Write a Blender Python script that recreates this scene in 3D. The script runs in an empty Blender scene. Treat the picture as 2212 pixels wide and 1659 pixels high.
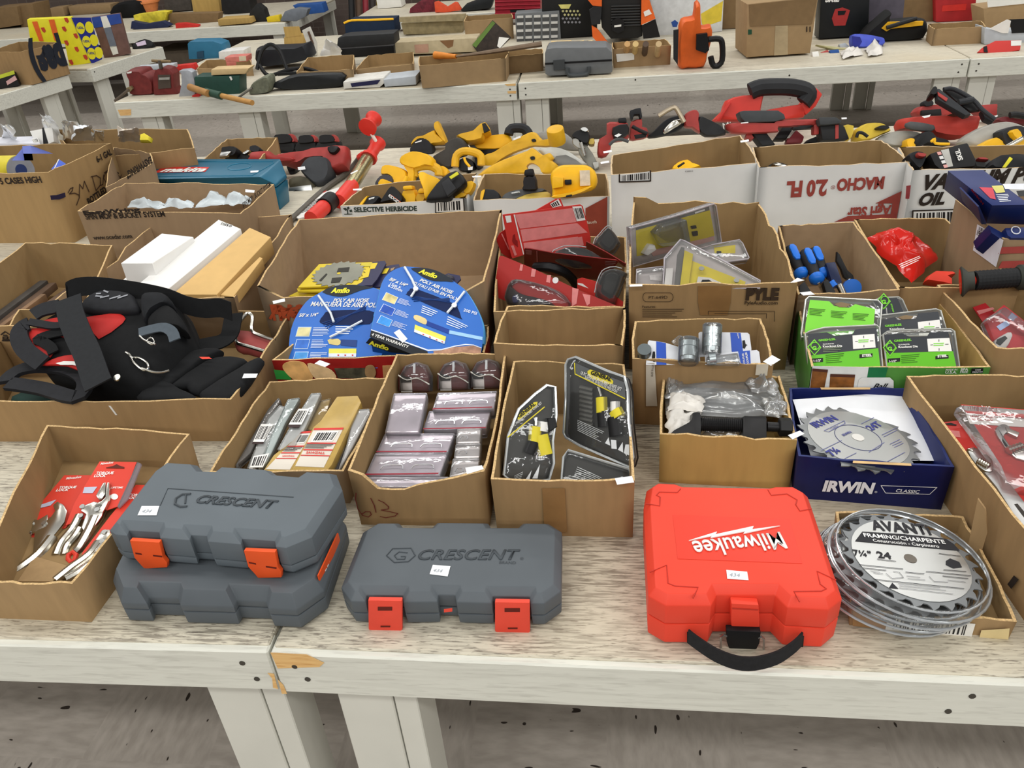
import bpy, bmesh, math, random
from mathutils import Vector as V, Matrix, noise as MN
random.seed(7)
C=bpy.context.scene; COL=C.collection
# ---------------------------------------------------------------- camera, light, exposure
TZ=.76                                     # height of the table tops (m)
CAM=V((0,0,TZ+1.0)); FPX=1755.0
yaw,pit,rol=[math.radians(a) for a in (-7.5,32.0,-4.65)]
fw=V((math.sin(yaw)*math.cos(pit),math.cos(yaw)*math.cos(pit),-math.sin(pit)))
r0=V((math.cos(yaw),-math.sin(yaw),0)); u0=r0.cross(fw)
RT=r0*math.cos(rol)+u0*math.sin(rol); UP=u0*math.cos(rol)-r0*math.sin(rol)
cam=bpy.data.cameras.new('camera'); cam.sensor_width=36; cam.lens=36*FPX/2212; cam.clip_start=.05; cam.clip_end=60
co=bpy.data.objects.new('camera',cam); COL.objects.link(co)
co.matrix_world=Matrix(((RT.x,UP.x,-fw.x,CAM.x),(RT.y,UP.y,-fw.y,CAM.y),(RT.z,UP.z,-fw.z,CAM.z),(0,0,0,1)))
C.camera=co
C.view_settings.view_transform='Standard'; C.view_settings.look='None'; C.view_settings.gamma=1
C.view_settings.exposure=-.3; C.view_settings.use_curve_mapping=False
w=bpy.data.worlds.new('hall'); C.world=w; w.use_nodes=True
w.node_tree.nodes['Background'].inputs[0].default_value=(1,.985,.955,1); w.node_tree.nodes['Background'].inputs[1].default_value=.42
C.cycles.max_bounces=6; C.cycles.diffuse_bounces=3; C.cycles.glossy_bounces=3; C.cycles.transparent_max_bounces=12; C.cycles.transmission_bounces=3
C.cycles.caustics_reflective=False; C.cycles.caustics_refractive=False
def lamp(x,y,sx,sy,W):                      # rows of ceiling tube lights
    l=bpy.data.lights.new('ceiling_light','AREA'); l.shape='RECTANGLE'; l.size=sx; l.size_y=sy; l.energy=W; l.color=(1,.985,.95)
    o=bpy.data.objects.new('ceiling_light',l); COL.objects.link(o); o.location=(x,y,3.9)
for y,W in ((-3.2,70),(-1.2,50),(1.7,36),(4.2,40),(6.9,42),(9.2,22)):
    for x in (-5.0,-1.6,1.8,5.2): lamp(x,y,2.6,.3,W)
# ---------------------------------------------------------------- helpers
def ray(q): return RT*((q[0]-1106)/FPX)-UP*((q[1]-829.5)/FPX)+fw
def at(x,y,z=0.0):                          # the point at height z above the table tops on this line of sight
    d=ray((x,y)); return CAM+d*((TZ+z-CAM.z)/d.z)
class Pl:                                   # a real plane in the room
    def __init__(s,p,n):
        s.p=V(p); s.n=V(n).normalized()
        if s.n.dot(s.p-CAM)>0: s.n=-s.n
    def h(s,q,o=0):
        d=ray(q); P=s.p+s.n*o; return CAM+d*((P-CAM).dot(s.n)/d.dot(s.n))
def HZ(z): return Pl((0,0,TZ+z),(0,0,1))
def TI(x,y,z,t,a=0):                        # plane through a point; t degrees from lying flat, a = turn about z
    t=math.radians(t); a=math.radians(a); return Pl(at(x,y,z),(math.sin(a)*math.sin(t),-math.cos(a)*math.sin(t),math.cos(t)))
def VT(x,y,z=0,a=0): return TI(x,y,z,90,a)
def P3(a,b,c): return Pl(a,(b-a).cross(c-a))
def lin(c): return tuple((v/12.92 if v<=.04045 else ((v+.055)/1.055)**2.4) for v in c)
def hx(s): return lin([int(s[i:i+2],16)/255 for i in (0,2,4)])+(1,)
MT={}
def mat(s,rough=.55,metal=0,var=.1,sc=25,bump=0,st=(1,1,1),spec=.28,em=0,coat=0):
    k=(s,rough,metal,var,sc,bump,st,spec,em,coat)
    if k in MT: return MT[k]
    m=bpy.data.materials.new('surface_'+s); m.use_nodes=True; nt=m.node_tree; b=nt.nodes['Principled BSDF']; c=hx(s)
    N=lambda t:nt.nodes.new(t); L=nt.links.new
    tc=N('ShaderNodeTexCoord'); mp=N('ShaderNodeMapping'); mp.inputs['Scale'].default_value=st; L(tc.outputs['Object'],mp.inputs[0])
    n=N('ShaderNodeTexNoise'); n.inputs['Scale'].default_value=sc; n.inputs['Detail'].default_value=4; L(mp.outputs[0],n.inputs[0])
    cr=N('ShaderNodeValToRGB'); cr.color_ramp.elements[0].position=.3; cr.color_ramp.elements[1].position=.7
    cr.color_ramp.elements[0].color=tuple(v*(1-var) for v in c[:3])+(1,); cr.color_ramp.elements[1].color=tuple(min(1,v*(1+var)) for v in c[:3])+(1,)
    L(n.outputs[0],cr.inputs[0]); L(cr.outputs[0],b.inputs['Base Color'])
    b.inputs['Roughness'].default_value=rough; b.inputs['Metallic'].default_value=metal; b.inputs['Specular IOR Level'].default_value=spec; b.inputs['Coat Weight'].default_value=coat
    if bump:
        bp=N('ShaderNodeBump'); bp.inputs['Strength'].default_value=bump; bp.inputs['Distance'].default_value=.003; L(n.outputs[0],bp.inputs['Height']); L(bp.outputs[0],b.inputs['Normal'])
    MT[k]=m; return m
def clear(key='f2f4f4',a=.07,rough=.06):
    k=('clear',key,a)
    if k in MT: return MT[k]
    m=bpy.data.materials.new('clear_plastic'); m.use_nodes=True; nt=m.node_tree; nt.nodes.clear()
    N=lambda t:nt.nodes.new(t); L=nt.links.new
    o=N('ShaderNodeOutputMaterial'); mx=N('ShaderNodeMixShader'); t=N('ShaderNodeBsdfTransparent'); t.inputs[0].default_value=hx(key)
    g=N('ShaderNodeBsdfPrincipled'); g.inputs['Base Color'].default_value=(.85,.87,.88,1); g.inputs['Roughness'].default_value=rough; g.inputs['Metallic'].default_value=.6
    f=N('ShaderNodeFresnel'); f.inputs[0].default_value=1.45; ad=N('ShaderNodeMath'); ad.operation='ADD'; ad.inputs[1].default_value=a; ad.use_clamp=True
    tc=N('ShaderNodeTexCoord'); n=N('ShaderNodeTexNoise'); n.inputs['Scale'].default_value=45; bp=N('ShaderNodeBump'); bp.inputs['Strength'].default_value=.25; bp.inputs['Distance'].default_value=.004
    L(tc.outputs['Object'],n.inputs[0]); L(n.outputs[0],bp.inputs['Height']); L(bp.outputs[0],g.inputs['Normal']); L(bp.outputs[0],f.inputs['Normal'])
    L(f.outputs[0],ad.inputs[0]); L(ad.outputs[0],mx.inputs[0]); L(t.outputs[0],mx.inputs[1]); L(g.outputs[0],mx.inputs[2]); L(mx.outputs[0],o.inputs[0])
    MT[k]=m; return m
def lc(hexs): return mat(hexs)
def tag(o,label,cat,group=None):
    o['label']=label; o['category']=cat
    if group: o['group']=group
    return o
ROOTS=[]
def T(name,label,cat,group=None):           # an Empty that parents a thing's parts
    o=bpy.data.objects.new(name,None); o.empty_display_size=.05; COL.objects.link(o); ROOTS.append(o); return tag(o,label,cat,group)
def off2(p,d):                              # offset a polygon inward (+d) in its own plane
    n=len(p); nm=V((0,0,0))
    for i in range(n): nm+=p[i].cross(p[(i+1)%n])
    nm.normalize(); out=[]
    for i in range(n):
        a=(p[i]-p[i-1]).normalized(); b=(p[(i+1)%n]-p[i]).normalized(); na=nm.cross(a); nb=nm.cross(b); s=na+nb
        k=max(.35,1+na.dot(nb)); out.append(p[i]+s*(d/k))
    return out
def spl(p,n=4,closed=True):                 # smooth curve through pixel (or 3D) points
    p=[V(q) for q in p]; m=len(p); out=[]
    for i in range(m if closed else m-1):
        a=p[i-1] if closed or i else p[0]; b=p[i]; c=p[(i+1)%m]; d=p[(i+2)%m] if closed or i+2<m else p[-1]
        for k in range(n):
            t=k/n; out.append(.5*((2*b)+(c-a)*t+(2*a-5*b+4*c-d)*t*t+(3*b-a-3*c+d)*t**3))
    if not closed: out.append(p[-1])
    return out
def ell(cx,cy,rx,ry,ang=0,n=20,a0=0,a1=360):
    g=math.radians(ang); o=[]; full=a1-a0>=360
    for i in range(n if full else n+1):
        t=math.radians(a0+(a1-a0)*i/n); x=rx*math.cos(t); y=ry*math.sin(t); o.append((cx+x*math.cos(g)-y*math.sin(g),cy+x*math.sin(g)+y*math.cos(g)))
    return o
class B:                                    # collects geometry, then links it as ONE mesh object
    def __init__(s): s.bm=bmesh.new()
    def f(s,vs,mi=0):
        try: q=s.bm.faces.new(vs); q.material_index=mi; return q
        except ValueError: return None
    def loft(s,rings,mi=0,caps=True,capmi=None):
        R=[[s.bm.verts.new(p) for p in r] for r in rings]; n=len(R[0])
        for a,b in zip(R,R[1:]):
            for i in range(n): s.f((a[i],a[(i+1)%n],b[(i+1)%n],b[i]),mi)
        if caps: s.f(R[0][::-1],mi); s.f(R[-1],mi if capmi is None else capmi)
        return s
    def slab(s,pts,n,d,mi=0,capmi=None):    # polygon pts (front), solid behind by d along -n
        return s.loft([[p-n*d for p in pts],pts],mi,capmi=capmi)
    def ext(s,pl,px,d,mi=0,o=0,capmi=None): return s.slab([pl.h(q,o) for q in px],pl.n,d,mi,capmi)
    def rnd(s,pl,px,d,mi=0,o=0,k=.28,st=3):  # traced outline grown into a rounded solid of depth d
        p=[pl.h(q,o) for q in px]; c=sum(p,V())/len(p); R=[]; 
        for i in range(-st,st+1):
            a=i/st*1.45; f=1-k*(1-math.cos(a)); R.append([c+(v-c)*f+pl.n*(math.sin(a)*d/2-d/2) for v in p])
        return s.loft(R,mi)
    def tube(s,pts,r,mi=0,seg=8,flat=1.0,closed=False,upv=None):
        pts=[V(p) for p in pts]; n=len(pts); rs=r if isinstance(r,(list,tuple)) else [r]*n; rings=[]; pv=None
        for i,p in enumerate(pts):
            a=pts[i-1] if i or closed else p; b=pts[(i+1)%n] if i<n-1 or closed else p; t=(b-a).normalized()
            if pv is None: pv=V(upv) if upv else (V((0,0,1)) if abs(t.z)<.9 else V((1,0,0)))
            x=t.cross(pv); x=x.normalized() if x.length>1e-6 else t.orthogonal().normalized(); pv=x.cross(t).normalized()
            rings.append([p+x*math.cos(2*math.pi*k/seg)*rs[i]+pv*math.sin(2*math.pi*k/seg)*rs[i]*flat for k in range(seg)])
        if closed: rings.append(rings[0]); 
        if closed:
            R=[[s.bm.verts.new(p) for p in q] for q in rings[:-1]]
            for i in range(n):
                for k in range(seg): s.f((R[i][k],R[i][(k+1)%seg],R[(i+1)%n][(k+1)%seg],R[(i+1)%n][k]),mi)
            return s
        return s.loft(rings,mi)
    def tb(s,pl,px,r,mi=0,o=0,seg=8,flat=1.0,closed=False): return s.tube([pl.h(q,o) for q in px],r,mi,seg,flat,closed,upv=pl.n)
    def cyl(s,a,b,r,r2=None,mi=0,seg=18):
        return s.lathe(a,b,[(0,r),(1,r if r2 is None else r2)],mi,seg)
    def lathe(s,a,b,prof,mi=0,seg=18):       # prof: (t along a-b, radius)
        a=V(a); b=V(b); t=(b-a).normalized(); x=t.orthogonal().normalized(); y=t.cross(x)
        return s.loft([[a+(b-a)*q[0]+(x*math.cos(2*math.pi*k/seg)+y*math.sin(2*math.pi*k/seg))*q[1] for k in range(seg)] for q in prof],mi)
    def disc(s,pl,q,r,d,mi=0,o=0,seg=20,r2=None): c=pl.h(q,o); return s.lathe(c-pl.n*d,c,[(0,r),(1,r if r2 is None else r2)],mi,seg)
    def box(s,p,x,y,z,mi=0):                 # corner p and three edge vectors
        p=V(p); x=V(x); y=V(y); z=V(z); a=[p,p+x,p+x+y,p+y]; return s.loft([a,[q+z for q in a]],mi)
    def crumple(s,pts,n,h,seed=0,mi=0,res=7):   # pts quad -> crumpled sheet
        a,b,c,d=pts; g=[]
        for i in range(res+1):
            row=[]
            for j in range(res+1):
                u=i/res; v=j/res; p=a.lerp(b,u).lerp(d.lerp(c,u),v); e=math.sin(math.pi*u)*math.sin(math.pi*v)
                k=MN.noise(V((u*3.1+seed*7.3,v*3.1,seed)))+.5*abs(MN.noise(V((u*7+seed,v*7,seed*3))))
                row.append(s.bm.verts.new(p+n*(h*(.55*e**.5+.9*k*(.25+e)))+V((MN.noise(V((u*4,v*4,seed+9))),MN.noise(V((u*4,v*4,seed+5))),0))*h*.3))
            g.append(row)
        for i in range(res):
            for j in range(res): s.f((g[i][j],g[i+1][j],g[i+1][j+1],g[i][j+1]),mi)
        return s
    def done(s,name,mats,par=None,bev=0,sm=35,seg=2):
        bm=s.bm; bmesh.ops.recalc_face_normals(bm,faces=bm.faces[:])
        if bev:
            e=[x for x in bm.edges if len(x.link_faces)==2 and x.calc_face_angle(0)>.45]
            try: bmesh.ops.bevel(bm,geom=e,offset=bev,segments=seg,profile=.6,affect='EDGES',clamp_overlap=True)
            except Exception: pass
        me=bpy.data.meshes.new(name); bm.to_mesh(me); bm.free()
        for m in (mats if isinstance(mats,(list,tuple)) else [mats]): me.materials.append(m)
        if sm:
            me.polygons.foreach_set('use_smooth',[True]*len(me.polygons)); me.set_sharp_from_angle(angle=math.radians(sm))
        o=bpy.data.objects.new(name,me); COL.objects.link(o)
        if par is not None: o.parent=par
        else: ROOTS.append(o)
        return o
def struct(name,b,m,**k): o=b.done(name,m,**k); o['kind']='structure'; return o
def dc(par,name,pl,px,m,o=.0006,d=.0004): return B().ext(pl,px,d,0,o).done(name,m,par,sm=0)     # flat print or label
WH=None
def tx(par,pl,s,a,b,m,hs=1.0,bold=0,sh=0,e=0,o=.0009,name='lettering'):   # lettering from a to b on a plane
    cu=bpy.data.curves.new('lettering','FONT'); cu.body=s; cu.offset=bold; cu.shear=sh; cu.resolution_u=3; cu.extrude=0
    t=bpy.data.objects.new('t',cu); me=bpy.data.meshes.new_from_object(t); bpy.data.objects.remove(t); bpy.data.curves.remove(cu)
    xs=[v.co.x for v in me.vertices]; x0=min(xs); wd=max(xs)-x0; A=pl.h(a,o); D=pl.h(b,o)-A; up=pl.n.cross(D.normalized()); k=D.length/wd
    for v in me.vertices: p=A+D*((v.co.x-x0)/wd)+up*(v.co.y*k*hs); v.co=p
    if e:
        bm=bmesh.new(); bm.from_mesh(me); r=bmesh.ops.extrude_face_region(bm,geom=bm.faces[:]); 
        bmesh.ops.translate(bm,verts=[g for g in r['geom'] if isinstance(g,bmesh.types.BMVert)],vec=pl.n*e); bmesh.ops.recalc_face_normals(bm,faces=bm.faces[:]); bm.to_mesh(me); bm.free()
    me.materials.clear(); me.materials.append(m); ob=bpy.data.objects.new(name,me); COL.objects.link(ob); ob.parent=par; return ob
def ink(par,pl,lines,w,m,name='lettering',o=.0009):      # pen strokes, each a flat ribbon on the plane
    b=B()
    for L in lines:
        p=[pl.h(q,o) for q in L]; 
        for i in range(len(p)-1):
            t=(p[i+1]-p[i]); 
            if t.length<1e-6: continue
            t.normalize(); x=pl.n.cross(t)*(w/2); b.f([b.bm.verts.new(v) for v in (p[i]-x-t*w*.3,p[i+1]-x+t*w*.3,p[i+1]+x+t*w*.3,p[i]+x-t*w*.3)])
    return b.done(name,m,par,sm=0)
def bar(par,pl,q,n,name='barcode',o=.0012,seed=1,wm=None):   # q: TL TR BR BL pixels
    rr=random.Random(seed); b=B()
    if wm is not False: b.ext(pl,q,.0003,0,o-.0003)
    L=lambda a,c,t:(a[0]+(c[0]-a[0])*t,a[1]+(c[1]-a[1])*t); t=.08
    while t<.92:
        w_=rr.choice((.6,1,1.6))*.84/n/1.6; p=[L(q[0],q[1],t),L(q[0],q[1],t+w_),L(q[3],q[2],t+w_),L(q[3],q[2],t)]
        p=[L(p[0],p[3],.12),L(p[1],p[2],.12),L(p[1],p[2],.85),L(p[0],p[3],.85)]; b.f([b.bm.verts.new(pl.h(v,o+.0002)) for v in p],1); t+=w_+rr.choice((.6,1,1.5))*.84/n/1.6
    return b.done(name,[wm or mat('e9e7e2'),mat('1c1a1c')],par,sm=0)
def lines(par,pl,q,n,m,fill=.5,name='small_print',seed=0,o=.0009):   # rows of small print, q: TL TR BR BL
    rr=random.Random(seed); b=B(); L=lambda a,c,t:(a[0]+(c[0]-a[0])*t,a[1]+(c[1]-a[1])*t)
    for i in range(n):
        t0=i/n; t1=(i+fill)/n; e=rr.uniform(.55,1); a=L(q[0],q[3],t0); d=L(q[0],q[3],t1); bb=L(a,L(q[1],q[2],t0),e); c=L(d,L(q[1],q[2],t1),e)
        b.f([b.bm.verts.new(pl.h(v,o)) for v in (a,bb,c,d)])
    return b.done(name,m,par,sm=0)
def ptag(par,pl,px,num=None,o=.0012):       # small white paper price tag
    t=dc(par,'price_tag',pl,px,mat('eef0f2',.7,var=.03),o)
    if num:
        a,b=px[3],px[2]; L=lambda k:((a[0]+(b[0]-a[0])*k)*.7+(px[0][0]+(px[1][0]-px[0][0])*k)*.3,(a[1]+(b[1]-a[1])*k)*.7+(px[0][1]+(px[1][1]-px[0][1])*k)*.3)
        tx(t,pl,num,L(.12),L(.62),mat('9aa0a8'),hs=1.0,sh=.2,o=o+.0008)
    return t
def tag3(par,p,dx,dy): return B().slab([p-dx-dy,p+dx-dy,p+dx+dy,p-dx+dy],dx.cross(dy).normalized(),.0006).done('price_tag',mat('eef0f2',.7,var=.03),par,sm=0)
K1=mat('9d7f58',.85,var=.07,sc=60,st=(1,1,.15)); K2=mat('a58861',.85,var=.07,sc=60,st=(1,1,.15)); K3=mat('9a8164',.85,var=.05,sc=50,st=(1,1,.15)); KY=mat('b39457',.85,var=.07,sc=50,st=(1,1,.15))
KI=mat('967b54',.9,var=.07,sc=40,st=(1,1,.2)); KI3=mat('a08668',.9,var=.06,sc=40); KE=mat('c7a878',.9,var=.35,sc=260); KB=mat('8f6c40',.85,var=.08,sc=40,st=(1,1,.2)); WB=mat('dddedd',.6,var=.03,sc=12); WBE=mat('c9b08c',.9,var=.2,sc=200)
INK=mat('2a211c',.8); RINK=mat('96423a',.7)
BLK=mat('121214',.5); RUB=mat('222326',.65,var=.15); RED=mat('c8322c',.4); DRED=mat('a33a36',.45,var=.12); YEL=mat('f0b81c',.42,var=.06); DYEL=mat('d9a722',.45,var=.1); STL=mat('b9bab8',.3,1,var=.08); DST=mat('77746d',.4,1,var=.15); WHT=mat('e6e5e0',.5,var=.03)
BOX={}
class Bx: pass
def carton(key,q,z,label,cat='cardboard box',mats=None,wall=None,lip=None,fl=.985,name='cardboard_box',seed=0,group=None,tear=.0025,dip=None,bz=0,N=10,face=None):
    """q: rim corners FL,FR,BR,BL (pixels) at height z above the table; walls of real board down to the table."""
    zz=z if isinstance(z,(list,tuple)) else [z]*4
    R=[at(*p,h) for p,h in zip(q,zz)]; c=sum(R,V())/4; O=[]
    base=[V((c.x+(p.x-c.x)*fl,c.y+(p.y-c.y)*fl,TZ+bz)) for p in R]; t=.0045; b=B(); rr=random.Random(seed+len(key)*13+ord(key[-1]))
    bi=off2(base,t) if (base[1]-base[0]).cross(base[2]-base[1]).z>0 else off2(base,-t)
    Ri=[V((R[i].x+(bi[i].x-base[i].x),R[i].y+(bi[i].y-base[i].y),R[i].z)) for i in range(4)]
    for i in range(4):
        j=(i+1)%4; prev=None
        for k in range(N+1):
            u=k/N; h=0 if k in(0,N) else rr.uniform(-1,1)*tear
            if dip and i in dip: h+=dip[i](u)
            lo=base[i].lerp(base[j],u); hi=R[i].lerp(R[j],u)+V((0,0,h)); bow=math.sin(math.pi*u)*.004*rr.uniform(.5,1)
            li=bi[i].lerp(bi[j],u); hi2=Ri[i].lerp(Ri[j],u)+V((0,0,h)); nrm=(hi-hi2); nrm.z=0; nrm.normalize(); hi+=nrm*bow; hi2+=nrm*bow
            vs=[b.bm.verts.new(p) for p in (lo,hi,hi2,li)]
            if prev:
                om=(face or {}).get(i,0); b.f((prev[0],vs[0],vs[1],prev[1]),om); b.f((prev[1],vs[1],vs[2],prev[2]),2); b.f((prev[2],vs[2],vs[3],prev[3]),1)
            prev=vs
    b.loft([[p for p in base],[p+V((0,0,t)) for p in base]],1)
    m=mats or [K1,KI,KE]; o=b.done(name,m,sm=20); bmesh_fix(o); tag(o,label,cat,group)
    x=Bx(); x.o=o; x.R=R; x.base=base; x.P=[P3(base[i],base[(i+1)%4],R[i]) for i in range(4)]; x.c=c; BOX[key]=x
    for i in range(4):                      # outward normals
        n=x.P[i].n; m_=(base[i]+base[(i+1)%4])/2-c; m_.z=0
        if n.dot(m_)<0: x.P[i].n=-n
    return x
def bmesh_fix(o):
    me=o.data; bm=bmesh.new(); bm.from_mesh(me); bmesh.ops.remove_doubles(bm,verts=bm.verts[:],dist=1e-5); bm.to_mesh(me); bm.free()
def finish():                               # put every thing's origin at its own base
    bpy.context.view_layer.update()
    for r in ROOTS:
        pts=[]; st=[r]
        while st:
            o=st.pop(); st+=list(o.children)
            if o.type=='MESH': pts+=[v.co for v in o.data.vertices]
        if not pts: continue
        lo=V([min(p[i] for p in pts) for i in range(3)]); hi=V([max(p[i] for p in pts) for i in range(3)]); c=V(((lo.x+hi.x)/2,(lo.y+hi.y)/2,lo.z))
        if r.type=='MESH': r.data.transform(Matrix.Translation(-c))
        for ch in r.children: ch.location=-c
        r.location=c
# ---------------------------------------------------------------- room shell and tables
def nodes(name):
    m=bpy.data.materials.new(name); m.use_nodes=True; nt=m.node_tree
    def N(t,**k):
        n=nt.nodes.new(t)
        for a,v in k.items(): setattr(n,a,v)
        return n
    return m,nt,N,nt.nodes['Principled BSDF']
def ramp(N,L,src,a,b,ca,cb):
    r=N('ShaderNodeValToRGB'); r.color_ramp.elements[0].position=a; r.color_ramp.elements[1].position=b; r.color_ramp.elements[0].color=ca; r.color_ramp.elements[1].color=cb; L(src,r.inputs[0]); return r.outputs[0]
def mixc(N,L,f,a,b,bl='MIX'):
    m=N('ShaderNodeMix',data_type='RGBA',blend_type=bl)
    for s,i in ((f,0),(a,6),(b,7)):
        if isinstance(s,(int,float,tuple)): m.inputs[i].default_value=s
        else: L(s,m.inputs[i])
    return m.outputs[2]
def nz(N,L,vec,sc,st,det=4):
    mp=N('ShaderNodeMapping'); mp.inputs['Scale'].default_value=st; L(vec,mp.inputs[0]); n=N('ShaderNodeTexNoise'); n.inputs['Scale'].default_value=sc; n.inputs['Detail'].default_value=det; L(mp.outputs[0],n.inputs[0]); return n.outputs[0]
def floor_mat():
    m,nt,N,b=nodes('vinyl_tile'); L=nt.links.new; tc=N('ShaderNodeTexCoord').outputs['Object']
    ch=N('ShaderNodeTexChecker'); ch.inputs['Scale'].default_value=1/.32; L(tc,ch.inputs[0])
    def pair(sc,s1,s2,d=3): return mixc(N,L,ch.outputs['Fac'],nz(N,L,tc,sc,s1,d),nz(N,L,tc,sc,s2,d))
    base=ramp(N,L,pair(16,(1,3,1),(3,1,1)),.35,.68,hx('a29a91'),hx('b4aca3'))
    fl=ramp(N,L,pair(19,(1,2.6,1),(2.6,1,1),1),.715,.73,(0,0,0,1),(1,1,1,1))
    L(mixc(N,L,fl,base,hx('332c28')),b.inputs['Base Color']); b.inputs['Roughness'].default_value=.42; return m
def wood_mat(name,light,dark,amt,st,warm=None):
    m,nt,N,b=nodes(name); L=nt.links.new; tc=N('ShaderNodeTexCoord').outputs['Object']
    g=nz(N,L,tc,9,st,6); big=nz(N,L,tc,2.2,(1,1,1),3); fine=nz(N,L,tc,42,(st[0]*.6,st[1]*.35,st[2]*.35),3)
    ga=N('ShaderNodeMath',operation='MULTIPLY'); L(ramp(N,L,g,.47,.6,(0,0,0,1),(1,1,1,1)),ga.inputs[0]); L(ramp(N,L,big,.35,.65,(.25,.25,.25,1),(1,1,1,1)),ga.inputs[1])
    gm=N('ShaderNodeMath',operation='MULTIPLY'); L(ga.outputs[0],gm.inputs[0]); gm.inputs[1].default_value=amt
    fm=N('ShaderNodeMath',operation='MULTIPLY'); L(ramp(N,L,fine,.55,.66,(0,0,0,1),(1,1,1,1)),fm.inputs[0]); fm.inputs[1].default_value=amt*.85
    c=mixc(N,L,gm.outputs[0],light,dark); c=mixc(N,L,fm.outputs[0],c,dark)
    if warm: c=mixc(N,L,ramp(N,L,nz(N,L,tc,1.3,(1,1,1),2),.5,.7,(0,0,0,1),(.5,.5,.5,1)),c,warm)
    L(c,b.inputs['Base Color']); b.inputs['Roughness'].default_value=.6
    bp=N('ShaderNodeBump'); bp.inputs['Strength'].default_value=.3; bp.inputs['Distance'].default_value=.002; L(g,bp.inputs['Height']); L(bp.outputs[0],b.inputs['Normal']); return m
def brick_mat():
    m,nt,N,b=nodes('dark_brick'); L=nt.links.new; tc=N('ShaderNodeTexCoord').outputs['Object']; mp=N('ShaderNodeMapping'); mp.inputs['Rotation'].default_value=(math.pi/2,0,0); L(tc,mp.inputs[0])
    k=N('ShaderNodeTexBrick'); k.inputs['Scale'].default_value=4.5; k.inputs['Color1'].default_value=hx('57473e'); k.inputs['Color2'].default_value=hx('463a34'); k.inputs['Mortar'].default_value=hx('6a6058'); L(mp.outputs[0],k.inputs[0])
    L(mixc(N,L,ramp(N,L,nz(N,L,tc,2,(1,1,1)),.4,.6,(.2,.2,.2,1),(.8,.8,.8,1)),k.outputs[0],hx('5a4e48')),b.inputs['Base Color']); b.inputs['Roughness'].default_value=.85; return m
FM=floor_mat(); TOP=wood_mat('worn_painted_plywood',hx('cbc4b1'),hx('655c51'),.85,(2.2,26,26),hx('c2b193')); TOPY=wood_mat('worn_painted_plywood_far',hx('cac3b0'),hx('958b7d'),.55,(1.4,16,16),hx('c9ba9c'))
PNT=wood_mat('white_painted_lumber',hx('d8d8cd'),hx('9a978d'),.25,(.8,12,12)); BARE=wood_mat('bare_pine',hx('e2b878'),hx('c48f4e'),.7,(1,22,22)); LEGM=mat('d2d1c7',.6,var=.05,sc=6); EDGE=wood_mat('worn_edge',hx('ddd8c8'),hx('847b70'),.95,(.5,20,20))
b=B(); b.f([b.bm.verts.new(p) for p in ((-9,-1.5,0),(9,-1.5,0),(9,12,0),(-9,12,0))]); struct('floor',b,FM,sm=0)
b=B(); b.box((-9,9.75,0),(18,0,0),(0,.2,0),(0,0,3.2)); struct('wall_back',b,brick_mat(),sm=0)
def table(label,P,ax,ln,dp,legs=None,endapron=True,top=TOP,group='white plywood market tables',patch=None,screws=(),z=0,ap=.098):
    """P front-left corner of the top, ax unit direction of the front edge, ln length, dp depth."""
    r=T('display_table',label,'table',group); P=V((P[0],P[1],TZ+z)); ax=V((ax[0],ax[1],0)).normalized(); ay=V((-ax.y,ax.x,0)); zz=V((0,0,1))
    bb=B().box(P+ax*.003+ay*.012-zz*.016,ax*(ln-.006),ay*(dp-.02),zz*.016); bb.done('table_top',top,r,bev=.003,seg=1)
    B().box(P-zz*ap,ax*(ln-.002),ay*.038,zz*(ap-.004)).done('apron',PNT,r,bev=.003,seg=1)
    B().box(P+ay*(dp-.038)-zz*ap,ax*(ln-.002),ay*.038,zz*(ap-.017)).done('apron',PNT,r,bev=.003,seg=1)
    for e in (0,ln-.04): B().box(P+ax*e+ay*.038-zz*ap,ax*.038,ay*(dp-.076),zz*(ap-.017)).done('apron',PNT,r,bev=.002,seg=1)
    for s in (legs if legs is not None else (.08,ln-.19)):
        for q in (.04,dp-.075):
            p=P+ax*s+ay*q; l=B(); h=TZ+z-ap
            l.box(p-zz*(h+ap),ax*.095,ay*.04,zz*h); l.box(p+ax*.097+ay*.002-zz*(h+ap),ax*.04,ay*.09*(1 if q<.5 else -.3),zz*h); l.done('leg',LEGM,r,bev=.002,seg=1)
    if screws:
        for (s,h) in screws: c=P+ax*s-zz*h; B().lathe(c+ay*.002,c-ay*.0012,[(0,.0052),(1,.0048)],seg=10).done('screw',mat('55524c',.4,.8),r)
    if patch:
        pl=Pl(P,ay)
        for q in patch: dc(r,'bare_wood_patch',pl,q,BARE,.0012)
    return r
g=at(581,1408); g2=at(2212,1476); axR=(g2-g)
table('front white plywood table carrying the red carrying case',g,axR,2.44,1.36,(.07,2.2),screws=((.035,.032),(.05,.062),(1.04,.032),(1.015,.068),(2.38,.03)),patch=[[(584,1410),(662,1414),(700,1432),(690,1441),(600,1444)],[(600,1468),(612,1480),(620,1499),(609,1499)]])
gl=at(579,1404); table('front white plywood table carrying the locking pliers box',gl-V((2.44,0,0))+V((0,-.003,0)),(1,.001),2.44,1.36,(.1,2.28),screws=((2.39,.032),(2.405,.07)),patch=[[(578,1454),(592,1456),(598,1480),(601,1489),(590,1486),(588,1466)]])
table('white plywood table in second row under the yellow tools',(-.52,2.2),(1,0),2.44,1.39,top=TOPY)
table('white plywood table in second row under the blue metal case',(-2.97,2.2),(1,0),2.44,1.39,top=TOPY)
yb=at(1118,178); table('long white table beyond the aisle holding the orange leaf blower',(yb.x+.003,4.8),(1,.004),2.438,2.09,(.03,2.29),top=TOPY,screws=((.04,.035),(.04,.07),(2.4,.03),(2.39,.07),(.66,.02),(1.5,.04)))
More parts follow.
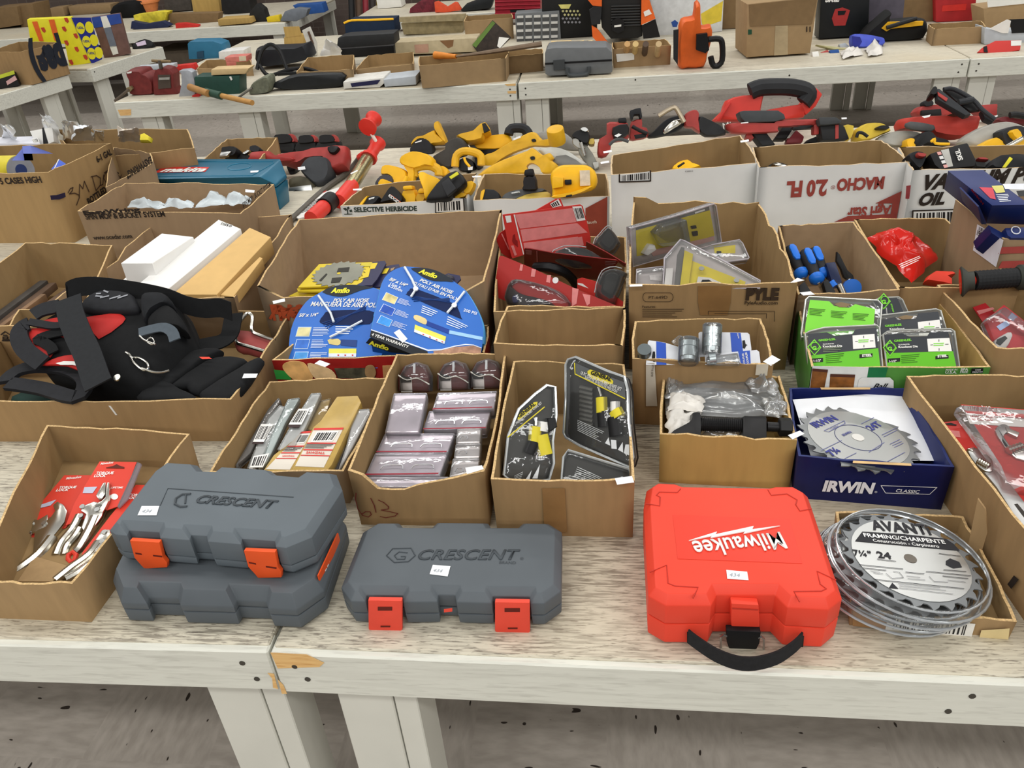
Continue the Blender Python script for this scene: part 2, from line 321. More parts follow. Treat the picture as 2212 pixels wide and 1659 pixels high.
table('white table beyond the aisle holding the red pipe vises',(-2.925,4.84),(1,-.018),2.458,2.09,(.12,.75,2.33),top=TOPY,screws=((2.42,.035),(2.42,.07)),patch=[[(254,237),(283,236),(283,249),(260,250)],[(1090,182),(1114,180),(1114,185),(1096,186)],[(1096,197),(1115,196),(1115,202),(1097,202)]])
table('white table beyond the aisle at the far end holding red blister pack',(1.985,4.8),(1,.01),2.4,2.09,(.03,2.2),top=TOPY,screws=((.04,.03),(.035,.065)))
table('far white table under the red chainsaw and grey box',at(761,43)-V((0,.05,TZ)),(1,0),6.4,.95,(.1,3,6.2),top=TOPY)
table('far corner white table under the orange tub',(-6.6,7.9),(1,-.02),3.75,1.6,(.3,2.0,3.6),top=TOPY,ap=.1)
# the two tables that run along the aisle on the left: front edge faces the aisle
a=at(148,160); d=(at(0,204)-a); d.z=0; d.normalize(); table('left aisle table under the carton with big black logo',a+d*2.0,-d,2.0,1.1,(.1,1.75),top=TOPY)
a=at(352,100); d=(at(195,148)-a); d.z=0; table('left aisle table under the yellow strawberry shopping bag',a+d,-d.normalized(),d.length,1.1,(.06,d.length-.22),top=TOPY,screws=((.03,.03),))
# ---------------------------------------------------------------- cartons on the front tables
cw=[K1,KI,KE]; gr=[K3,KI3,KE]; wh=[WB,KI,WBE]
dn=lambda a,c,w:(lambda u:-a*max(0,1-((u-c)/w)**2)**.5 if abs(u-c)<w else 0)
carton('B1',[(-60,1254),(156,1261),(410,937),(101,918)],.092,'open tan carton at the table corner holding locking pliers',mats=[K2,KI,KE],seed=1)
carton('B2',[(-80,868),(499,863),(632,672),(40,668)],.11,'wide open carton holding the black and red tool bag',mats=[K1,KI,KE])
carton('B3',[(452,1020),(742,1018),(846,815),(582,824)],.08,'open carton of long reciprocating blades in clear tubes',mats=[K3,KI,KE])
carton('B4',[(751,1016),(1046,1018),(1094,762),(856,765)],.13,'open carton marked 613 in red pen, full of clear packs',dip={0:lambda u:-.042*min(1,max(0,(u-.08)*9))*min(1,max(0,(.98-u)*1.6)),1:dn(.018,.35,.3)})
carton('B5',[(1060,1035),(1371,1038),(1349,787),(1109,780)],.13,'open carton of clear cased hobby knife sets')
carton('B6',[(1425,938),(1722,951),(1684,811),(1435,794)],.114,'yellowish open carton holding the black ball joint press',mats=[KY,KY,KE],tear=.004,dip={2:lambda u:.008-.012*(u<.35)})
carton('B7',[(1725,985),(2062,1009),(1955,838),(1705,838)],.097,'dark blue retail carton with a bare saw blade on top',mats=[mat('12184c',.4,var=.1),mat('18225e',.5,var=.1),mat('2b3568',.6,var=.3)],tear=.002,name='retail_carton')
carton('B8',[(2329,1290),(2560,1290),(2262,812),(1958,812)],.13,'tall carton of adjustable wrenches at the right edge of the table',mats=[K1,KI,KE],bz=0)
carton('B9',[(1840,1316),(2197,1343),(2081,1115),(1805,1105)],.036,'low torn carton tray under the stack of framing saw blades',mats=[K2,KI,KE],tear=.004,name='cardboard_tray')
carton('C1',[(-170,706),(158,704),(243,529),(54,524)],.15,'open carton of dark wooden files behind the tool bag')
carton('C2',[(110,655),(506,643),(630,463),(327,489)],.15,'open carton holding long white boxes',mats=[K3,KI3,KE],dip={3:lambda u:-.02*(.3<u<.7)})
carton('C3',[(555,618),(1046,608),(1084,453),(645,474)],.2,'large grey brown carton of yellow carded saw blades',mats=gr,dip={0:lambda u:-.032*min(1,u*12)*min(1,(1-u)*14)})
carton('C4',[(587,778),(1046,762),(1056,702),(700,690)],.112,'pet food carton with puppy print holding blue air hoses',mats=[mat('9a1f1c',.5,var=.1),KI,KE],tear=.002)
carton('C5',[(1066,742),(1345,747),(1351,663),(1095,661)],.16,'empty open carton in front of the red blister packs')
carton('C6',[(1066,674),(1350,665),(1352,512),(1082,508)],.16,'open carton overflowing with red carded tool packs')
carton('C7',[(1358,615),(1723,611),(1640,436),(1368,436)],.22,'tall torn carton of electrical testers in clamshells',tear=.005,dip={2:lambda u:.016*(u>.86)-.004*math.sin(u*9),1:lambda u:-.006*math.sin(u*20)})
carton('C8',[(1366,775),(1671,787),(1644,688),(1371,694)],.16,'open carton of hydraulic couplers on blue cards')
carton('C9',[(1724,637),(1944,626),(1845,479),(1681,488)],.18,'open carton of blue handled chisels',mats=gr)
carton('C10',[(1941,621),(2204,618),(2043,472),(1845,474)],.18,'open carton with a shiny red plastic bag inside')
carton('C11',[(2168,516),(2420,505),(2300,420),(2064,431)],.25,'brown carton with red stripes and white shipping label',mats=gr)
carton('C12',[(1753,793),(2140,793),(2024,645),(1722,640)],.14,'green canning jar carton of knockout die packs',mats=[mat('4f8a3a',.5,var=.08),KY,KE],tear=.001)
carton('C13',[(2152,752),(2420,752),(2250,615),(2024,615)],.17,'open carton of red carded multimeters at the right')
carton('D1',[(-170,378),(105,372),(240,309),(0,315)],.256,'tall bottled water carton reused for duct tape',mats=[mat('a5875c',.85,var=.06,sc=50,st=(1,1,.15)),KI,KE])
carton('D2',[(165,345),(420,320),(405,279),(120,280)],.2,'carton of bagged parts behind the duct tape carton',mats=[K1,KI,KE])
carton('D2b',[(228,405),(330,352),(325,330),(245,318)],.21,'narrow mop carton with upside down print beside the teal case',mats=gr)
carton('D3',[(167,456),(520,462),(592,398),(271,395)],.2,'spin mop carton holding clear plastic bags',mats=gr)
carton('D4',[(430,352),(560,345),(600,296),(490,300)],.12,'open carton of red cordless tools behind the teal case')
carton('D5',[(735,445),(1008,428),(1030,374),(785,404)],.16,'white herbicide carton of yellow batteries and chargers',mats=wh)
carton('D6',[(1022,433),(1317,424),(1310,375),(1045,376)],.16,'white and brown carton of yellow battery tools',mats=wh)
carton('D7',[(1320,378),(1640,352),(1600,292),(1322,335)],.24,'plain white carton with a black framed barcode',mats=wh)
carton('D8',[(1640,362),(1966,350),(1905,303),(1625,318)],.24,'white carton with red upside down brand lettering',mats=wh)
carton('D9',[(1972,368),(2320,358),(2270,312),(1940,318)],.24,'white vacuum pump oil carton of battery chargers',mats=wh)
# ---------------------------------------------------------------- front row of tools
def rib(b,pts,wv,t,mi=0):                    # strap: band along pts, wv = half-width vector(s), t thickness
    n=len(pts); R=[]
    for i,p in enumerate(pts):
        p=V(p); a=V(pts[max(0,i-1)]); c=V(pts[min(n-1,i+1)]); d=(c-a).normalized(); h=wv[i] if isinstance(wv,list) else wv; k=d.cross(h).normalized()*(t/2)
        R.append([p-h-k,p+h-k,p+h+k,p-h+k])
    return b.loft(R,mi)
def ribp(b,pl,px,hw,t,mi=0,o=0):              # strap lying on a plane
    p=[pl.h(q,o) for q in px]; n=len(p); w=[]
    for i in range(n): d=(p[min(n-1,i+1)]-p[max(0,i-1)]).normalized(); w.append(pl.n.cross(d)*hw)
    return rib(b,p,w,t,mi)
def case(label,px,z0,zs,zo,zt,m,name='socket_set_case',lift=.012,cat='tool case',group=None):
    r=T(name,label,cat,group); pl=HZ(zo); P=[pl.h(q) for q in px]; dz=lambda z:[p+V((0,0,TZ+z-p.z)) for p in P]
    B().loft([off2(dz(z0),.009),off2(dz(z0+.01),.001),dz(zs-.0012)]).done('base_shell',m,r,bev=.0015)
    B().loft([dz(zs+.0012),dz(zo),off2(dz(zt),lift)]).done('lid',m,r,bev=.0018)
    B().loft([off2(dz(zs-.002),.003),off2(dz(zs+.002),.003)]).done('seam',BLK,r,sm=0)
    return r
def front(px1,px2,z): a=at(*px1,z); return P3(a,at(*px2,z),a-V((0,0,.03)))
GRY=mat('5d656b',.5,var=.06,sc=9,bump=.05); GRY2=mat('545a5f',.5,var=.07,sc=9,bump=.05); ORG=mat('e0531f',.45,var=.05); ORD=mat('e24a38',.45,var=.05)
GD=mat('43494e',.55)
def latch(r,pl,px,m,o=.008,d=.008,slots=()):
    l=B().ext(pl,px,d,0,o).done('latch',m,r,bev=.0015)
    for s in slots: dc(l,'latch_slot',pl,s,mat('5e1a10',.7),o+.0006)
# grey case, single
c2=[(758,1299),(790,1300),(792,1286),(870,1287),(871,1301),(945,1300),(947,1285),(983,1286),(986,1301),(1063,1303),(1065,1288),(1144,1289),(1146,1304),(1175,1304),(1212,1278),(1214,1150),(1185,1132),(1130,1131),(1119,1141),(1061,1141),(1055,1131),(944,1130),(933,1141),(871,1140),(863,1131),(817,1131),(784,1151),(737,1270)]
r=case('dark grey socket case lying alone between the case stack and the red case',c2,0,.03,.056,.067,GRY2); pl=front((758,1299),(1175,1304),.056); tp=HZ(.067)
latch(r,pl,[(795,1297),(868,1298),(869,1360),(862,1370),(842,1373),(820,1373),(800,1368),(796,1358)],ORD,slots=([(816,1311),(847,1311),(847,1319),(816,1319)],[(822,1352),(843,1352),(843,1355),(822,1355)]))
latch(r,pl,[(1069,1301),(1144,1302),(1145,1365),(1138,1373),(1118,1377),(1096,1377),(1074,1372),(1069,1362)],ORD,slots=([(1090,1314),(1123,1314),(1123,1322),(1090,1322)],[(1097,1356),(1118,1356),(1118,1359),(1097,1359)]))
dc(r,'inner_tab',pl,[(959,1316),(977,1314),(977,1321),(959,1323)],ORD,.004)
tx(r,tp,'CRESCENT',(902,1209),(1122,1209),GD,hs=.95,bold=.012,sh=.25,e=.0012,o=.0002); tx(r,tp,'®',(1123,1209),(1131,1209),GD,o=.0008); tx(r,tp,'BRAND',(1078,1217),(1114,1218),GD,bold=.01,o=.0008)
b=B()
for L in ([(835,1200),(848,1185),(888,1184),(897,1200),(882,1213),(852,1215)],[(880,1194),(862,1192),(852,1200),(858,1208),(874,1208),(876,1202),(866,1202)]): b.tb(tp,L+[L[0]] if len(L)==6 else L,.0011,0,.0004,6)
b.done('emblem',GD,r)
ptag(r,tp,[(935,1220),(973,1223),(967,1245),(928,1240)],'434')
# stack of two grey cases
c1=[(244,1255),(262,1303),(318,1305),(322,1291),(385,1293),(390,1308),(505,1311),(512,1297),(575,1300),(580,1315),(640,1318),(700,1276),(748,1135),(720,1100),(350,1080),(318,1105)]
r=case('dark grey tool case turned upside down at the bottom of the two case stack',c1,0,.036,.05,.0745,GRY2); sq=[at(727,1151,.078),at(737,1190,.014),at(697,1294,.014),at(684,1243,.078)]; pl=P3(sq[0],sq[1],sq[2])
B().slab([p+pl.n*.003 for p in sq],pl.n,.002).done('orange_sleeve',ORG,r,sm=0)
L4=lambda u,v:sq[0].lerp(sq[3],u).lerp(sq[1].lerp(sq[2],u),v)+pl.n*.0036
for k in range(5): B().slab([L4(.3+k*.1,.25),L4(.3+k*.1,.62),L4(.36+k*.1,.62),L4(.36+k*.1,.25)],pl.n,.0003).done('tool_picture',WHT,r,sm=0)
c1=[(237,1146),(250,1155),(275,1157),(279,1146),(344,1150),(346,1162),(410,1167),(413,1156),(447,1158),(449,1170),(521,1176),(523,1164),(594,1169),(596,1181),(618,1184),(674,1161),(740,1060),(727,1026),(663,1022),(646,1033),(601,1029),(585,1018),(480,1011),(466,1022),(440,1021),(427,1006),(364,1002),(329,1027)]
r=case('slate grey tool case on top of the two case stack, orange latches',c1,.0755,.1,.138,.15,GRY); pl=front((250,1155),(618,1184),.138); tp=HZ(.15)
latch(r,pl,[(280,1168),(344,1172),(352,1205),(361,1216),(361,1226),(312,1229),(305,1222),(290,1205)],ORG,slots=([(292,1194),(305,1196),(306,1199),(293,1197)],[(330,1199),(350,1201),(350,1204),(331,1202)]))
latch(r,pl,[(526,1190),(594,1193),(600,1225),(608,1236),(608,1248),(557,1249),(550,1240),(536,1225)],ORG,slots=([(537,1214),(552,1217),(553,1220),(538,1217)],[(574,1223),(597,1226),(597,1229),(575,1226)]))
tx(r,tp,'CRESCENT',(421,1086),(592,1099),GD,hs=.95,bold=.02,sh=.2,e=.0015,o=.0002)
b=B(); b.tb(tp,[(412,1067),(394,1068),(380,1077),(378,1089),(390,1095),(404,1094)],.0022,0,.0006,6); b.tb(tp,[(402,1068),(400,1088)],.0015,0,.0006,6); b.done('emblem',GD,r)
B().tb(tp,[(346,1092),(363,1055),(634,1074)],.0009,0,.0003,6).done('engraved_line',GD,r)
ptag(r,tp,[(306,1093),(344,1093),(338,1113),(297,1113)],'434')
# red carrying case
REDC=mat('e2432f',.45,var=.05,sc=6); RGV=mat('b93325',.5)
px=[(1400,1288),(1438,1309),(1536,1309),(1548,1286),(1674,1286),(1701,1313),(1790,1318),(1819,1294),(1754,1100),(1745,1074),(1714,1057),(1669,1057),(1656,1060),(1476,1057),(1460,1051),(1416,1049),(1396,1062),(1390,1100)]
r=case('bright red plastic carrying case with white logo and black strap handle',px,0,.05,.088,.102,REDC,'carrying_case',.011); tp=HZ(.102)
dc(r,'shaded_logo_panel',tp,[(1453,1112),(1705,1121),(1733,1217),(1464,1207)],mat('dc3a26',.35,var=.02),.0006)  # tilted recess laid flat, its shade painted in as a darker red
wt=mat('f4f2ee',.45,var=.02)
tx(r,tp,'Milwaukee',(1684,1151),(1493,1171),wt,hs=1.55,bold=.008,e=.002,o=.0012)
B().ext(tp,[(1488,1167),(1549,1148),(1545,1154),(1628,1136),(1625,1143),(1685,1135),(1606,1152),(1610,1147),(1535,1161),(1538,1157)],.002,0,.003).done('lightning_emblem',wt,r)
g=B()
for L in ([(1395,1088),(1425,1093),(1426,1074),(1418,1070),(1424,1063),(1463,1064),(1470,1056)],[(1659,1058),(1666,1070),(1700,1067),(1722,1080),(1719,1090),(1728,1104),(1753,1099)],[(1404,1236),(1440,1221),(1443,1260),(1458,1266),(1508,1269),(1497,1292)],[(1806,1253),(1765,1234),(1772,1262),(1785,1272),(1774,1277),(1715,1278),(1727,1300)]): g.tb(tp,L,.0011,0,.0002,6)
g.done('corner_groove',RGV,r); ptag(r,tp,[(1569,1231),(1614,1235),(1617,1253),(1571,1250)],'434')
pl=front((1548,1286),(1674,1286),.088); l=B().ext(pl,[(1580,1304),(1639,1307),(1641,1342),(1640,1364),(1581,1362),(1579,1340)],.014,0,.014).done('latch',REDC,r,bev=.002)
dc(l,'latch_groove',pl,[(1582,1313),(1638,1316),(1638,1319),(1582,1316)],RGV,.0146)
bk=front((1536,1345),(1701,1350),.05); B().ext(bk,[(1569,1362),(1644,1366),(1641,1390),(1630,1411),(1578,1410),(1570,1388)],.012,0,.004).done('buckle',BLK,r,bev=.002)
for L in ([(1557,1414),(1557,1376),(1563,1371),(1570,1374)],[(1650,1416),(1650,1380),(1645,1375),(1638,1378)]): B().tb(bk,L,.0016,0,.003,8).done('wire_bail',STL,r)
p=[at(*q,z) for q,z in zip(spl([(1487,1374),(1505,1388),(1545,1414),(1590,1431),(1632,1433),(1680,1420),(1715,1397),(1732,1380)],3,False),[.034,.033,.031,.028,.024,.021,.018,.016,.015,.014,.0135,.0135,.0135,.014,.015,.017,.02,.023,.027,.031,.033,.034])]
rib(B(),p,V((0,.002,.012)),.003).done('strap_handle',mat('1d1d1f',.75,var=.2,sc=150),r)
for q in (([(1484,1365),(1493,1366),(1492,1392),(1484,1389)]),([(1730,1374),(1737,1374),(1735,1398),(1729,1398)])): dc(r,'strap_slot',front((1438,1309),(1790,1318),.088),q,BLK,.001)
# ---- circular saw blades
def circ(pl,c,r,n=40,a0=0,a1=360):
    x=pl.n.cross(V((0,1,0))).normalized(); y=pl.n.cross(x); return [c+x*(r*math.cos(math.radians(a0+(a1-a0)*i/n)))+y*(r*math.sin(math.radians(a0+(a1-a0)*i/n))) for i in range(n+(a1-a0<360))]
def blade(pl,c,r,teeth=24):
    x=pl.n.cross(V((0,1,0))).normalized(); y=pl.n.cross(x); o=[]
    for i in range(teeth):
        for da,k in ((0,1.0),(.10,.985),(.42,.93),(.56,.885),(.8,.89),(.93,.93)):
            t=2*math.pi*(i+da)/teeth; o.append(c+(x*math.cos(t)+y*math.sin(t))*r*k)
    return o
BLD=mat('b4b5b3',.34,.75,var=.05,sc=4); BLD2=mat('8c8f90',.4,.7,var=.06); NAVY=mat('3a3f86',.6)
pp=P3(at(1723,921,.096),at(1992,979,.074),at(1818,878,.082)); cc=(pp.h((1723,921))+pp.h((1992,979)))/2; rd=(pp.h((1723,921))-pp.h((1992,979))).length/2; cc=pp.h((1853,946))
r=T('circular_saw_disc','bare grey circular saw blade on white paper in the dark blue carton','saw blade')
rd=(pp.h((1723,921))-cc).length*.5+(pp.h((1992,979))-cc).length*.5
B().slab(blade(pp,cc,rd),pp.n,.0022).done('steel_disc',BLD2,r,sm=0); B().slab(circ(pp,cc+pp.n*.0008,rd*.82),pp.n,.0006).done('printed_face',BLD,r,sm=0)
B().slab(circ(pp,cc+pp.n*.0016,.011,20),pp.n,.0006).done('arbor_hole',mat('d8d6d0',.8),r,sm=0)
ring=B(); ring.tube(circ(pp,cc+pp.n*.001,.041,36),.0007,closed=True,seg=5); ring.done('printed_ring',mat('4a4e72',.6),r)
M=lambda x,y:(1620+x*.2676,760+y*.2676)
tx(r,pp,'IRWIN',M(535,612),M(715,545),NAVY,bold=.04,o=.0016,hs=1.1); tx(r,pp,'CLASSIC',M(660,628),M(725,600),NAVY,o=.0016); tx(r,pp,'24T',M(985,635),M(1075,590),NAVY,bold=.03,o=.0016); tx(r,pp,'7¼',M(668,840),M(735,800),NAVY,bold=.04,o=.0016); tx(r,pp,'IRWIN',M(760,680),M(825,650),NAVY,bold=.03,o=.0016)
ink(r,pp,[[M(575,795),M(740,715)],[M(765,860),M(860,815)],[M(900,580),M(1000,530)],[M(960,810),M(1085,730)],[M(1065,670),M(1190,610)],[M(1080,685),M(1190,630)],[M(600,635),M(760,555),M(770,575),M(635,645),M(600,635)],[M(1110,885),M(1250,810)],[M(1130,745),M(1210,705)],[M(1150,755),M(1225,722)],[M(1165,770),M(1240,735)]],.0011,mat('6a6ea0',.6),o=.0016)
q=[at(*M(345,385),.088),at(*M(1245,322),.082),at(*M(1510,880),.062),at(*M(505,880),.062)]
b=B(); b.crumple(q,V((0,0,1)),.004,3,res=8); tag(b.done('packing_paper',mat('e8eaee',.75,var=.03)),'white packing paper under the bare saw blade in the dark blue carton','paper')
bx=BOX['B7']; wtx=mat('e6e6ea',.5); tx(bx.o,bx.P[0],'IRWIN',(1776,1060),(1888,1066),wtx,bold=.05,sh=.15,hs=1.15,o=.004); tx(bx.o,bx.P[0],'CLASSIC',(1935,1063),(1986,1066),wtx,bold=.015,sh=.15,o=.004); tx(bx.o,bx.P[0],'®',(1889,1065),(1895,1065),wtx,o=.004)
ink(bx.o,bx.P[0],[[(1903,1049),(2024,1053),(2008,1068),(1913,1065),(1903,1049)]],.0012,wtx,o=.004)
wk=mat('c9a878',.9,var=.2); dc(bx.o,'torn_kraft_edge',HZ(.0985),[(1843,995),(1968,1001),(1969,1006),(1842,1000)],wk,.001); dc(bx.o,'torn_kraft_edge',HZ(.0985),[(1772,837),(1880,837),(1880,841),(1774,841)],wk,.001)
# stack of clear framing blade packs
sil=mat('c3c4c2',.3,.8,var=.05,sc=3); blk=mat('26262a',.6)
def bladepack(c,pl,label,printed):
    r=T('blade_pack',label,'saw blade pack','framing saw blade packs in the torn tray'); R=.112
    B().slab(blade(pl,c,R*.93,24),pl.n,.002).done('steel_disc',mat('7d8082',.4,.5),r,sm=0); B().slab(circ(pl,c+pl.n*.0012,R*.78),pl.n,.0008).done('printed_face',sil,r,sm=0)
    B().loft([circ(pl,c+pl.n*z,k) for z,k in ((-.010,R*1.04),(-.008,R*1.05),(.002,R*1.02),(.005,R*.98),(.0052,R*.96))],caps=False).done('clamshell',clear('fbfcfc',.06),r)
    t=B(); t.tube(circ(pl,c+pl.n*-.009,R*1.05,40),.0022,closed=True,seg=6); t.tube(circ(pl,c+pl.n*.004,R*.99,40),.0016,closed=True,seg=6); t.done('clamshell_rim',mat('b9bdc0',.15,.5,var=.25,sc=30),r)
    B().slab(circ(pl,c+pl.n*.002,.0095,20),pl.n,.001).done('arbor_hole',mat('6a645c',.9),r,sm=0)
    return r
pa=P3(at(1812,1190,.078),at(2136,1268,.05),at(1925,1106,.062)); c0=pa.h((1966,1208))
for k,(dx,dy,dz) in enumerate(((-.030,.004,-.034),(-.022,.002,-.023),(-.012,-.002,-.012))):
    bladepack(c0+V((dx,dy,dz)),pa,'clear framing saw blade pack %s in the torn tray stack'%('at the bottom','second from the bottom','just under the top one')[k],0)
r=bladepack(c0,pa,'topmost clear pack of the framing saw blade stack, lettering facing up',1); M=lambda x,y:(1720+x*.223,1060+y*.223); o=.0022
dc(r,'title_band',pa,[M(640,395),M(1040,420),M(1450,465),M(1525,515),M(1585,580),M(570,487)],blk,.002); wt2=mat('e8e8e6',.5)
tx(r,pa,'AVANTi',M(745,373),M(1315,425),blk,bold=.03,hs=1.25,o=o); tx(r,pa,'FRAMING/CHARPENTE',M(660,445),M(1450,515),wt2,bold=.02,o=.003); tx(r,pa,'Construcción - Carpintero',M(748,492),M(1390,553),wt2,bold=.01,o=.003)
tx(r,pa,'7¼"',M(560,620),M(740,640),blk,bold=.03,o=o); tx(r,pa,'24',M(795,645),M(930,658),blk,bold=.03,o=o,hs=.9)
ink(r,pa,[[M(610,715),M(1035,757)],[M(1260,780),M(1690,823)],[M(750,857),M(1625,947)],[M(650,747),M(870,770)],[M(1385,607),M(1590,633)],[M(1060,787),M(1240,805)],[M(1420,825),M(1665,850)],[M(785,662),M(965,683)],[M(1430,765),M(1645,782)]],.0012,blk,o=o)
ink(r,pa,[[M(990,900),M(1390,940)],[M(1000,920),M(1450,965)],[M(1000,940),M(1520,1000)],[M(720,775),M(810,790)],[M(750,795),M(840,805)],[M(1070,825),M(1200,840)],[M(1080,850),M(1250,865)],[M(1470,865),M(1640,885)],[M(870,800),M(930,850),M(1040,840),M(1000,790),M(940,780)],[M(1290,830),M(1340,880),M(1470,885)]],.0008,mat('55555a',.6),o=o)
dc(r,'warning_symbol',pa,[M(930,890),M(990,948),M(898,940)],blk,.002); dc(r,'saw_picture',pa,[M(1450,680),M(1490,655),M(1580,690),M(1605,740),M(1520,750),M(1450,715)],blk,.002)
bx=BOX['B9']; p0=bx.P[0]; bar(bx.o,p0,[(1919,1330),(2107,1348),(2098,1378),(1912,1362)],26,o=.004,seed=4); dc(bx.o,'cream_sticker',p0,[(2120,1362),(2181,1358),(2178,1383),(2114,1383)],mat('ddc894',.8),.004)
dc(bx.o,'packing_tape',p0,[(1842,1318),(1917,1326),(1912,1360),(1842,1352)],mat('a07a50',.25,var=.15),.004)
pm=Pl(at(2090,1160,.05),(-.6,-.8,0)); B().ext(pm,[(2095,1160),(2112,1078),(2128,1100),(2133,1150),(2118,1200),(2095,1215),(2088,1190)],.004).done('torn_flap',K2,bx.o)
# ---- locking pliers packs in the corner carton
CR=mat('c9c6bd',.22,1,var=.06); RC=mat('d8402f',.45,var=.06,sc=8)
def pliers(r,pl,jaws,handles,rv,o=.008,red=None):
    for j in jaws: B().ext(pl,j,.011,0,o).done('jaw',CR,r,bev=.0025)
    for h,rr in handles: B().tb(pl,spl(h,3,False),rr,0,o-.004,8,.8).done('handle',CR,r)
    v=B()
    for q in rv: v.disc(pl,q,.005,.003,0,o+.002,12)
    v.done('rivet',STL,r)
    if red: B().tb(pl,red,.0045,0,o,8,closed=True).done('release_ring',RC,r)
M=lambda x,y:(x*.2532,760+y*.2532); M5=lambda x,y:(x*.3436,1000+y*.3436)
def torque(label,pl,card,txt):
    r=T('locking_pliers_pack',label,'pliers pack','carded locking pliers in the corner carton'); B().ext(pl,card,.0012).done('card',RC,r,sm=0)
    for s,a,b,kw in txt: tx(r,pl,s,a,b,wt,o=.0012,**kw)
    return r
pl=TI(100,1100,.012,6); r=torque('leftmost red carded locking pliers with curved jaw in the corner carton',pl,[M(550,1052),M(800,1052),M(620,1420),M(560,1500),M(70,1680),M(-20,1720)],[('Milwaukee',M(562,1090),M(690,1075),{'bold':.01,'hs':1.4}),('TORQUE',M(500,1165),M(645,1162),{'bold':.03}),('LOCK',M(475,1190),M(580,1187),{'bold':.03})])
pliers(r,pl,[[M5(330,265),M5(360,240),M5(400,262),M5(422,300),M5(405,370),M5(350,440),M5(250,560),M5(205,560),M5(215,440),M5(270,375),M5(320,335),M5(345,300)],[M5(205,350),M5(240,355),M5(300,320),M5(300,400),M5(230,430),M5(160,440)]],[([M5(330,470),M5(240,580),M5(130,665),M5(5,745)],.011),([M5(190,440),M5(110,520),M5(50,590),M5(-10,610)],.006)],[M5(195,375),M5(275,375),M5(175,435)])
B().ext(pl,[M(330,1180+130),M(480,1260),M(430,1310),M(350,1330)],.0005,0,.0012).done('grip_picture',mat('b9bcd0',.5),r,sm=0)
pl=TI(200,1080,.03,14); r=torque('middle red carded locking pliers with long nose in the corner carton',pl,[M(850,935),M(1165,940),M(1120,1060),M(1000,1320),M(930,1345),M(560,1480),M(640,1280)],[('Milwaukee',M(858,965),M(965,950),{'bold':.01,'hs':1.4}),('TORQUE',M(815,1045),M(965,1043),{'bold':.03}),('LOCK',M(800,1068),M(900,1066),{'bold':.03}),('LIFETIME',M(948,1165),M(1045,1165),{'bold':.01})])
pliers(r,pl,[[M5(645,125),M5(665,118),M5(662,190),M5(640,225),M5(622,232),M5(600,205)],[M5(672,118),M5(688,122),M5(686,230),M5(640,320),M5(590,320),M5(590,260),M5(640,235),M5(660,215)],[M5(515,270),M5(590,240),M5(660,260),M5(640,330),M5(580,420),M5(530,440),M5(510,400),M5(540,320),M5(505,300)]],[([M5(600,340),M5(560,430),M5(500,535),M5(478,560)],.0105),([M5(500,330),M5(450,420),M5(385,500),M5(350,580)],.008),([M5(500,410),M5(470,460),M5(420,520),M5(400,580)],.007)],[M5(515,272),M5(608,290),M5(505,330)],red=[M5(*q) for q in ((430,580),(460,560),(480,580),(470,610),(445,625),(428,605))])
B().ext(pl,[M(1170,940),M(1205,955),M(1090,1250),M(1010,1330),M(1000,1320),M(1120,1060)],.004,0,.003).done('clear_edge',clear('e8d8de',.1),r)
dc(r,'hang_hole',pl,[M(905,985),M(960,975),M(995,958),M(1030,975),M(1060,982),M(1060,995),M(905,992)],mat('5f2a20',.8),.001); dc(r,'grip_picture',pl,[M(720,1155),M(830,1150),M(790,1205),M(705,1205)],mat('b9bcd0',.5),.001); dc(r,'round_badge',pl,[M(*q) for q in ell(975,1235,32,25)],wt,.001)
pl=TI(250,1200,.012,5); r=torque('rightmost red carded locking pliers half hidden under the case stack',pl,[M(1160,1135),M(1340,1140),M(1200,1500),M(900,1720),M5(560,640),M5(480,670),M5(520,560),M(940,1400)],[('TORQUE',M(1095,1230),M(1240,1230),{'bold':.03}),('LOCK',M(1080,1255),M(1180,1255),{'bold':.03})])
pliers(r,pl,[[M5(640,420),M5(690,415),M5(700,500),M5(650,540),M5(590,560),M5(600,480)]],[([M5(620,500),M5(560,580),M5(450,660),M5(350,740)],.009),([M5(660,540),M5(590,620),M5(500,690),M5(420,735)],.009)],[M5(655,430),M5(640,490)])
tag(B().ext(HZ(.008),[M5(215,585),M5(440,650),M5(330,745),M5(110,745)],.0012).done('cardboard_liner',K2,sm=0),'loose tan cardboard liner in front of the locking pliers','cardboard')
# ---------------------------------------------------------------- contents of the front cartons
def mp(x0,y0,k): return lambda x,y:(x0+x*k,y0+y*k)
def ml(M,L): return [M(*q) for q in L]
CL=clear(); CLG=clear('fcfbfc',.05); CLB=clear('fafbfb',.08,.1)
def bxq(name,label,cat,px,z,d,m,group=None,bev=.001,par=None):   # closed box from its four top corners
    zz=z if isinstance(z,(list,tuple)) else [z]*len(px); o=B().slab([at(*p,h) for p,h in zip(px,zz)],V((0,0,1)),d).done(name,m,par,bev=bev,seg=1)
    return tag(o,label,cat,group) if par is None else o
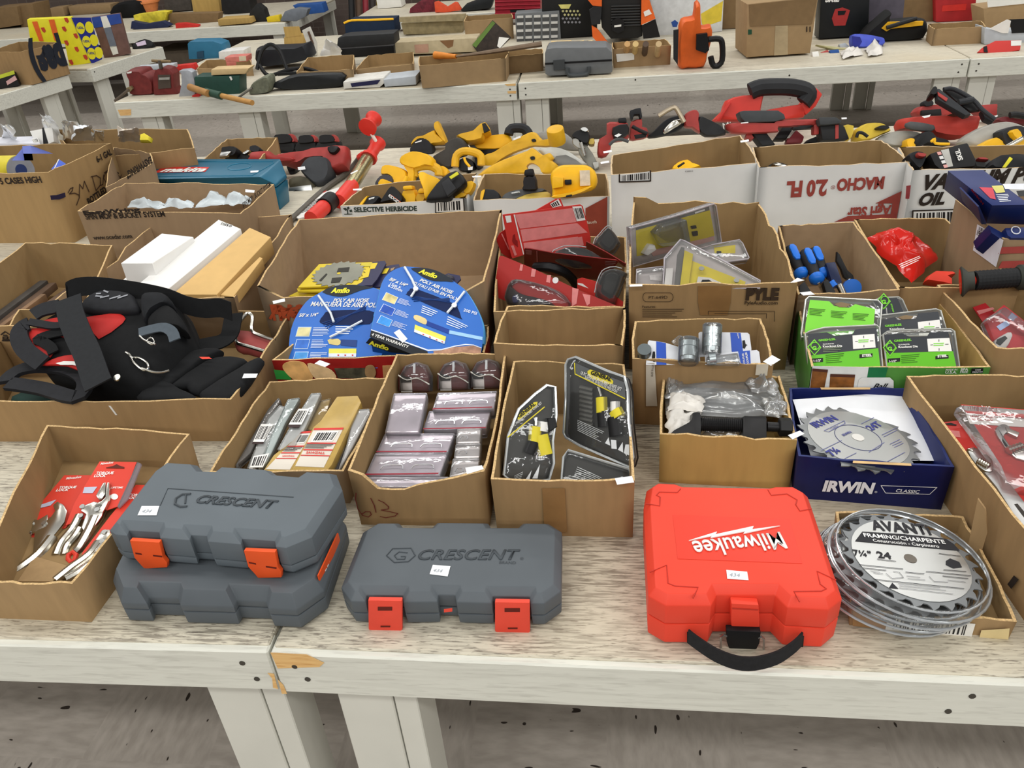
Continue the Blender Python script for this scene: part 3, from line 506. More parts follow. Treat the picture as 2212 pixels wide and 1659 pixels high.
# --- black and red tool bag
M=mp(0,600,.1447); N=mp(300,600,.16276); W=mp(0,760,.2532)
FAB=mat('0d0e10',.85,var=.2,sc=60,bump=.2); FAB2=mat('1c1d21',.75,var=.15,sc=80,bump=.15); FR=mat('b32420',.6,var=.12,sc=20,bump=.2); WEB=mat('49525a',.7,var=.1,sc=90)
r=T('tool_bag','black and red cloth tool bag with shoulder strap lying in the wide carton','bag')
pb=TI(250,720,.185,24)
B().rnd(pb,spl([M(262,930),M(300,790),M(430,640),M(620,500),M(850,420),M(1250,230),M(1700,140),M(2000,190),N(380,200),N(520,310),N(590,560),N(640,800),N(520,980),N(330,1250),N(60,1480),M(1500,1560),M(900,1480),M(560,1330),M(400,1120)],3),.16,k=.22).done('bag_body',FAB,r,sm=60)
B().rnd(pb,spl(ml(M,[(1210,300),(1480,160),(1900,190),(2010,330),(2040,470),(1700,490),(1230,470)]),3),.03,0,.016).done('top_flap',FAB2,r,sm=60)
B().rnd(pb,spl([N(0,200),N(180,150),N(340,180),N(400,300),N(300,330),N(140,420),N(60,540),N(10,500)],3),.06,0,.03).done('bag_fold',mat('111317',.8,var=.2,sc=60),r,sm=60)
B().rnd(pb,spl([N(80,520),N(250,360),N(380,330),N(520,480),N(600,660),N(500,640),N(300,620),N(120,660)],3),.05,0,.024).done('bag_fold',FAB,r,sm=60)
for L in ([(580,640),(900,570),(1240,580),(1690,515),(1840,560),(1820,660),(1460,900),(1330,720),(980,720),(640,690)],[(450,740),(980,770),(990,880),(720,810),(580,880),(520,940),(410,930)],[(415,945),(560,965),(720,1050),(775,1120),(690,1210),(610,1190),(540,1080)],[(590,1290),(760,1210),(950,1150),(1180,1160),(1270,1400),(1000,1310),(760,1295)],[(1510,1290),(1600,1380),(1600,1440),(1520,1430)]):
    B().rnd(pb,spl(ml(M,L),2),.008,0,.006).done('red_lining',FR,r,sm=60)
ribp(b:=B(),pb,spl(ml(M,[(430,660),(600,690),(800,720),(980,700)]),3,False),.009,.006,0,.014); ribp(b,pb,spl(ml(M,[(430,690),(310,760),(290,900),(380,1080),(560,1230),(640,1280)]),3,False),.02,.006,0,.012); ribp(b,pb,spl(ml(M,[(500,560),(640,480),(860,430)]),3,False),.02,.006,0,.012); b.done('bag_rim',FAB2,r)
ribp(b:=B(),pb,spl(ml(M,[(960,800),(700,860),(560,920),(640,960),(760,1040),(800,1120)]),3,False),.012,.004,0,.009); b.done('inner_strap',FAB,r)
ribp(b:=B(),pb,spl(ml(M,[(1020,305),(1060,560),(1170,850),(1290,1100),(1380,1350),(1430,1500),(1470,1600)]),3,False),.029,.004,0,.045); b.done('wide_strap',mat('1d1f22',.75,var=.12,sc=120),r)
sp=TI(250,650,.215,70)
rib(b:=B(),[sp.h(q,.0) for q in spl([M(1030,260),M(1000,210),M(1160,140),M(1420,125),M(1800,165),M(2150,220),N(400,270),N(650,370),N(880,410),N(1080,400),N(1230,450)],3,False)],sp.n.cross(RT).normalized()*.022,.004); b.done('shoulder_strap',FAB,r)
ribp(b:=B(),TI(450,720,.12,20),spl([N(1260,480),N(1235,620),N(1200,760),N(1080,850),N(850,900),N(600,960),N(400,1040),N(280,1110)],3,False),.022,.004,0,.012); b.done('shoulder_strap',FAB,r)
ribp(b:=B(),TI(160,800,.135,12),spl(ml(W,[(50,260),(150,165),(330,125),(560,145),(700,210),(725,300),(640,390),(380,320),(180,285)]),3),.017,.009); b.done('carry_handle',FAB2,r)
pk=TI(440,800,.115,14)
for L in ([(360,1430),(850,1090),(1130,1010),(1330,1020),(1420,1060),(1350,1130),(760,1510),(600,1400)],[(770,1520),(1360,1150),(1500,1060),(1640,1050),(1240,1590),(960,1600)],[(0,1480),(300,1330),(560,1460),(740,1540),(700,1610),(0,1600)],[(250,1250),(560,1000),(900,900),(1100,930),(800,1090),(350,1420)]):
    B().rnd(pk,spl(ml(N,L),2),.03,0,.012).done('pocket',mat('131416',.85,var=.18,sc=50,bump=.15),r,sm=60)
ribp(b:=B(),pb,spl(ml(N,[(0,730),(180,680),(330,660),(440,720),(480,830)]),3,False),.012,.003,0,.05); b.done('grey_webbing',WEB,r)
for nm,pl,L,rr,cl in (('snap_hook',pk,[W(1125,55),W(1180,50),W(1250,90),W(1265,140),W(1220,155),W(1150,100)],.0025,True),('snap_hook',pk,[W(1075,5),W(1100,20),W(1115,40),W(1130,52)],.003,False),('snap_hook',pk,[W(1210,140),W(1300,170),W(1380,175),W(1445,158)],.0028,False),('key_ring',pb,ml(N,[(110,830),(160,795),(205,840),(180,885),(130,870)]),.0015,True),('key_ring',pb,ml(N,[(10,770),(60,820),(120,850),(220,885)]),.002,False)):
    B().tb(pl,spl(L,3,cl),rr,0,.055 if pl is pb else .045,8,closed=cl).done(nm,CR,r)
dc(r,'red_tab',pk,ml(N,[(800,1050),(930,1050),(970,1075),(840,1080)]),ORD,.022); B().disc(pb,M(1740,1485),.008,.004,0,.03).done('rivet',CR,r)
dc(r,'white_print',pb,ml(M,[(830,1275),(950,1245),(1210,1250),(1235,1325),(1080,1300),(900,1300)]),WHT,.0125)
ink(r,pb,[ml(M,L) for L in ([(1430,270),(1520,278)],[(1500,295),(1620,270)],[(1640,312),(1790,268)],[(1760,303),(1900,255)],[(1550,190),(1610,215)],[(1440,235),(1500,232)])],.004,mat('8e9096',.6),o=.0175)
r=T('tool_pouch','faded red pouch with bent chrome wire handle at the right of the tool bag','pouch'); pp_=TI(545,735,.1,16)
B().rnd(pp_,spl(ml(N,[(1240,700),(1450,680),(1800,830),(1690,990),(1400,930),(1270,900)]),2),.03).done('pouch_body',mat('a24c48',.6,var=.1,bump=.1),r,sm=60)
B().tb(pp_,spl(ml(N,[(1690,985),(1430,905),(1315,870),(1290,790),(1310,640),(1390,520),(1450,470),(1510,530),(1500,700),(1600,765),(1800,830)]),3,False),.0045,0,.008,8).done('wire_handle',CR,r)
tag(B().rnd(TI(60,840,.06,5),spl(ml(W,[(60,420),(170,320),(500,400),(500,430)]),2),.05).done('green_pouch',mat('17342e',.8),sm=60),'dark green cloth pouch under the handle of the tool bag','pouch')
x=BOX['B2']; ptag(x.o,TI(541,812,.125,35),[(527,807),(557,807),(553,816),(523,817)]); B().slab([x.P[0].h(W(*q),.004) for q in ((925,460),(945,465),(1000,540),(985,540))],x.P[0].n,.001).done('torn_paper',WHT,x.o,sm=0)
# --- long blades in clear tubes
M=mp(540,760,.2532); AMB=mat('b89a54',.25,var=.12); AMC=None
def stick(label,L,z,d,m,lab=None,t=8,band=None,name='blade_pack'):
    r=T(name,label,'blade pack','long blade packs in the flat carton'); pl=TI(*M(500,700),z,t); B().ext(pl,ml(M,L),d,0,-.004).done('blades',m,r,bev=.002,seg=1); B().ext(pl,ml(M,L),d+.006,0,0).done('clear_tube',CLG,r,bev=.004,seg=2)
    if lab: bar(r,pl,ml(M,lab),9,o=.0016,seed=len(label)); 
    if band: dc(r,'label_band',pl,ml(M,band),mat('3a2a2a',.6),.002)
    return r
WB2=mat('d9dcd8',.5,var=.12,sc=30)
stick('leftmost slim dark blade pack in the flat carton behind the case stack',[(-130,970),(150,490),(240,385),(262,410),(140,600),(0,860)],.05,.012,mat('77726c',.5,var=.3))
stick('second blade pack from the left with barcode label, flat carton',[(-30,990),(150,560),(250,450),(320,470),(100,900),(50,1000)],.054,.012,WB2,[(95,615),(200,615),(118,768),(25,768)],band=[(22,770),(118,770),(112,785),(18,785)])
stick('pale blade pack with teal printing in the flat carton',[(70,1000),(180,700),(320,400),(425,385),(300,600),(150,930)],.058,.012,mat('cfdcd8',.5,var=.15,sc=14),[(30,890),(165,865),(110,985),(0,985)])
stick('uppermost white blade pack with barcode at the back of the flat carton',[(230,830),(330,650),(520,350),(605,345),(480,620),(370,830)],.066,.012,WB2,[(415,485),(510,485),(440,620),(330,620)],band=[(330,622),(430,622),(420,645),(325,645)])
stick('slim amber tube of blades beside the wide amber box',[(470,660),(600,410),(690,390),(650,530),(570,670)],.055,.02,AMB)
rb=mat('d9d2c6',.6,var=.03); rd_=mat('cf3a33',.5)
def boxlab(label,L,cap,lab,z):
    r=T('blade_box',label,'blade box'); pl=TI(*M(600,800),z,8); B().ext(pl,ml(M,L),.03).done('plastic_box',AMB,r,bev=.003); B().ext(pl,ml(M,cap),.032,0,.001).done('card_sleeve',rb,r,sm=0)
    a,b_,c,d=cap[:4]; g=lambda t:[(a[0]+(d[0]-a[0])*t,a[1]+(d[1]-a[1])*t),(b_[0]+(c[0]-b_[0])*t,b_[1]+(c[1]-b_[1])*t)]
    for t0,t1 in ((0,.05),(.38,.41),(.55,.58),(.70,.72)): p=g(t0)+g(t1)[::-1]; dc(r,'red_stripe',pl,ml(M,p),rd_,.002)
    bar(r,pl,ml(M,lab),12,o=.0022,seed=len(label)); p=g(.42)+g(.54)[::-1]; lines(r,pl,ml(M,p),4,mat('4a4440',.7),o=.0025)
    p=g(.60); tx(r,pl,'SAWZALL',M(p[0][0]+(p[1][0]-p[0][0])*.1,p[0][1]+22),M(p[0][0]+(p[1][0]-p[0][0])*.75,p[1][1]+22),rd_,bold=.03,o=.0024); return r
boxlab('wide amber plastic blade box with red and white sleeve in the flat carton',[(540,640),(600,590),(740,380),(920,370),(950,430),(820,700),(700,960),(620,1060),(330,1060),(420,880)],[(550,650),(800,645),(630,985),(385,975)],[(570,680),(760,675),(700,765),(515,770)],.064)
boxlab('narrow amber blade box with red and white sleeve left of the wide one',[(440,690),(545,670),(440,900),(340,1060),(80,1060),(200,880)],[(440,680),(540,672),(340,1005),(135,1000)],[(430,700),(515,697),(460,780),(380,785)],.058)
stick('white blade pack standing along the right wall of the flat carton',[(740,1040),(820,800),(890,490),(1020,480),(1025,520),(880,800)],.066,.01,mat('e2e2df',.5,var=.06))
stick('dark blade card wedged beside the wide amber box',[(670,1030),(790,790),(820,790),(740,1045)],.055,.008,mat('3a3438',.5,var=.2))
x=BOX['B4']; ink(x.o,x.P[0],[ml(M,L) for L in ([(905,1205),(900,1260),(920,1340),(960,1395),(1010,1410),(1035,1390),(1025,1365),(985,1365),(955,1385)],[(1030,1250),(1060,1310),(1075,1370)],[(1095,1265),(1140,1285),(1180,1320),(1180,1340),(1120,1350),(1200,1365),(1260,1380),(1240,1400),(1160,1415),(1110,1405)])],.0018,mat('6e2a24',.7),o=.004)
ptag(x.o,TI(1016,1016,.135,35),[(1005,1010),(1041,1005),(1045,1013),(1009,1024)])
# --- silvery clear packs
HOLO=mat('dedbe2',.2,.2,var=.2,sc=9); PINK=clear('fdf8fa',.06)
def silver(label,L,z,t=6,red=True,hold=2,body=HOLO):
    r=T('clear_pack',label,'blister pack','silvery packs in the carton marked 613'); pl=TI(*M(1400,700),z,t); c=ml(M,L)
    B().ext(pl,c,.022,0,-.003).done('foil_card',body,r,bev=.002,seg=1); B().ext(pl,c,.03,0,.004).done('clamshell',PINK,r,bev=.004)
    a,b_,cc,d=c[:4]; g=lambda u,v:(a[0]+(b_[0]-a[0])*u+(d[0]-a[0])*v,a[1]+(b_[1]-a[1])*u+(d[1]-a[1])*v)
    if red: dc(r,'red_edge',pl,[g(0,.94),g(1,.94),g(1,1),g(0,1)],mat('8e1f30',.4),.005)
    e=B()
    for i in range(hold):
        u=.18+i*.42; e.tb(pl,spl([g(u,.75),g(u+.04,.58),g(u+.26,.58),g(u+.3,.75)],3,False),.0012,0,.005,6)
    if hold: e.done('moulded_rim',mat('d5d6da',.12,.7),r)
    return r
silver('upright silvery pack with red strip at left of the carton marked 613',[(1225,350),(1510,345),(1440,680),(1150,685)],.09,8,False,0)
silver('silvery pack at the back right of the carton marked 613',[(1600,345),(2110,330),(2085,480),(1555,490)],.085)
silver('silvery pack in second row right of the carton marked 613',[(1525,500),(2060,490),(2015,645),(1475,660)],.08)
silver('silvery pack in third row left of the carton marked 613',[(1150,690),(1750,690),(1690,850),(1075,855)],.082)
silver('silvery pack in fourth row left of the carton marked 613',[(1065,860),(1690,852),(1620,1050),(980,1050)],.084)
silver('silvery pack against the cut down front wall of the carton marked 613',[(980,1058),(1700,1060),(1690,1150),(990,1150)],.08,4,False,0)
SG=mat('cfd0cc',.25,.4,var=.2,sc=14)
for k,(L,nm) in enumerate((([(1770,650),(1975,645),(1965,770),(1755,775)],'upper'),([(1755,780),(1970,772),(1960,895),(1740,900)],'middle'),([(1730,905),(1960,898),(1950,1010),(1700,1065)],'lower'))): silver('%s of three small clear packs along the right wall of the carton marked 613'%nm,L,.09,8,False,1,SG)
for k,(cx,cy) in enumerate(((1400,230),(1735,215),(2015,200))):
    r=T('dome_pack','%s of three clear domed packs along the back wall of the carton marked 613'%('left','middle','right')[k],'blister pack','domed packs in the carton marked 613'); pl=TI(*M(cx,cy),.1,62)
    c=ml(M,[(cx-140,cy+115),(cx-140,cy-20),(cx-90,cy-110),(cx,cy-140),(cx+90,cy-110),(cx+135,cy-20),(cx+135,cy+115)])
    B().ext(pl,c,.03,0,-.012).done('card',mat('5a2724',.5,var=.3,sc=30),r,bev=.006); B().rnd(pl,c,.05,0,.008,k=.2).done('clear_dome',clear('f2eeee',.05),r,sm=60)
    dc(r,'white_label',pl,ml(M,[(cx-120,cy+10),(cx-20,cy+5),(cx-15,cy+115),(cx-110,cy+115)]),WHT,-.011); dc(r,'black_band',pl,ml(M,[(cx-125,cy-30),(cx-20,cy-10),(cx-25,cy+30),(cx-110,cy+35)]),BLK,-.0095)
    B().tb(pl,spl(ml(M,[(cx-135,cy-30),(cx-60,cy+10),(cx+30,cy-5),(cx+130,cy+50)]),3,False),.0016,0,.009,6).done('moulded_rim',CR,r); B().tb(pl,ml(M,[(cx,cy-50),(cx+2,cy-130)]),.0028,0,.011,6).done('hang_tab',mat('d8dadd',.15,.4),r)
# --- hobby knife sets
M=mp(1060,760,.2532); YL=mat('d8c832',.45,var=.05); BKG=mat('34332f',.4,var=.12)
def knifeset(label,L,pl,d,lab,txt,knives,icons,pr):
    r=T('hobby_knife_set',label,'knife set','hobby knife sets in the carton'); c=ml(M,L); B().ext(pl,c,d*.6,0,-d*.4).done('black_base',BLK,r,bev=.004); B().ext(pl,c,.004,0,-d*.4+.004).done('tray',BKG,r,sm=0)
    B().ext(pl,c,d*.45,0,.002).done('clear_cover',clear('fafafa',.03),r,bev=.006); B().tb(pl,c,.0028,0,.0,6,closed=True).done('cover_rim',mat('cfd3d4',.12,.6,var=.15),r)
    if lab: B().ext(pl,ml(M,lab),.001,0,.003).done('oval_label',YL,r,sm=0)
    for s,a,b_,m,k in txt: tx(r,pl,s,M(*a),M(*b_),m,o=.0045,**k)
    for kn in knives:
        h=T.__call__ if 0 else None
        for nm,seg,rr,m in kn: B().tb(pl,ml(M,seg),rr,0,-.004,10,.7).done(nm,m,r)
    for q in icons: dc(r,'blade_icon',pl,ml(M,q),mat('d5d8da',.5),.003)
    for q,n in pr: lines(r,pl,ml(M,q),n,mat('b9bcbc',.5),.3,o=.003)
    return r
pl=P3(at(*M(690,80),.2),at(*M(1180,270),.2),at(*M(630,720),.085))
r=knifeset('upper clear cased hobby knife set leaning against the right wall of its carton',[(640,110),(660,65),(725,45),(870,110),(1010,170),(1140,215),(1170,330),(1180,600),(1215,900),(1190,985),(1080,940),(760,800),(640,730),(622,690),(640,400)],pl,.04,[(825,165),(850,150),(1000,205),(1045,250),(1040,275),(1000,275),(860,225),(828,195)],[('GENERAL',(850,190),(1025,252),BLK,{'bold':.04}),('18 PC PRECISION HOBBY KNIFE SET',(765,190),(1110,335),WHT,{'hs':1.5}),('JUEGO DE 18 PIEZAS DE PRECISION',(800,225),(1075,350),WHT,{'hs':1.4})],
 [(('knife_handle',[(945,390),(950,520)],.012,YL),('knife_grip',[(950,510),(960,640)],.012,BLK),('knife_blade',[(915,300),(940,380)],.003,CR)),(('knife_handle',[(1065,500),(1095,560)],.014,YL),('knife_grip',[(1050,560),(1070,720)],.014,BLK),('white_cap',[(1062,425),(1062,505)],.010,WHT))],
 [[(1005,730),(1020,800),(975,780)],[(1025,750),(1070,755),(1075,830),(1030,825)],[(1125,770),(1130,860),(1085,835)],[(1150,790),(1180,790),(1185,885),(1135,865)]],[([(740,580),(985,690),(960,790),(740,680)],7)])
B().tb(pl,ml(M,[(1145,400),(720,190),(715,95)]),.0011,0,.004,6).done('yellow_outline',YL,r)
dc(r,'title_panel',pl,ml(M,[(722,95),(850,150),(1140,260),(1150,395),(720,190)]),mat('55585a',.5,var=.1),.0025)
g=B()
for k in range(9): g.tb(pl,ml(M,[(760,300+k*38),(870,325+k*38)]),.004,0,-.002,6,.5)
g.done('spare_blades',mat('6b6a64',.4,.5),r)
pl=P3(at(*M(240,480),.17),at(*M(520,290),.19),at(*M(130,1000),.09))
r=knifeset('lower left clear cased hobby knife set leaning in its carton',[(112,1050),(150,720),(240,490),(380,360),(480,285),(550,300),(560,540),(530,760),(540,950),(500,1090),(330,1120),(180,1110)],pl,.04,[(230,570),(250,520),(370,430),(400,425),(395,455),(300,540),(240,585)],[('GENERAL',(245,565),(385,450),BLK,{'bold':.04}),('18 PC PRECISION HOBBY KNIFE SET',(180,655),(440,440),WHT,{'hs':1.3})],
 [(('knife_handle',[(385,640),(370,770)],.012,YL),('knife_grip',[(370,770),(330,870)],.012,BLK),('knife_blade',[(390,560),(386,630)],.003,CR)),(('white_cap',[(450,600),(440,680)],.011,WHT),('knife_handle',[(430,710),(470,880)],.014,YL))],[[(420,960),(400,1080),(355,1080)],[(350,1010),(330,1090),(300,1085)]],[([(200,1060),(280,1020),(290,1080),(210,1100)],4)])
B().tb(pl,ml(M,[(145,730),(460,470)]),.0011,0,.004,6).done('yellow_outline',YL,r)
B().rnd(pl,ml(M,[(480,560),(560,560),(575,640),(500,690)]),.02,0,.006).done('latch',BLK,r)
pl=TI(*M(850,1000),.085,14)
knifeset('bottom hobby knife set lying under the leaning ones',[(600,1130),(620,900),(660,840),(1180,1000),(1200,1080),(960,1130)],pl,.03,None,[],[],[],[([(740,980),(960,1080),(940,1150),(700,1080)],6)])
x=BOX['B5']; ptag(x.o,TI(1349,1040,.135,40),[(1328,1033),(1365,1028),(1370,1042),(1333,1047)]); dc(x.o,'packing_tape',x.P[0],[(1171,1055),(1220,1055),(1225,1150),(1176,1150)],mat('8c6a42',.3,var=.1),.005)
# --- press and bagged parts
M=mp(1370,680,.1688); PB=mat('1a1a1b',.42,var=.2,sc=40); pl=TI(1560,930,.118,50)
r=T('ball_joint_press','black threaded ball joint press across the yellowish carton','press')
B().ext(pl,spl(ml(M,[(470,1520),(600,1430),(710,1370),(745,1310),(745,1262),(775,1246),(835,1250),(850,1290),(850,1540),(720,1570)]),2),.045).done('forged_jaw',PB,r,bev=.005)
a=pl.h(M(850,1400),-.012); b_=pl.h(M(1400,1415),-.012); n=44; B().lathe(a,b_,[(i/n,.0135 if i%2 else .0118) for i in range(n+1)],seg=16).done('threaded_rod',PB,r,sm=0)
B().ext(pl,ml(M,[(1390,1300),(1420,1290),(1690,1300),(1700,1330),(1700,1610),(1390,1600)]),.045,0,.004).done('nut_block',PB,r,bev=.004)
B().cyl(pl.h(M(1700,1430),-.012),pl.h(M(1870,1440),-.012),.009).done('bolt_shank',PB,r); c0=pl.h(M(1850,1435),-.012); c1=pl.h(M(2010,1440),-.012); B().lathe(c0,c1,[(0,.016),(.06,.0175),(.94,.0175),(1,.016)],seg=6).done('hex_head',PB,r,sm=0)
BAGM=clear('f4f1ec',.26,.2); FILM=mat('d6d2cb',.35,var=.18,sc=10)
for k,(L,z,lab) in enumerate((([(400,900),(900,840),(1700,860),(1860,1000),(1750,1130),(500,1010)],.1,'long bagged grey steel arm at the back of the yellowish carton'),([(480,1080),(900,1060),(1640,1110),(1700,1230),(900,1250),(480,1220)],.09,'bagged grey steel arm in the middle of the yellowish carton'))):
    r=T('bagged_arm',lab,'bagged part'); B().rnd(HZ(z),ml(M,L),.03,k=.12).done('steel_arm',mat('7f8488',.4,.4,var=.12),r,sm=60)
    q=[at(*M(*p),z+.002) for p in (L[0],(L[-2]),L[3],L[1])]; B().crumple([at(*M(390,L[0][1]-60),z),at(*M(400,L[-1][1]+60),z),at(*M(1880,L[-1][1]+100),z),at(*M(1850,L[1][1]-40),z)],V((0,0,1)),.022,k+2,res=12).done('plastic_bag',BAGM,r,sm=80)
for k,(L,z,lab) in enumerate((([(400,760),(620,750),(600,1000),(400,1000)],.105,'crumpled clear bag in the back left corner of the yellowish carton'),([(470,1010),(900,1090),(880,1240),(430,1230)],.11,'white foam wrapped part left of the middle in the yellowish carton'),([(410,1240),(860,1230),(760,1560),(420,1530)],.1,'crumpled white plastic beside the jaw of the black press'),([(1380,820),(1800,830),(1880,1050),(1500,980)],.115,'crumpled clear bag in the back right corner of the yellowish carton'),([(1650,1080),(1900,1040),(1960,1300),(1680,1290)],.11,'bunched clear bag along the right wall of the yellowish carton'),([(850,1490),(1380,1480),(1390,1600),(850,1580)],.09,'clear bag under the threaded rod of the black press'))):
    q=[at(*M(*p),z) for p in L]; tag(B().crumple([q[0],q[3],q[2],q[1]],V((0,0,1)),.025,k+11,res=12).done('plastic_bag',FILM if k in(1,2) else BAGM,sm=80),lab,'plastic bag')
x=BOX['B6']; ptag(x.o,TI(1717,938,.12,35),[(1702,940),(1728,930),(1738,937),(1712,949)])
# ---------------------------------------------------------------- second rows of cartons
BLU=mat('2f6cc4',.35,var=.06,sc=10); HOSE=mat('4fa3e0',.35,var=.1,sc=60); NVY=mat('16264f',.4,var=.08); AY=mat('e6df3a',.5)
# --- blue air hose packs
def hosepack(label,pl,L,hole,d,M,extra):
    r=T('air_hose_pack',label,'hose pack'); c=spl(ml(M,L[0]),3,False)+ml(M,L[1]); c=[(q[0],q[1]) for q in c]
    B().ext(pl,c,.0025).done('printed_card',BLU,r,sm=0); p=[pl.h(q) for q in c]; ce=sum(p,V())/len(p); b=B()
    for k in range(7):
        z=.012+k*(d-.02)/6; n=len(spl(ml(M,L[0]),3,False)); ring=[ce+(v-ce)*(.985+.012*math.sin(k*2.1))-pl.n*z for v in p[:n]]; b.tube(ring,.0062,0,8)
    b.done('coiled_hose',HOSE,r,sm=60)
    B().slab([ce+(v-ce)*.955-pl.n*.004 for v in p],pl.n,d-.006).done('hose_core',mat('2c6cae',.4,var=.15,sc=50),r,sm=30)
    h=dc(r,'hand_hole',pl,spl(ml(M,hole),2),mat('0c1f4a',.7),.0008); g=B()
    for k in range(4): g.tb(pl,[(M(*hole[0])[0]+6+k*3,M(*hole[0])[1]+4+k*4),(M(*hole[3])[0]-8,M(*hole[3])[1]-2-k*3)],.0012,0,.001,5)
    g.done('hose_in_hole',mat('173a78',.4),r)
    extra(r); return r
N=mp(780,560,.14463); M=mp(580,560,.15066)
gw=mat('dfe6f2',.5)
def ex1(r):
    pl=pH2
    dc(r,'brand_panel',pl,spl(ml(M,[(770,470),(900,395),(1080,368),(1240,365),(1400,385),(1500,405),(1340,440),(1180,500),(1060,535),(930,525)]),2),mat('20262f',.5),.001)
    tx(r,pl,'Amflo',M(890,480),M(1160,480),AY,bold=.05,sh=.2,o=.0018); tx(r,pl,'POLY AIR HOSE',M(925,610),M(1440,610),WHT,bold=.03,sh=.25,o=.0014); tx(r,pl,'MANGUERA DE AIRE POLI',M(600,670),M(1560,690),WHT,bold=.02,sh=.25,o=.0014,hs=1.2)
    tx(r,pl,'50\' x 1/4"',M(435,825),M(710,815),WHT,bold=.03,sh=.15,o=.0014)
    for y in (970,1145,1325): dc(r,'picture',pl,ml(M,[(425-(y-970)*.12,y),(620-(y-970)*.12,y),(585-(y-970)*.12,y+140),(385-(y-970)*.12,y+140)]),mat('bcd3ee',.5),.0009); dc(r,'picture',pl,ml(M,[(432-(y-970)*.12,y+8),(608-(y-970)*.12,y+8),(578-(y-970)*.12,y+130),(395-(y-970)*.12,y+130)]),mat(('d8cf9a','3b6fc6','4d9ae2')[(y-970)//170],.5,var=.2,sc=40),.0013); lines(r,pl,ml(M,[(645-(y-970)*.12,y+10),(890-(y-970)*.12,y+10),(870-(y-970)*.12,y+140),(620-(y-970)*.12,y+140)]),6,gw,.35,seed=y,o=.0014)
    lines(r,pl,ml(M,[(960,960),(1240,960),(1250,1090),(960,1090)]),4,gw,.45,o=.0014); dc(r,'size_chart',pl,ml(M,[(865,1280),(1260,1280),(1255,1400),(860,1400)]),mat('e3df5c',.5),.0012); dc(r,'size_chart',pl,ml(M,[(862,1350),(1258,1350),(1255,1400),(860,1400)]),gw,.0016)
    for x_ in (1000,1100,1205): dc(r,'red_dot',pl,ml(M,[(x_-12,1365),(x_+12,1365),(x_+10,1385),(x_-10,1385)]),RED,.002)
    dc(r,'fitting_picture',pl,ml(M,[(845,1160),(880,1140),(1000,1140),(1035,1170),(1030,1215),(990,1235),(870,1215)]),mat('c9b97a',.4,.4),.0012); dc(r,'fitting_picture',pl,ml(M,[(1035,1150),(1270,1160),(1260,1255),(1035,1235)]),mat('22407e',.5),.0012)
    t=B(); t.tb(pl,ml(M,[(715,520),(890,770),(935,900)]),.0028,0,.006,6); t.tb(pl,ml(M,[(880,1115),(1120,1000),(1345,880)]),.0028,0,.006,6); t.done('cable_tie',mat('dfe6ea',.3),r)
    ptag(r,TI(695,795,.118,30),ml(M,[(735,1445),(885,1500),(810,1545),(660,1495)]))
pH2=P3(at(*M(300,1440),.088),at(*M(1300,1500),.088),at(*M(900,380),.2))
hosepack('left flat blue air hose pack lower in the puppy print carton',pH2,([(290,1560),(290,1430),(305,1100),(380,850),(540,610),(700,500),(900,395),(1080,368),(1250,365),(1400,385),(1560,430),(1640,520),(1690,700),(1690,1000)],[(1650,1300),(1560,1560)]),[(730,890),(790,800),(900,735),(1450,735),(1500,800),(1450,930),(900,945),(780,930)],.06,M,ex1)
pH=P3(at(*N(140,1150),.15),at(*N(1000,1415),.118),at(*N(800,115),.24))
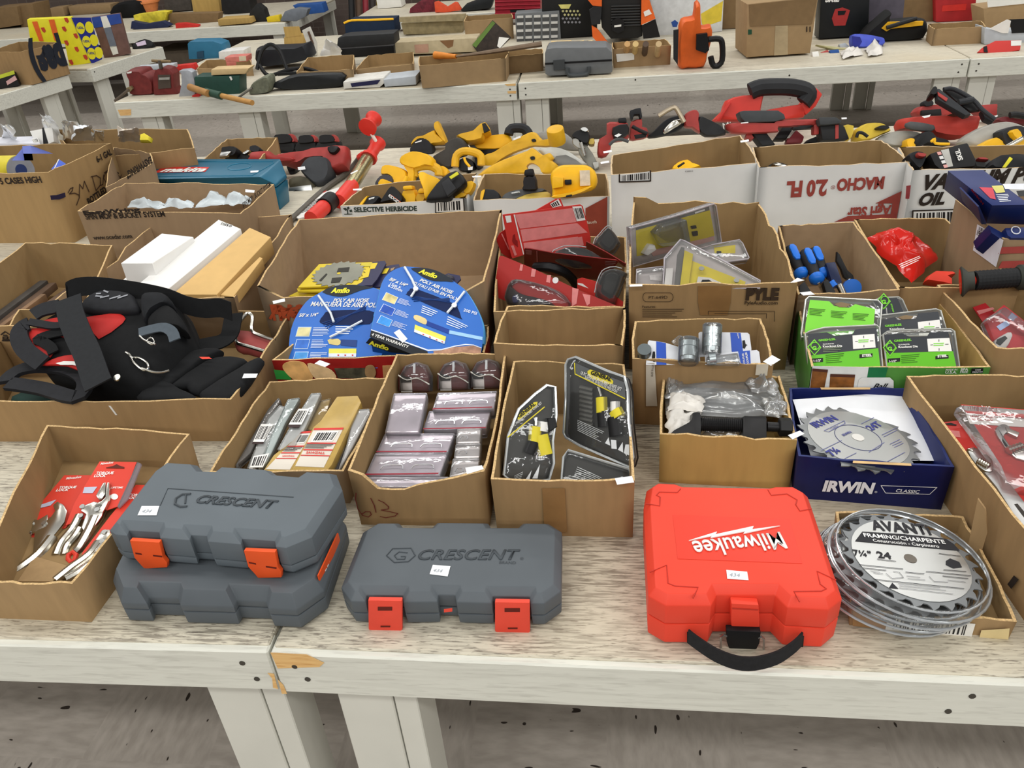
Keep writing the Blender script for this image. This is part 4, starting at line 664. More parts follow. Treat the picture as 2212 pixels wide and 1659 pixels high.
def ex2(r):
    pl=pH; o=.0016
    dc(r,'brand_panel',pl,spl(ml(N,[(745,135),(900,125),(1080,155),(1250,230),(1385,335),(1270,330),(1100,325),(950,280),(830,200)]),2),mat('20262f',.5),.001); tx(r,pl,'Amflo',N(855,195),N(1120,290),AY,bold=.05,sh=.2,o=.002)
    tx(r,pl,'POLY AIR HOSE',N(870,325),N(1360,520),WHT,bold=.03,sh=.2,o=o); tx(r,pl,"TUYAU D'AIR EN POLY",N(770,370),N(1440,620),WHT,bold=.02,sh=.2,o=o)
    tx(r,pl,'50\' x 1/4"',N(415,310),N(680,415),WHT,bold=.04,sh=.2,o=o); tx(r,pl,'15m x',N(425,385),N(590,440),gw,bold=.02,o=o); tx(r,pl,'6.35mm',N(395,405),N(605,490),gw,bold=.02,o=o)
    for (x,y),c in zip(((375,490),(335,662),(295,832)),('d8c98a','2a55b8','3f95e6')): q=[(x,y),(x+180,y+80),(x+125,y+185),(x-65,y+115)]; dc(r,'picture',pl,ml(N,q),gw,.001); cx=sum(a for a,_ in q)/4; cy=sum(b for _,b in q)/4; dc(r,'picture',pl,ml(N,[(cx+(a-cx)*.92,cy+(b-cy)*.92) for a,b in q]),mat(c,.5,var=.25,sc=50),.0014); lines(r,pl,ml(N,[(x+205,y+90),(x+405,y+160),(x+370,y+235),(x+150,y+160)]),5,gw,.35,seed=x,o=o)
    lines(r,pl,ml(N,[(915,690),(1160,790),(1130,900),(890,810)]),4,gw,.4,o=o); lines(r,pl,ml(N,[(1295,850),(1620,1010),(1560,1090),(1270,990)]),4,gw,.4,o=o); tx(r,pl,'200 PSI',N(1525,775),N(1720,830),gw,bold=.02,o=o)
    dc(r,'fitting_picture',pl,spl(ml(N,[(785,850),(830,830),(960,885),(985,935),(960,975),(880,945),(800,900)]),2),mat('d0bd86',.4,.3),.001); dc(r,'fitting_picture',pl,ml(N,[(985,920),(1320,1050),(1310,1115),(975,985)]),mat('1c3f94',.5),.001); dc(r,'hose_picture',pl,ml(N,[(1320,1060),(1815,1160),(1812,1210),(1312,1110)]),mat('9cc9ee',.5),.001)
    dc(r,'size_chart',pl,ml(N,[(805,975),(1270,1155),(1245,1265),(790,1085)]),mat('e6e060',.5),.0012); dc(r,'size_chart',pl,ml(N,[(796,1045),(1255,1225),(1245,1265),(790,1085)]),gw,.0018)
    for x,y in ((930,1120),(1030,1160),(1130,1200),(1215,1230)): dc(r,'red_dot',pl,ml(N,[(x-12,y-8),(x+12,y),(x+8,y+14),(x-14,y+6)]),RED,.0024)
    dc(r,'white_curve',pl,ml(N,[(150,1045),(400,1130),(750,1260),(1000,1350),(1200,1340),(1400,1290),(1560,1265),(1680,1275),(1800,1320),(1800,1330),(1680,1287),(1560,1280),(1400,1305),(1200,1358),(1000,1370),(750,1280),(400,1145),(148,1060)]),gw,.0012)
    dc(r,'black_band',pl,ml(N,[(148,1062),(400,1150),(750,1285),(990,1375),(1000,1420),(760,1420),(130,1160)]),mat('1c1f24',.5),.001); dc(r,'photo_strip',pl,ml(N,[(1080,1375),(1400,1310),(1680,1290),(1795,1330),(1790,1420),(1090,1420)]),mat('a8806a',.5,var=.5,sc=45),.001)
    tx(r,pl,'4 YEAR WARRANTY',N(150,1135),N(700,1330),WHT,bold=.02,o=.0018)
    t=B(); t.tb(pl,ml(N,[(650,115),(760,300),(820,440),(745,560)]),.003,0,.006,6); t.tb(pl,ml(N,[(1545,480),(1390,680),(1285,800)]),.003,0,.006,6); t.done('cable_tie',mat('dfe6ea',.3),r)
    k=B(); [k.disc(pl,N(*q),.006,.004,0,.009,12) for q in ((815,435),(1390,680))]; k.done('cable_tie_head',mat('e8eef0',.3),r)
    ptag(r,pl,ml(N,[(570,1045),(695,1190),(620,1250),(488,1095)]),o=.002)
    # box end of the pack
    p=[pl.h(N(140,1160)),pl.h(N(990,1425))]; dn_=(-pl.n*.9+V((0,-.25,-.25))).normalized()*.072; e=P3(p[0],p[1],p[0]+dn_); B().slab([p[0]+dn_,p[1]+dn_,p[1],p[0]],e.n,.004).done('end_panel',mat('153f7e',.4),r,sm=0)
    dc(r,'brand_panel',e,ml(N,[(130,1175),(480,1290),(740,1420),(440,1390),(250,1330),(70,1250)]),mat('1d1f22',.5),.001); tx(r,e,'Amflo',N(110,1270),N(410,1365),AY,bold=.05,sh=.2,o=.002); bar(r,e,ml(N,[(40,1420),(205,1490),(150,1570),(0,1500)]),10,o=.002,wm=mat('b9b4a8'),seed=6)
hosepack('tilted bright blue air hose pack on top in the puppy print carton',pH,([(140,1160),(185,900),(250,620),(320,330),(440,190),(620,112),(800,118),(960,135),(1200,210),(1400,340),(1560,470),(1700,690),(1800,920),(1825,1100),(1815,1250)],[(1790,1425),(990,1425)]),[(680,515),(720,465),(820,440),(1380,660),(1440,720),(1495,870),(1440,870),(740,560)],.075,N,ex2)
x=BOX['C4']; p=x.P[0]
dc(x.o,'green_print',p,ml(M,[(75,1585),(215,1600),(300,1660),(330,1730),(110,1720)]),mat('2f8f3c',.5),.004)
fur=mat('d8a868',.8,var=.3,sc=30); fur2=mat('d9b98a',.8,var=.3,sc=30)
dc(x.o,'puppy_print',p,spl([(610,790),(625,781),(655,783),(668,800),(675,819),(640,822),(618,806)],3),fur,.0045,.001); dc(x.o,'puppy_print',p,spl([(664,786),(690,790),(716,800),(726,818),(700,823),(678,815)],3),fur2,.006,.001); dc(x.o,'puppy_print',p,[(722,796),(790,795),(812,800),(810,818),(730,817)],mat('4a4636',.8,var=.5,sc=60),.004,.001); dc(x.o,'puppy_print',p,spl([(790,792),(806,790),(812,805),(806,816),(790,812)],3),mat('9a7a52',.8,var=.3,sc=30),.0055,.001); dc(x.o,'puppy_print',p,[(826,790),(849,789),(849,814),(828,816)],mat('b98a58',.8,var=.3,sc=30),.004,.001)
# --- yellow carded saw blades
M=mp(540,380,.2532); YC=mat('d9c02e',.5,var=.05,sc=8); NC=mat('28284a',.45,var=.08); BS=mat('8a8a7c',.4,.5,var=.25,sc=10)
def bladecard(label,L,nv,z,disc=None):
    r=T('carded_saw_blade',label,'saw blade','yellow carded saw blades'); pl=TI(*M(700,850),z,3); B().ext(pl,ml(M,L),.004).done('yellow_card',YC,r,sm=0)
    if nv: B().ext(pl,ml(M,nv),.004,0,.001).done('navy_card',NC,r,sm=0); dc(r,'yellow_label',pl,ml(M,[(nv[0][0]+75,nv[1][1]+5+0),(nv[0][0]+125,nv[1][1]+2),(nv[0][0]+100,nv[1][1]+55),(nv[0][0]+45,nv[1][1]+58)]) if 0 else ml(M,[(1040,745),(1090,740),(1065,790),(1015,795)]),YC,.0016)
    if disc:
        c=pl.h(M(*disc)); R=(pl.h(M(disc[0]+225,disc[1]))-c).length; B().slab(blade(pl,c+pl.n*.002,R,22),pl.n,.0015).done('steel_disc',BS,r,sm=0)
        for q in ([(755,785),(850,778),(840,815),(740,820)],[(700,870),(785,862),(765,905),(690,912)],[(590,890),(650,830),(660,838),(605,898)]): dc(r,'black_print',pl,ml(M,q),mat('2c2a24',.6),.003)
        B().slab(circ(pl,c+pl.n*.003,R*.07,14),pl.n,.001).done('arbor_hole',YC,r,sm=0); dc(r,'white_print',pl,ml(M,[(965,745),(1045,738),(1030,770),(950,775)]),mat('c9b838',.5),.0016); dc(r,'yellow_label',pl,ml(M,[(975,790),(1030,785),(1010,860),(935,880)]),YC,.002)
    return r
bladecard('top yellow and navy carded saw blade at the left of the large grey brown carton',[(410,950),(590,752),(1040,735),(955,905),(905,930)],[(955,905),(1045,735),(1150,724),(1162,745),(1085,880),(1040,932),(905,935)],.125,(760,838))
bladecard('second carded saw blade just under the top one',[(400,960),(905,938),(1040,935),(1030,960),(640,985),(410,985)],None,.117)
bladecard('third carded saw blade near the bottom of the stack',[(330,1025),(410,985),(620,975),(900,960),(700,1040)],None,.105)
bladecard('bottom carded saw blade with black underside',[(325,1045),(560,1025),(900,1000),(800,1060),(330,1062)],None,.098).children[0].data.materials[0]=BLK
r=T('carded_saw_blade','navy carded saw blade showing beside the top yellow one','saw blade','yellow carded saw blades'); pl=TI(*M(1150,850),.115,4); B().ext(pl,ml(M,[(1040,950),(1150,770),(1270,752),(1280,775),(1180,940)]),.004).done('navy_card',NC,r,sm=0); dc(r,'yellow_label',pl,ml(M,[(1150,790),(1190,785),(1165,830),(1125,835)]),YC,.002); dc(r,'hang_hole',pl,ml(M,[(1200,790),(1235,778),(1225,800),(1200,812)]),KI3,.002)
r=T('carded_saw_blade','dark navy card with clear bubble behind the tilted blue hose pack','saw blade','yellow carded saw blades'); pl=TI(*M(1740,880),.13,20); B().ext(pl,ml(M,[(1560,900),(1690,830),(1790,850),(1800,880),(1760,920),(1600,960)]),.004).done('navy_card',NC,r,sm=0); B().rnd(pl,ml(M,[(1600,880),(1690,830),(1740,850),(1690,920)]),.02,0,.012).done('clear_bubble',CLG,r)
x=BOX['C3']; ptag(x.o,TI(602,651,.175,35),ml(M,[(192,1068),(295,1045),(300,1070),(200,1092)])); p=x.P[0]
ob=mat('b04a26',.8); ink(x.o,p,[[(584,688),(600,661),(608,688),(628,660)],[(606,664),(640,676),(630,684)],[(600,672),(650,664)]],.007,ob,o=.005); tx(x.o,x.P[0],'FRAGILE',(590,690),(700,690),ob,bold=.06,hs=1.6,o=.004)
# --- red carded tools
M=mp(1060,430,.15068); R1=mat('c93a34',.42,var=.06,sc=10); R2=mat('a3231f',.45,var=.06,sc=10); R3=mat('86201f',.45,var=.08); PK=mat('d98482',.6,var=.1,sc=40); SMK=clear('c8c6c2',.04)
def redcard(label,L,pl,m,extra=()):
    r=T('carded_tool',label,'carded tool','red carded tools'); B().ext(pl,ml(M,L),.002).done('card',m,r,sm=0)
    for nm,q,mm,o in extra: dc(r,nm,pl,ml(M,q),mm,o)
    return r
pl=P3(at(*M(350,840),.14),at(*M(1450,640),.14),at(*M(700,150),.26))
r=redcard('large light red card facing up at the back of the overflowing carton',[(170,225),(600,170),(1285,78),(1320,100),(1380,330),(1450,620),(1430,690),(900,770),(480,800),(315,850),(300,830),(240,600)],pl,R1,(('ruler_print',[(345,225),(1180,130),(1230,330),(420,425)],PK,.0008),('ruler_print',[(425,440),(1240,345),(1390,480),(460,610)],PK,.0008),('ruler_print',[(470,630),(1250,540),(1330,680),(900,750),(490,790)],PK,.0008),('white_line',[(328,225),(345,222),(480,790),(465,795)],WHT,.001),('flag_print',[(205,245),(285,235),(300,330),(230,340)],WHT,.001),('hang_hole',[(320,520),(345,500),(360,580),(385,600),(390,690),(330,640),(310,600)],R3,.001),('white_print',[(290,670),(330,665),(375,800),(345,815)],PK,.001),('small_label',[(1250,550),(1310,540),(1335,660),(1275,668)],PK,.0014)))
bar(r,pl,ml(M,[(1170,110),(1300,100),(1360,300),(1235,320)]),9,o=.0018,seed=3)
r=redcard('red card with barcode peeking over the large light red one',[(640,165),(930,0),(1000,-5),(1045,105),(1060,300),(800,330)],Pl(pl.p-pl.n*.012,pl.n),R1); bar(r,Pl(pl.p-pl.n*.012,pl.n),ml(M,[(850,70),(970,0),(1020,95),(890,125)]),7,o=.0018,seed=5)
redcard('dark red card tucked at the left behind the large light red one',[(80,585),(130,490),(215,430),(310,840),(270,860),(150,770)],Pl(pl.p-pl.n*.02,pl.n),R2,(('white_line',[(150,500),(165,492),(270,720),(258,730)],PK,.001),))
p2=P3(at(*M(480,860),.15),at(*M(1800,1010),.15),at(*M(1100,800),.2))
r=redcard('dark red upright card across the middle of the overflowing carton',[(478,720),(500,708),(560,712),(900,775),(1800,878),(1830,900),(1640,1165),(900,1100),(480,960)],p2,R3,(('flag_print',[(500,735),(590,740),(585,800),(505,790)],mat('b06a68',.6),.001),('white_line',[(655,750),(668,752),(675,960),(660,955)],PK,.001))); lines(r,p2,ml(M,[(1640,890),(1810,895),(1800,990),(1640,975)]),4,mat('b58a8a',.6),.4)
p3=P3(at(*M(1370,640),.19),at(*M(1930,950),.17),at(*M(1380,700),.16)); redcard('dark red card edge on along the right wall of the overflowing carton',[(1370,610),(1650,760),(1935,930),(1930,985),(1800,880),(1500,870),(1360,690)],p3,R3)
p4=P3(at(*M(60,1360),.13),at(*M(1860,1560),.13),at(*M(140,815),.21))
r=redcard('red card with clear bubble leaning at the front of the overflowing carton',[(115,850),(130,815),(175,815),(620,1000),(1230,1290),(1880,1560),(1700,1620),(600,1620),(40,1390)],p4,R2,(('white_print',[(425,935),(465,940),(450,1030),(410,1025)],PK,.001),('white_print',[(590,1000),(650,1010),(630,1115),(575,1110)],PK,.001),('white_print',[(810,1090),(865,1090),(850,1200),(795,1190)],PK,.001),('white_print',[(1170,1270),(1260,1290),(1230,1500),(1160,1540)],PK,.001),('white_print',[(1315,1355),(1430,1380),(1420,1500),(1380,1530)],PK,.001)))
B().slab(circ(p4,p4.h(M(930,1165))+p4.n*.0012,.0075,20),p4.n,.0004).done('round_badge',mat('d8d4d4',.5),r,sm=0)
B().rnd(p4,spl(ml(M,[(180,1300),(260,1150),(420,1140),(800,1240),(1040,1380),(1100,1560),(700,1600),(200,1500)]),2),.045,0,.03).done('clear_bubble',clear('f0e6e6',.03),r)
B().rnd(p4,spl(ml(M,[(185,1320),(260,1240),(340,1310),(470,1370),(700,1420),(900,1520),(600,1590),(230,1510)]),2),.03,0,.016).done('black_tool',mat('26282c',.4,var=.3,sc=30),r); B().rnd(p4,spl(ml(M,[(300,1390),(380,1370),(390,1480),(310,1490)]),2),.02,0,.02).done('blue_button',mat('1d3170',.4),r)
B().tb(p2,spl(ml(M,[(640,975),(850,975),(1060,1050),(1180,1160),(1230,1260)]),3,False),[.012]*13,0,.03,10).done('black_handle',BLK,T('hand_tool','curved black tool handle in clear plastic between two red cards','hand tool'))
r=redcard('small red card with white emblem under the clear bubble at the right',[(1240,1150),(1300,1128),(1500,1180),(1900,1480),(1880,1570),(1240,1290)],P3(at(*M(1240,1200),.15),at(*M(1880,1500),.13),at(*M(1300,1128),.165)),R1,(('white_print',[(1245,1200),(1320,1215),(1400,1280),(1250,1225)],WHT,.001),))
for nm,L,z,t,lab in (('d',[(1470,640),(1560,500),(1650,400),(1700,385),(1790,480),(1860,600),(1850,660),(1700,810)],.17,55,'clear capsule with dark tool rising at the back right of the overflowing carton'),('e',[(1490,1340),(1560,1090),(1640,1000),(1790,970),(1950,1030),(1940,1100),(1780,1490),(1600,1440)],.15,50,'clear capsule with dark tool at the right front of the overflowing carton'),('f',[(870,780),(1000,690),(1130,665),(1370,690),(1560,790),(1620,870),(1200,900)],.18,40,'clear arched bubble with black tool in the middle of the overflowing carton')):
    r=T('clear_capsule',lab,'blister pack','clear capsules in the overflowing carton'); pl=TI(*M(*L[0]),z,t); c=spl(ml(M,L),2); B().rnd(pl,c,.05,0,.02,k=.25).done('clear_shell',SMK,r); cx=sum(q[0] for q in c)/len(c); cy=sum(q[1] for q in c)/len(c); c2=[(cx+(q[0]-cx)*.62,cy+(q[1]-cy)*.72) for q in c]; B().rnd(pl,c2,.03,0,.006,k=.25).done('black_tool',mat('2a2b2c',.3,var=.2),r); B().tb(pl,c[:len(c)//2],.0014,0,.012,6).done('shell_edge',mat('d8dadb',.12,.7),r)
# --- testers in clamshells
M=mp(1360,430,.17179); TY=mat('d8c72e',.5,var=.08,sc=12); GB=mat('6a6a66',.5,var=.1); CLY=clear('faf8f8',.05)
def tester(label,L,pl,yel,gry,extra=()):
    r=T('tester_pack',label,'tester pack','yellow testers in clamshells'); c=ml(M,L); B().ext(pl,c,.012,0,-.006).done('printed_card',mat('b9b4b2',.5,var=.08),r,sm=0); B().ext(pl,c,.02,0,.006).done('clamshell',CLY,r,bev=.004); B().tb(pl,c,.0025,0,.004,6,closed=True).done('clamshell_rim',mat('c6c0c6',.15,.5,var=.2),r)
    dc(r,'yellow_print',pl,ml(M,yel),TY,-.005); 
    if gry: dc(r,'grey_band',pl,ml(M,gry),GB,-.0045)
    for nm,q,m,d,o in extra: B().ext(pl,ml(M,q),d,0,o).done(nm,m,r,bev=.002)
    return r
pl=P3(at(*M(60,840),.17),at(*M(1140,540),.17),at(*M(560,210),.27))
r=tester('large yellow tester clamshell leaning on the back wall of the torn carton',[(12,370),(560,220),(1060,62),(1085,90),(1150,530),(1140,550),(560,700),(40,850)],pl,[(80,395),(1010,140),(1068,460),(780,545),(600,620),(90,720)],[(85,350),(1000,95),(1005,140),(82,390)],(('clear_meter',[(330,440),(420,350),(720,265),(770,545),(560,590),(420,600)],clear('e8e8e0',.08),.025,.02),('white_plug',[(170,690),(250,570),(320,580),(340,640),(230,715)],WHT,.015,.006),('black_clip',[(775,340),(840,330),(850,370),(790,380)],BLK,.004,0),('black_clip',[(790,410),(860,400),(865,460),(805,470)],BLK,.004,0)))
dc(r,'white_print',pl,ml(M,[(820,165),(945,125),(948,145),(825,185)]),WHT,-.003); dc(r,'pink_print',pl,ml(M,[(250,650),(1060,470),(1070,520),(300,720)]),mat('cfa6a0',.5,var=.1),-.004)
pl=P3(at(*M(440,1080),.21),at(*M(1440,1080),.21),at(*M(650,520),.26))
r=tester('front yellow tester clamshell pointing up in the torn carton',[(420,1120),(440,740),(640,512),(690,530),(1200,790),(1640,1030),(1640,1120)],pl,[(770,770),(1100,900),(1460,1040),(1440,1100),(740,1100)],[(560,1100),(600,700),(650,600),(690,610),(640,1100)],(('white_meter',[(830,1100),(860,970),(1010,985),(1180,1060),(1180,1110)],WHT,.012,.004),('black_screen',[(880,1100),(910,1010),(1000,1010),(1110,1080),(1110,1105)],BLK,.004,.006),('yellow_strip',[(630,1110),(690,640),(800,690),(740,1110)],TY,.002,.003),('white_label',[(430,1110),(460,870),(550,865),(530,1110)],WHT,.002,.003)))
for q in ((905,870),(1345,1020)): B().disc(pl,M(*q),.006,.002,0,.008).done('button',STL,r)
pl=P3(at(*M(1200,790),.14),at(*M(1490,755),.14),at(*M(1100,560),.17)); tester('small yellow tester clamshell at the right in the torn carton',[(850,610),(1080,570),(1380,515),(1420,560),(1500,740),(1490,755),(1200,795),(1000,720)],pl,[(1060,610),(1330,575),(1330,680),(1070,680)],None,(('black_clip',[(1095,650),(1155,650),(1160,710),(1100,710)],BLK,.004,.001),))
pl=TI(*M(250,900),.2,20); tester('grey tester clamshell lying at the left front of the torn carton',[(90,890),(430,850),(440,1110),(80,1110)],pl,[(250,960),(410,940),(405,1030),(260,1020)],None).children[3].data.materials[0]=mat('e0ddda',.5,var=.2,sc=60)
x=BOX['C7']; p=x.P[0]; ik=mat('3a2b1e',.8); tx(x.o,p,'PYLE',M(1455,1262),M(1870,1262),ik,bold=.07,o=.005,hs=1.15); tx(x.o,p,'PyleAudio.com',M(1445,1325),M(1860,1325),ik,bold=.02,o=.005); tx(x.o,p,'PT-649D',M(240,1258),M(475,1254),ik,o=.005); tx(x.o,p,'Features:',M(160,1368),M(330,1366),ik,o=.005,bold=.01)
ink(x.o,p,[ml(M,[(200,1178),(510,1178),(540,1200),(548,1235),(535,1275),(500,1290),(200,1290),(172,1270),(165,1235),(175,1195),(200,1178)]),ml(M,[(990,1450),(990,1410),(1820,1410),(1820,1540)]),ml(M,[(1070,1440),(1720,1440),(1720,1500)])],.0012,ik,o=.005); lines(x.o,p,ml(M,[(160,1382),(720,1380),(720,1500),(160,1500)]),5,ik,.3,o=.005); dc(x.o,'packing_tape',p,ml(M,[(860,1095),(1280,1090),(1270,1300),(1230,1460),(890,1460),(860,1300)]),mat('8d6a42',.3,var=.1),.0045)
ptag(x.o,TI(1373,617,.225,20),ml(M,[(0,1075),(160,1070),(160,1095),(0,1100)])); ptag(x.o,TI(1725,606,.225,40),ml(M,[(2020,1050),(2110,990),(2200,1020),(2080,1048)]))
# --- couplers on blue cards
M=mp(1370,680,.1688); CB=mat('2e54b8',.45,var=.06); CW=mat('d9dce2',.5,var=.08,sc=20); ZN=mat('bfc9cc',.3,.8,var=.1)
def coupler(label,L,band,pl,cyl,hook=None,lab=True):
    r=T('coupler_pack',label,'coupler pack','hydraulic couplers on blue cards'); B().ext(pl,ml(M,L),.0015).done('card',CW,r,sm=0); dc(r,'blue_band',pl,ml(M,band),CB,.0008)
    if hook: dc(r,'hang_hole',pl,ml(M,hook),BLK,.001)
    if cyl:
        a,b_,rr=cyl; a=pl.h(M(*a),rr+.002); b_=pl.h(M(*b_),rr+.002); B().lathe(a,b_,[(0,rr*.75),(.04,rr),(.3,rr),(.31,rr*.9),(.45,rr*.9),(.46,rr*1.04),(.8,rr*1.04),(.81,rr*.85),(.97,rr*.8),(1,rr*.6)],seg=6*3).done('steel_coupler',ZN,r,sm=30); d=(b_-a).normalized(); B().lathe(a-d*.006,b_+d*.006,[(0,rr*1.05),(.05,rr*1.25),(.95,rr*1.25),(1,rr*1.05)],seg=16).done('clear_bubble',CLB,r)
    return r
pl=P3(at(*M(300,610),.155),at(*M(850,600),.155),at(*M(300,330),.185)); coupler('left coupler card with broad blue band in the coupler carton',[(150,640),(175,345),(190,328),(290,338),(400,358),(600,420),(820,340),(850,640)],[(282,338),(405,362),(412,640),(285,640)],pl,((700,340),(690,590),.0165),[(240,470),(265,470),(270,520),(265,600),(245,600),(225,540)])
pl=P3(at(*M(840,500),.165),at(*M(1500,450),.165),at(*M(840,220),.2)); r=coupler('back coupler card with steel coupler standing up in the coupler carton',[(825,235),(845,218),(1450,230),(1475,250),(1500,440),(1490,520),(830,540)],[(1230,228),(1362,232),(1392,470),(1250,480)],pl,((1000,150),(990,470),.0155),[(1385,330),(1415,325),(1425,375),(1450,385),(1430,400),(1415,435),(1390,425)]); tx(r,pl,'FASTER',M(1345,300),M(1330,232),WHT,bold=.02,o=.0016)
pl=P3(at(*M(920,600),.16),at(*M(1600,610),.16),at(*M(930,500),.172)); r=coupler('front right coupler card printed sideways in the coupler carton',[(905,520),(930,505),(1330,470),(1570,450),(1600,475),(1620,640),(910,640)],[(1330,470),(1480,456),(1492,640),(1370,640)],pl,None); tx(r,pl,'COUPLER',M(1468,620),M(1440,475),WHT,bold=.03,o=.0016); tx(r,pl,'COUPLER',M(1420,625),M(1400,490),WHT,bold=.02,o=.0016)
B().ext(pl,ml(M,[(925,530),(1330,480),(1360,640),(930,640)]),.02,0,.02).done('clear_bubble',CLB,r,bev=.004); B().cyl(pl.h(M(960,570),.012),pl.h(M(1040,560),.012),.012).done('steel_coupler',ZN,r)
r=T('coupler_pack','clear corner of a coupler pack behind the left card','coupler pack','hydraulic couplers on blue cards'); pl=TI(*M(620,340),.19,55); B().ext(pl,ml(M,[(470,340),(580,255),(740,310),(700,400),(520,380)]),.012,0).done('clear_bubble',CLB,r,bev=.003)
r=T('coupler_pack','dark steel coupler half hidden at the far left of the coupler carton','coupler pack','hydraulic couplers on blue cards'); B().cyl(at(*M(130,440),.18),at(*M(130,560),.15),.014).done('steel_coupler',mat('6c7476',.35,.8),r)
x=BOX['C8']; p=x.P[0]; dc(x.o,'hanging_strip',p,ml(M,[(150,620),(260,620),(295,1170),(150,1170)]),mat('c3bcae',.7),.006,.001); tx(x.o,p,'9T916 6040',M(225,640),M(215,790),ik,o=.008); dc(x.o,'white_sticker',p,ml(M,[(1565,640),(1720,630),(1700,780),(1550,770)]),mat('cfc6b4',.7),.006); ptag(x.o,TI(1666,778,.165,45),ml(M,[(1765,515),(1872,575),(1750,652),(1648,598)]))
# --- chisels
M=mp(1620,380,.2676); CBL=mat('1f6fd6',.35,var=.06); CN=mat('2a3040',.4,var=.1)
def chisel(label,top,neck,tip,bw,zt,zn):
    r=T('wood_chisel',label,'chisel','blue handled chisels'); a=at(*M(*top),zt); b_=at(*M(*neck),zn); d=(b_-a); L=d.length
    B().lathe(a,b_,[(0,.006),(.04,.013),(.3,.0165),(.7,.0135),(.85,.0125),(.95,.016),(1,.014)],seg=14).done('rubber_handle',RUB,r,sm=60)
    u=d.normalized(); sd=u.cross(V((0,0,1))).normalized(); up=sd.cross(u); B().loft([[a+u*t*L+sd*(k*s)+up*(h) for s,h in ((-.009,.009),(.009,.009),(.009,.0178),(-.009,.0178))] for t,k in ((.06,.5),(.15,1),(.5,1),(.62,.6))]).done('blue_inlay',CBL,r,bev=.003)
    B().lathe(b_-u*.012,b_+u*.012,[(0,.012),(.2,.0175),(.7,.0175),(1,.009)],seg=16).done('blue_collar',CBL,r,sm=60); c=at(*M(*tip),zn-.05)
    B().cyl(b_+u*.008,b_.lerp(c,.35),.006).done('ferrule',CR,r); B().tube([b_.lerp(c,.3),b_.lerp(c,.45),c],[.006,bw,bw],0,4,.25).done('blade',STL,r,sm=0)
chisel('leftmost blue and black handled chisel in its carton',(318,575),(415,790),(470,930),.012,.165,.13)
chisel('middle blue and black handled chisel, its wide blade showing',(440,605),(540,830),(610,960),.016,.165,.13)
chisel('third blue and black handled chisel behind the middle one',(510,590),(595,790),(650,950),.012,.165,.13)
for k,(L,lab) in enumerate((([(400,880),(440,850),(500,940),(500,980),(400,980)],'left'),([(590,850),(630,835),(690,930),(690,960),(620,960)],'right'))): tag(B().ext(TI(*M(450,900),.125,30),ml(M,L),.02).done('blade_guard',BLK,bev=.002),'black chisel blade guard, %s of the wide chisel blade'%lab,'blade guard')
r=T('bar_clamp','dark blue clamp body with steel rod beside the chisels','clamp'); pl=P3(at(*M(640,900),.12),at(*M(760,900),.12),at(*M(690,690),.165)); B().ext(pl,ml(M,[(610,700),(690,690),(745,850),(735,870),(670,880)]),.03).done('clamp_body',mat('1b2547',.35,var=.1),r,bev=.004); B().cyl(pl.h(M(720,880),0),pl.h(M(760,970),0),.008).done('steel_rod',CR,r); B().cyl(pl.h(M(650,860),-.01),pl.h(M(680,900),-.01),.012).done('blue_knob',CBL,r)
r=T('hand_drill','black tool with pointed blade standing at the right of the chisel carton','hand tool'); pl=P3(at(*M(700,900),.1),at(*M(850,900),.1),at(*M(710,600),.18)); B().ext(pl,ml(M,[(705,610),(725,630),(790,760),(835,800),(850,860),(800,850),(760,820),(735,750),(700,690)]),.02).done('black_body',BLK,r,bev=.004); B().cyl(pl.h(M(795,830)),pl.h(M(815,900)),.006).done('steel_rod',CR,r); B().disc(pl,M(825,905),.022,.012,0,.006).done('blue_knob',CBL,r)
x=BOX['C9']; ptag(x.o,TI(1742,635,.19,35),ml(M,[(400,940),(490,932),(525,958),(430,965)]))
# --- red plastic bag and black gripped funnel tool
RB=mat('d0281f',.14,var=.08,sc=12); r=T('plastic_bag','shiny red plastic bag with white lettering in its carton','plastic bag'); q=[at(*M(*p),z) for p,z in (((935,500),.16),((1210,420),.17),((1520,655),.13),((1300,870),.12))]
a,b_,c,d=q; B().crumple([a,d,c,b_],V((0,-.3,1)),.05,4,res=16).done('bag_film',RB,r,sm=80)
pl=TI(*M(1300,700),.18,30); 
for s,p1,p2 in (('IRREGU',M(1215,745),M(1330,700)),('LAR BAG',M(1300,690),M(1410,650))): pass
lines(r,TI(*M(1300,690),.19,32),ml(M,[(1200,715),(1380,640),(1420,665),(1230,755)]),3,WHT,.35,o=.012,name='white_lettering')
pl=TI(*M(1560,800),.17,40); r=T('caulking_gun','orange red plastic tool frame between the red bag and black grip','tool'); B().rnd(pl,ml(M,[(1440,800),(1500,760),(1650,765),(1670,780),(1600,800),(1640,830),(1640,880),(1560,860),(1420,840)]),.03,k=.15).done('plastic_frame',mat('d83a25',.35),r)
r=T('funnel_grip','black ribbed grip with flared red mouth lying over the carton rim','tool grip'); a=at(*M(1700,855),.2); b_=at(*M(1810,845),.205); c=at(*M(2150,820),.205); d=at(*M(2300,815),.205)
B().lathe(a,b_,[(0,.03),(.1,.033),(.6,.02),(1,.02)],seg=20).done('flared_cup',mat('3a3b35',.6),r,sm=60); ax_=(b_-a).normalized(); B().lathe(a-ax_*.001,a+ax_*.03,[(0,.027),(1,.008)],seg=20).done('red_mouth',mat('d9301f',.35),r)
n=22; B().lathe(b_,c,[(i/n,.021 if i%2 else .0195) for i in range(n+1)],seg=18).done('ribbed_grip',mat('1d1e20',.7),r,sm=0); B().lathe(c,d,[(0,.022),(.15,.027),(1,.027)],seg=18).done('end_cap',mat('33362f',.6),r)
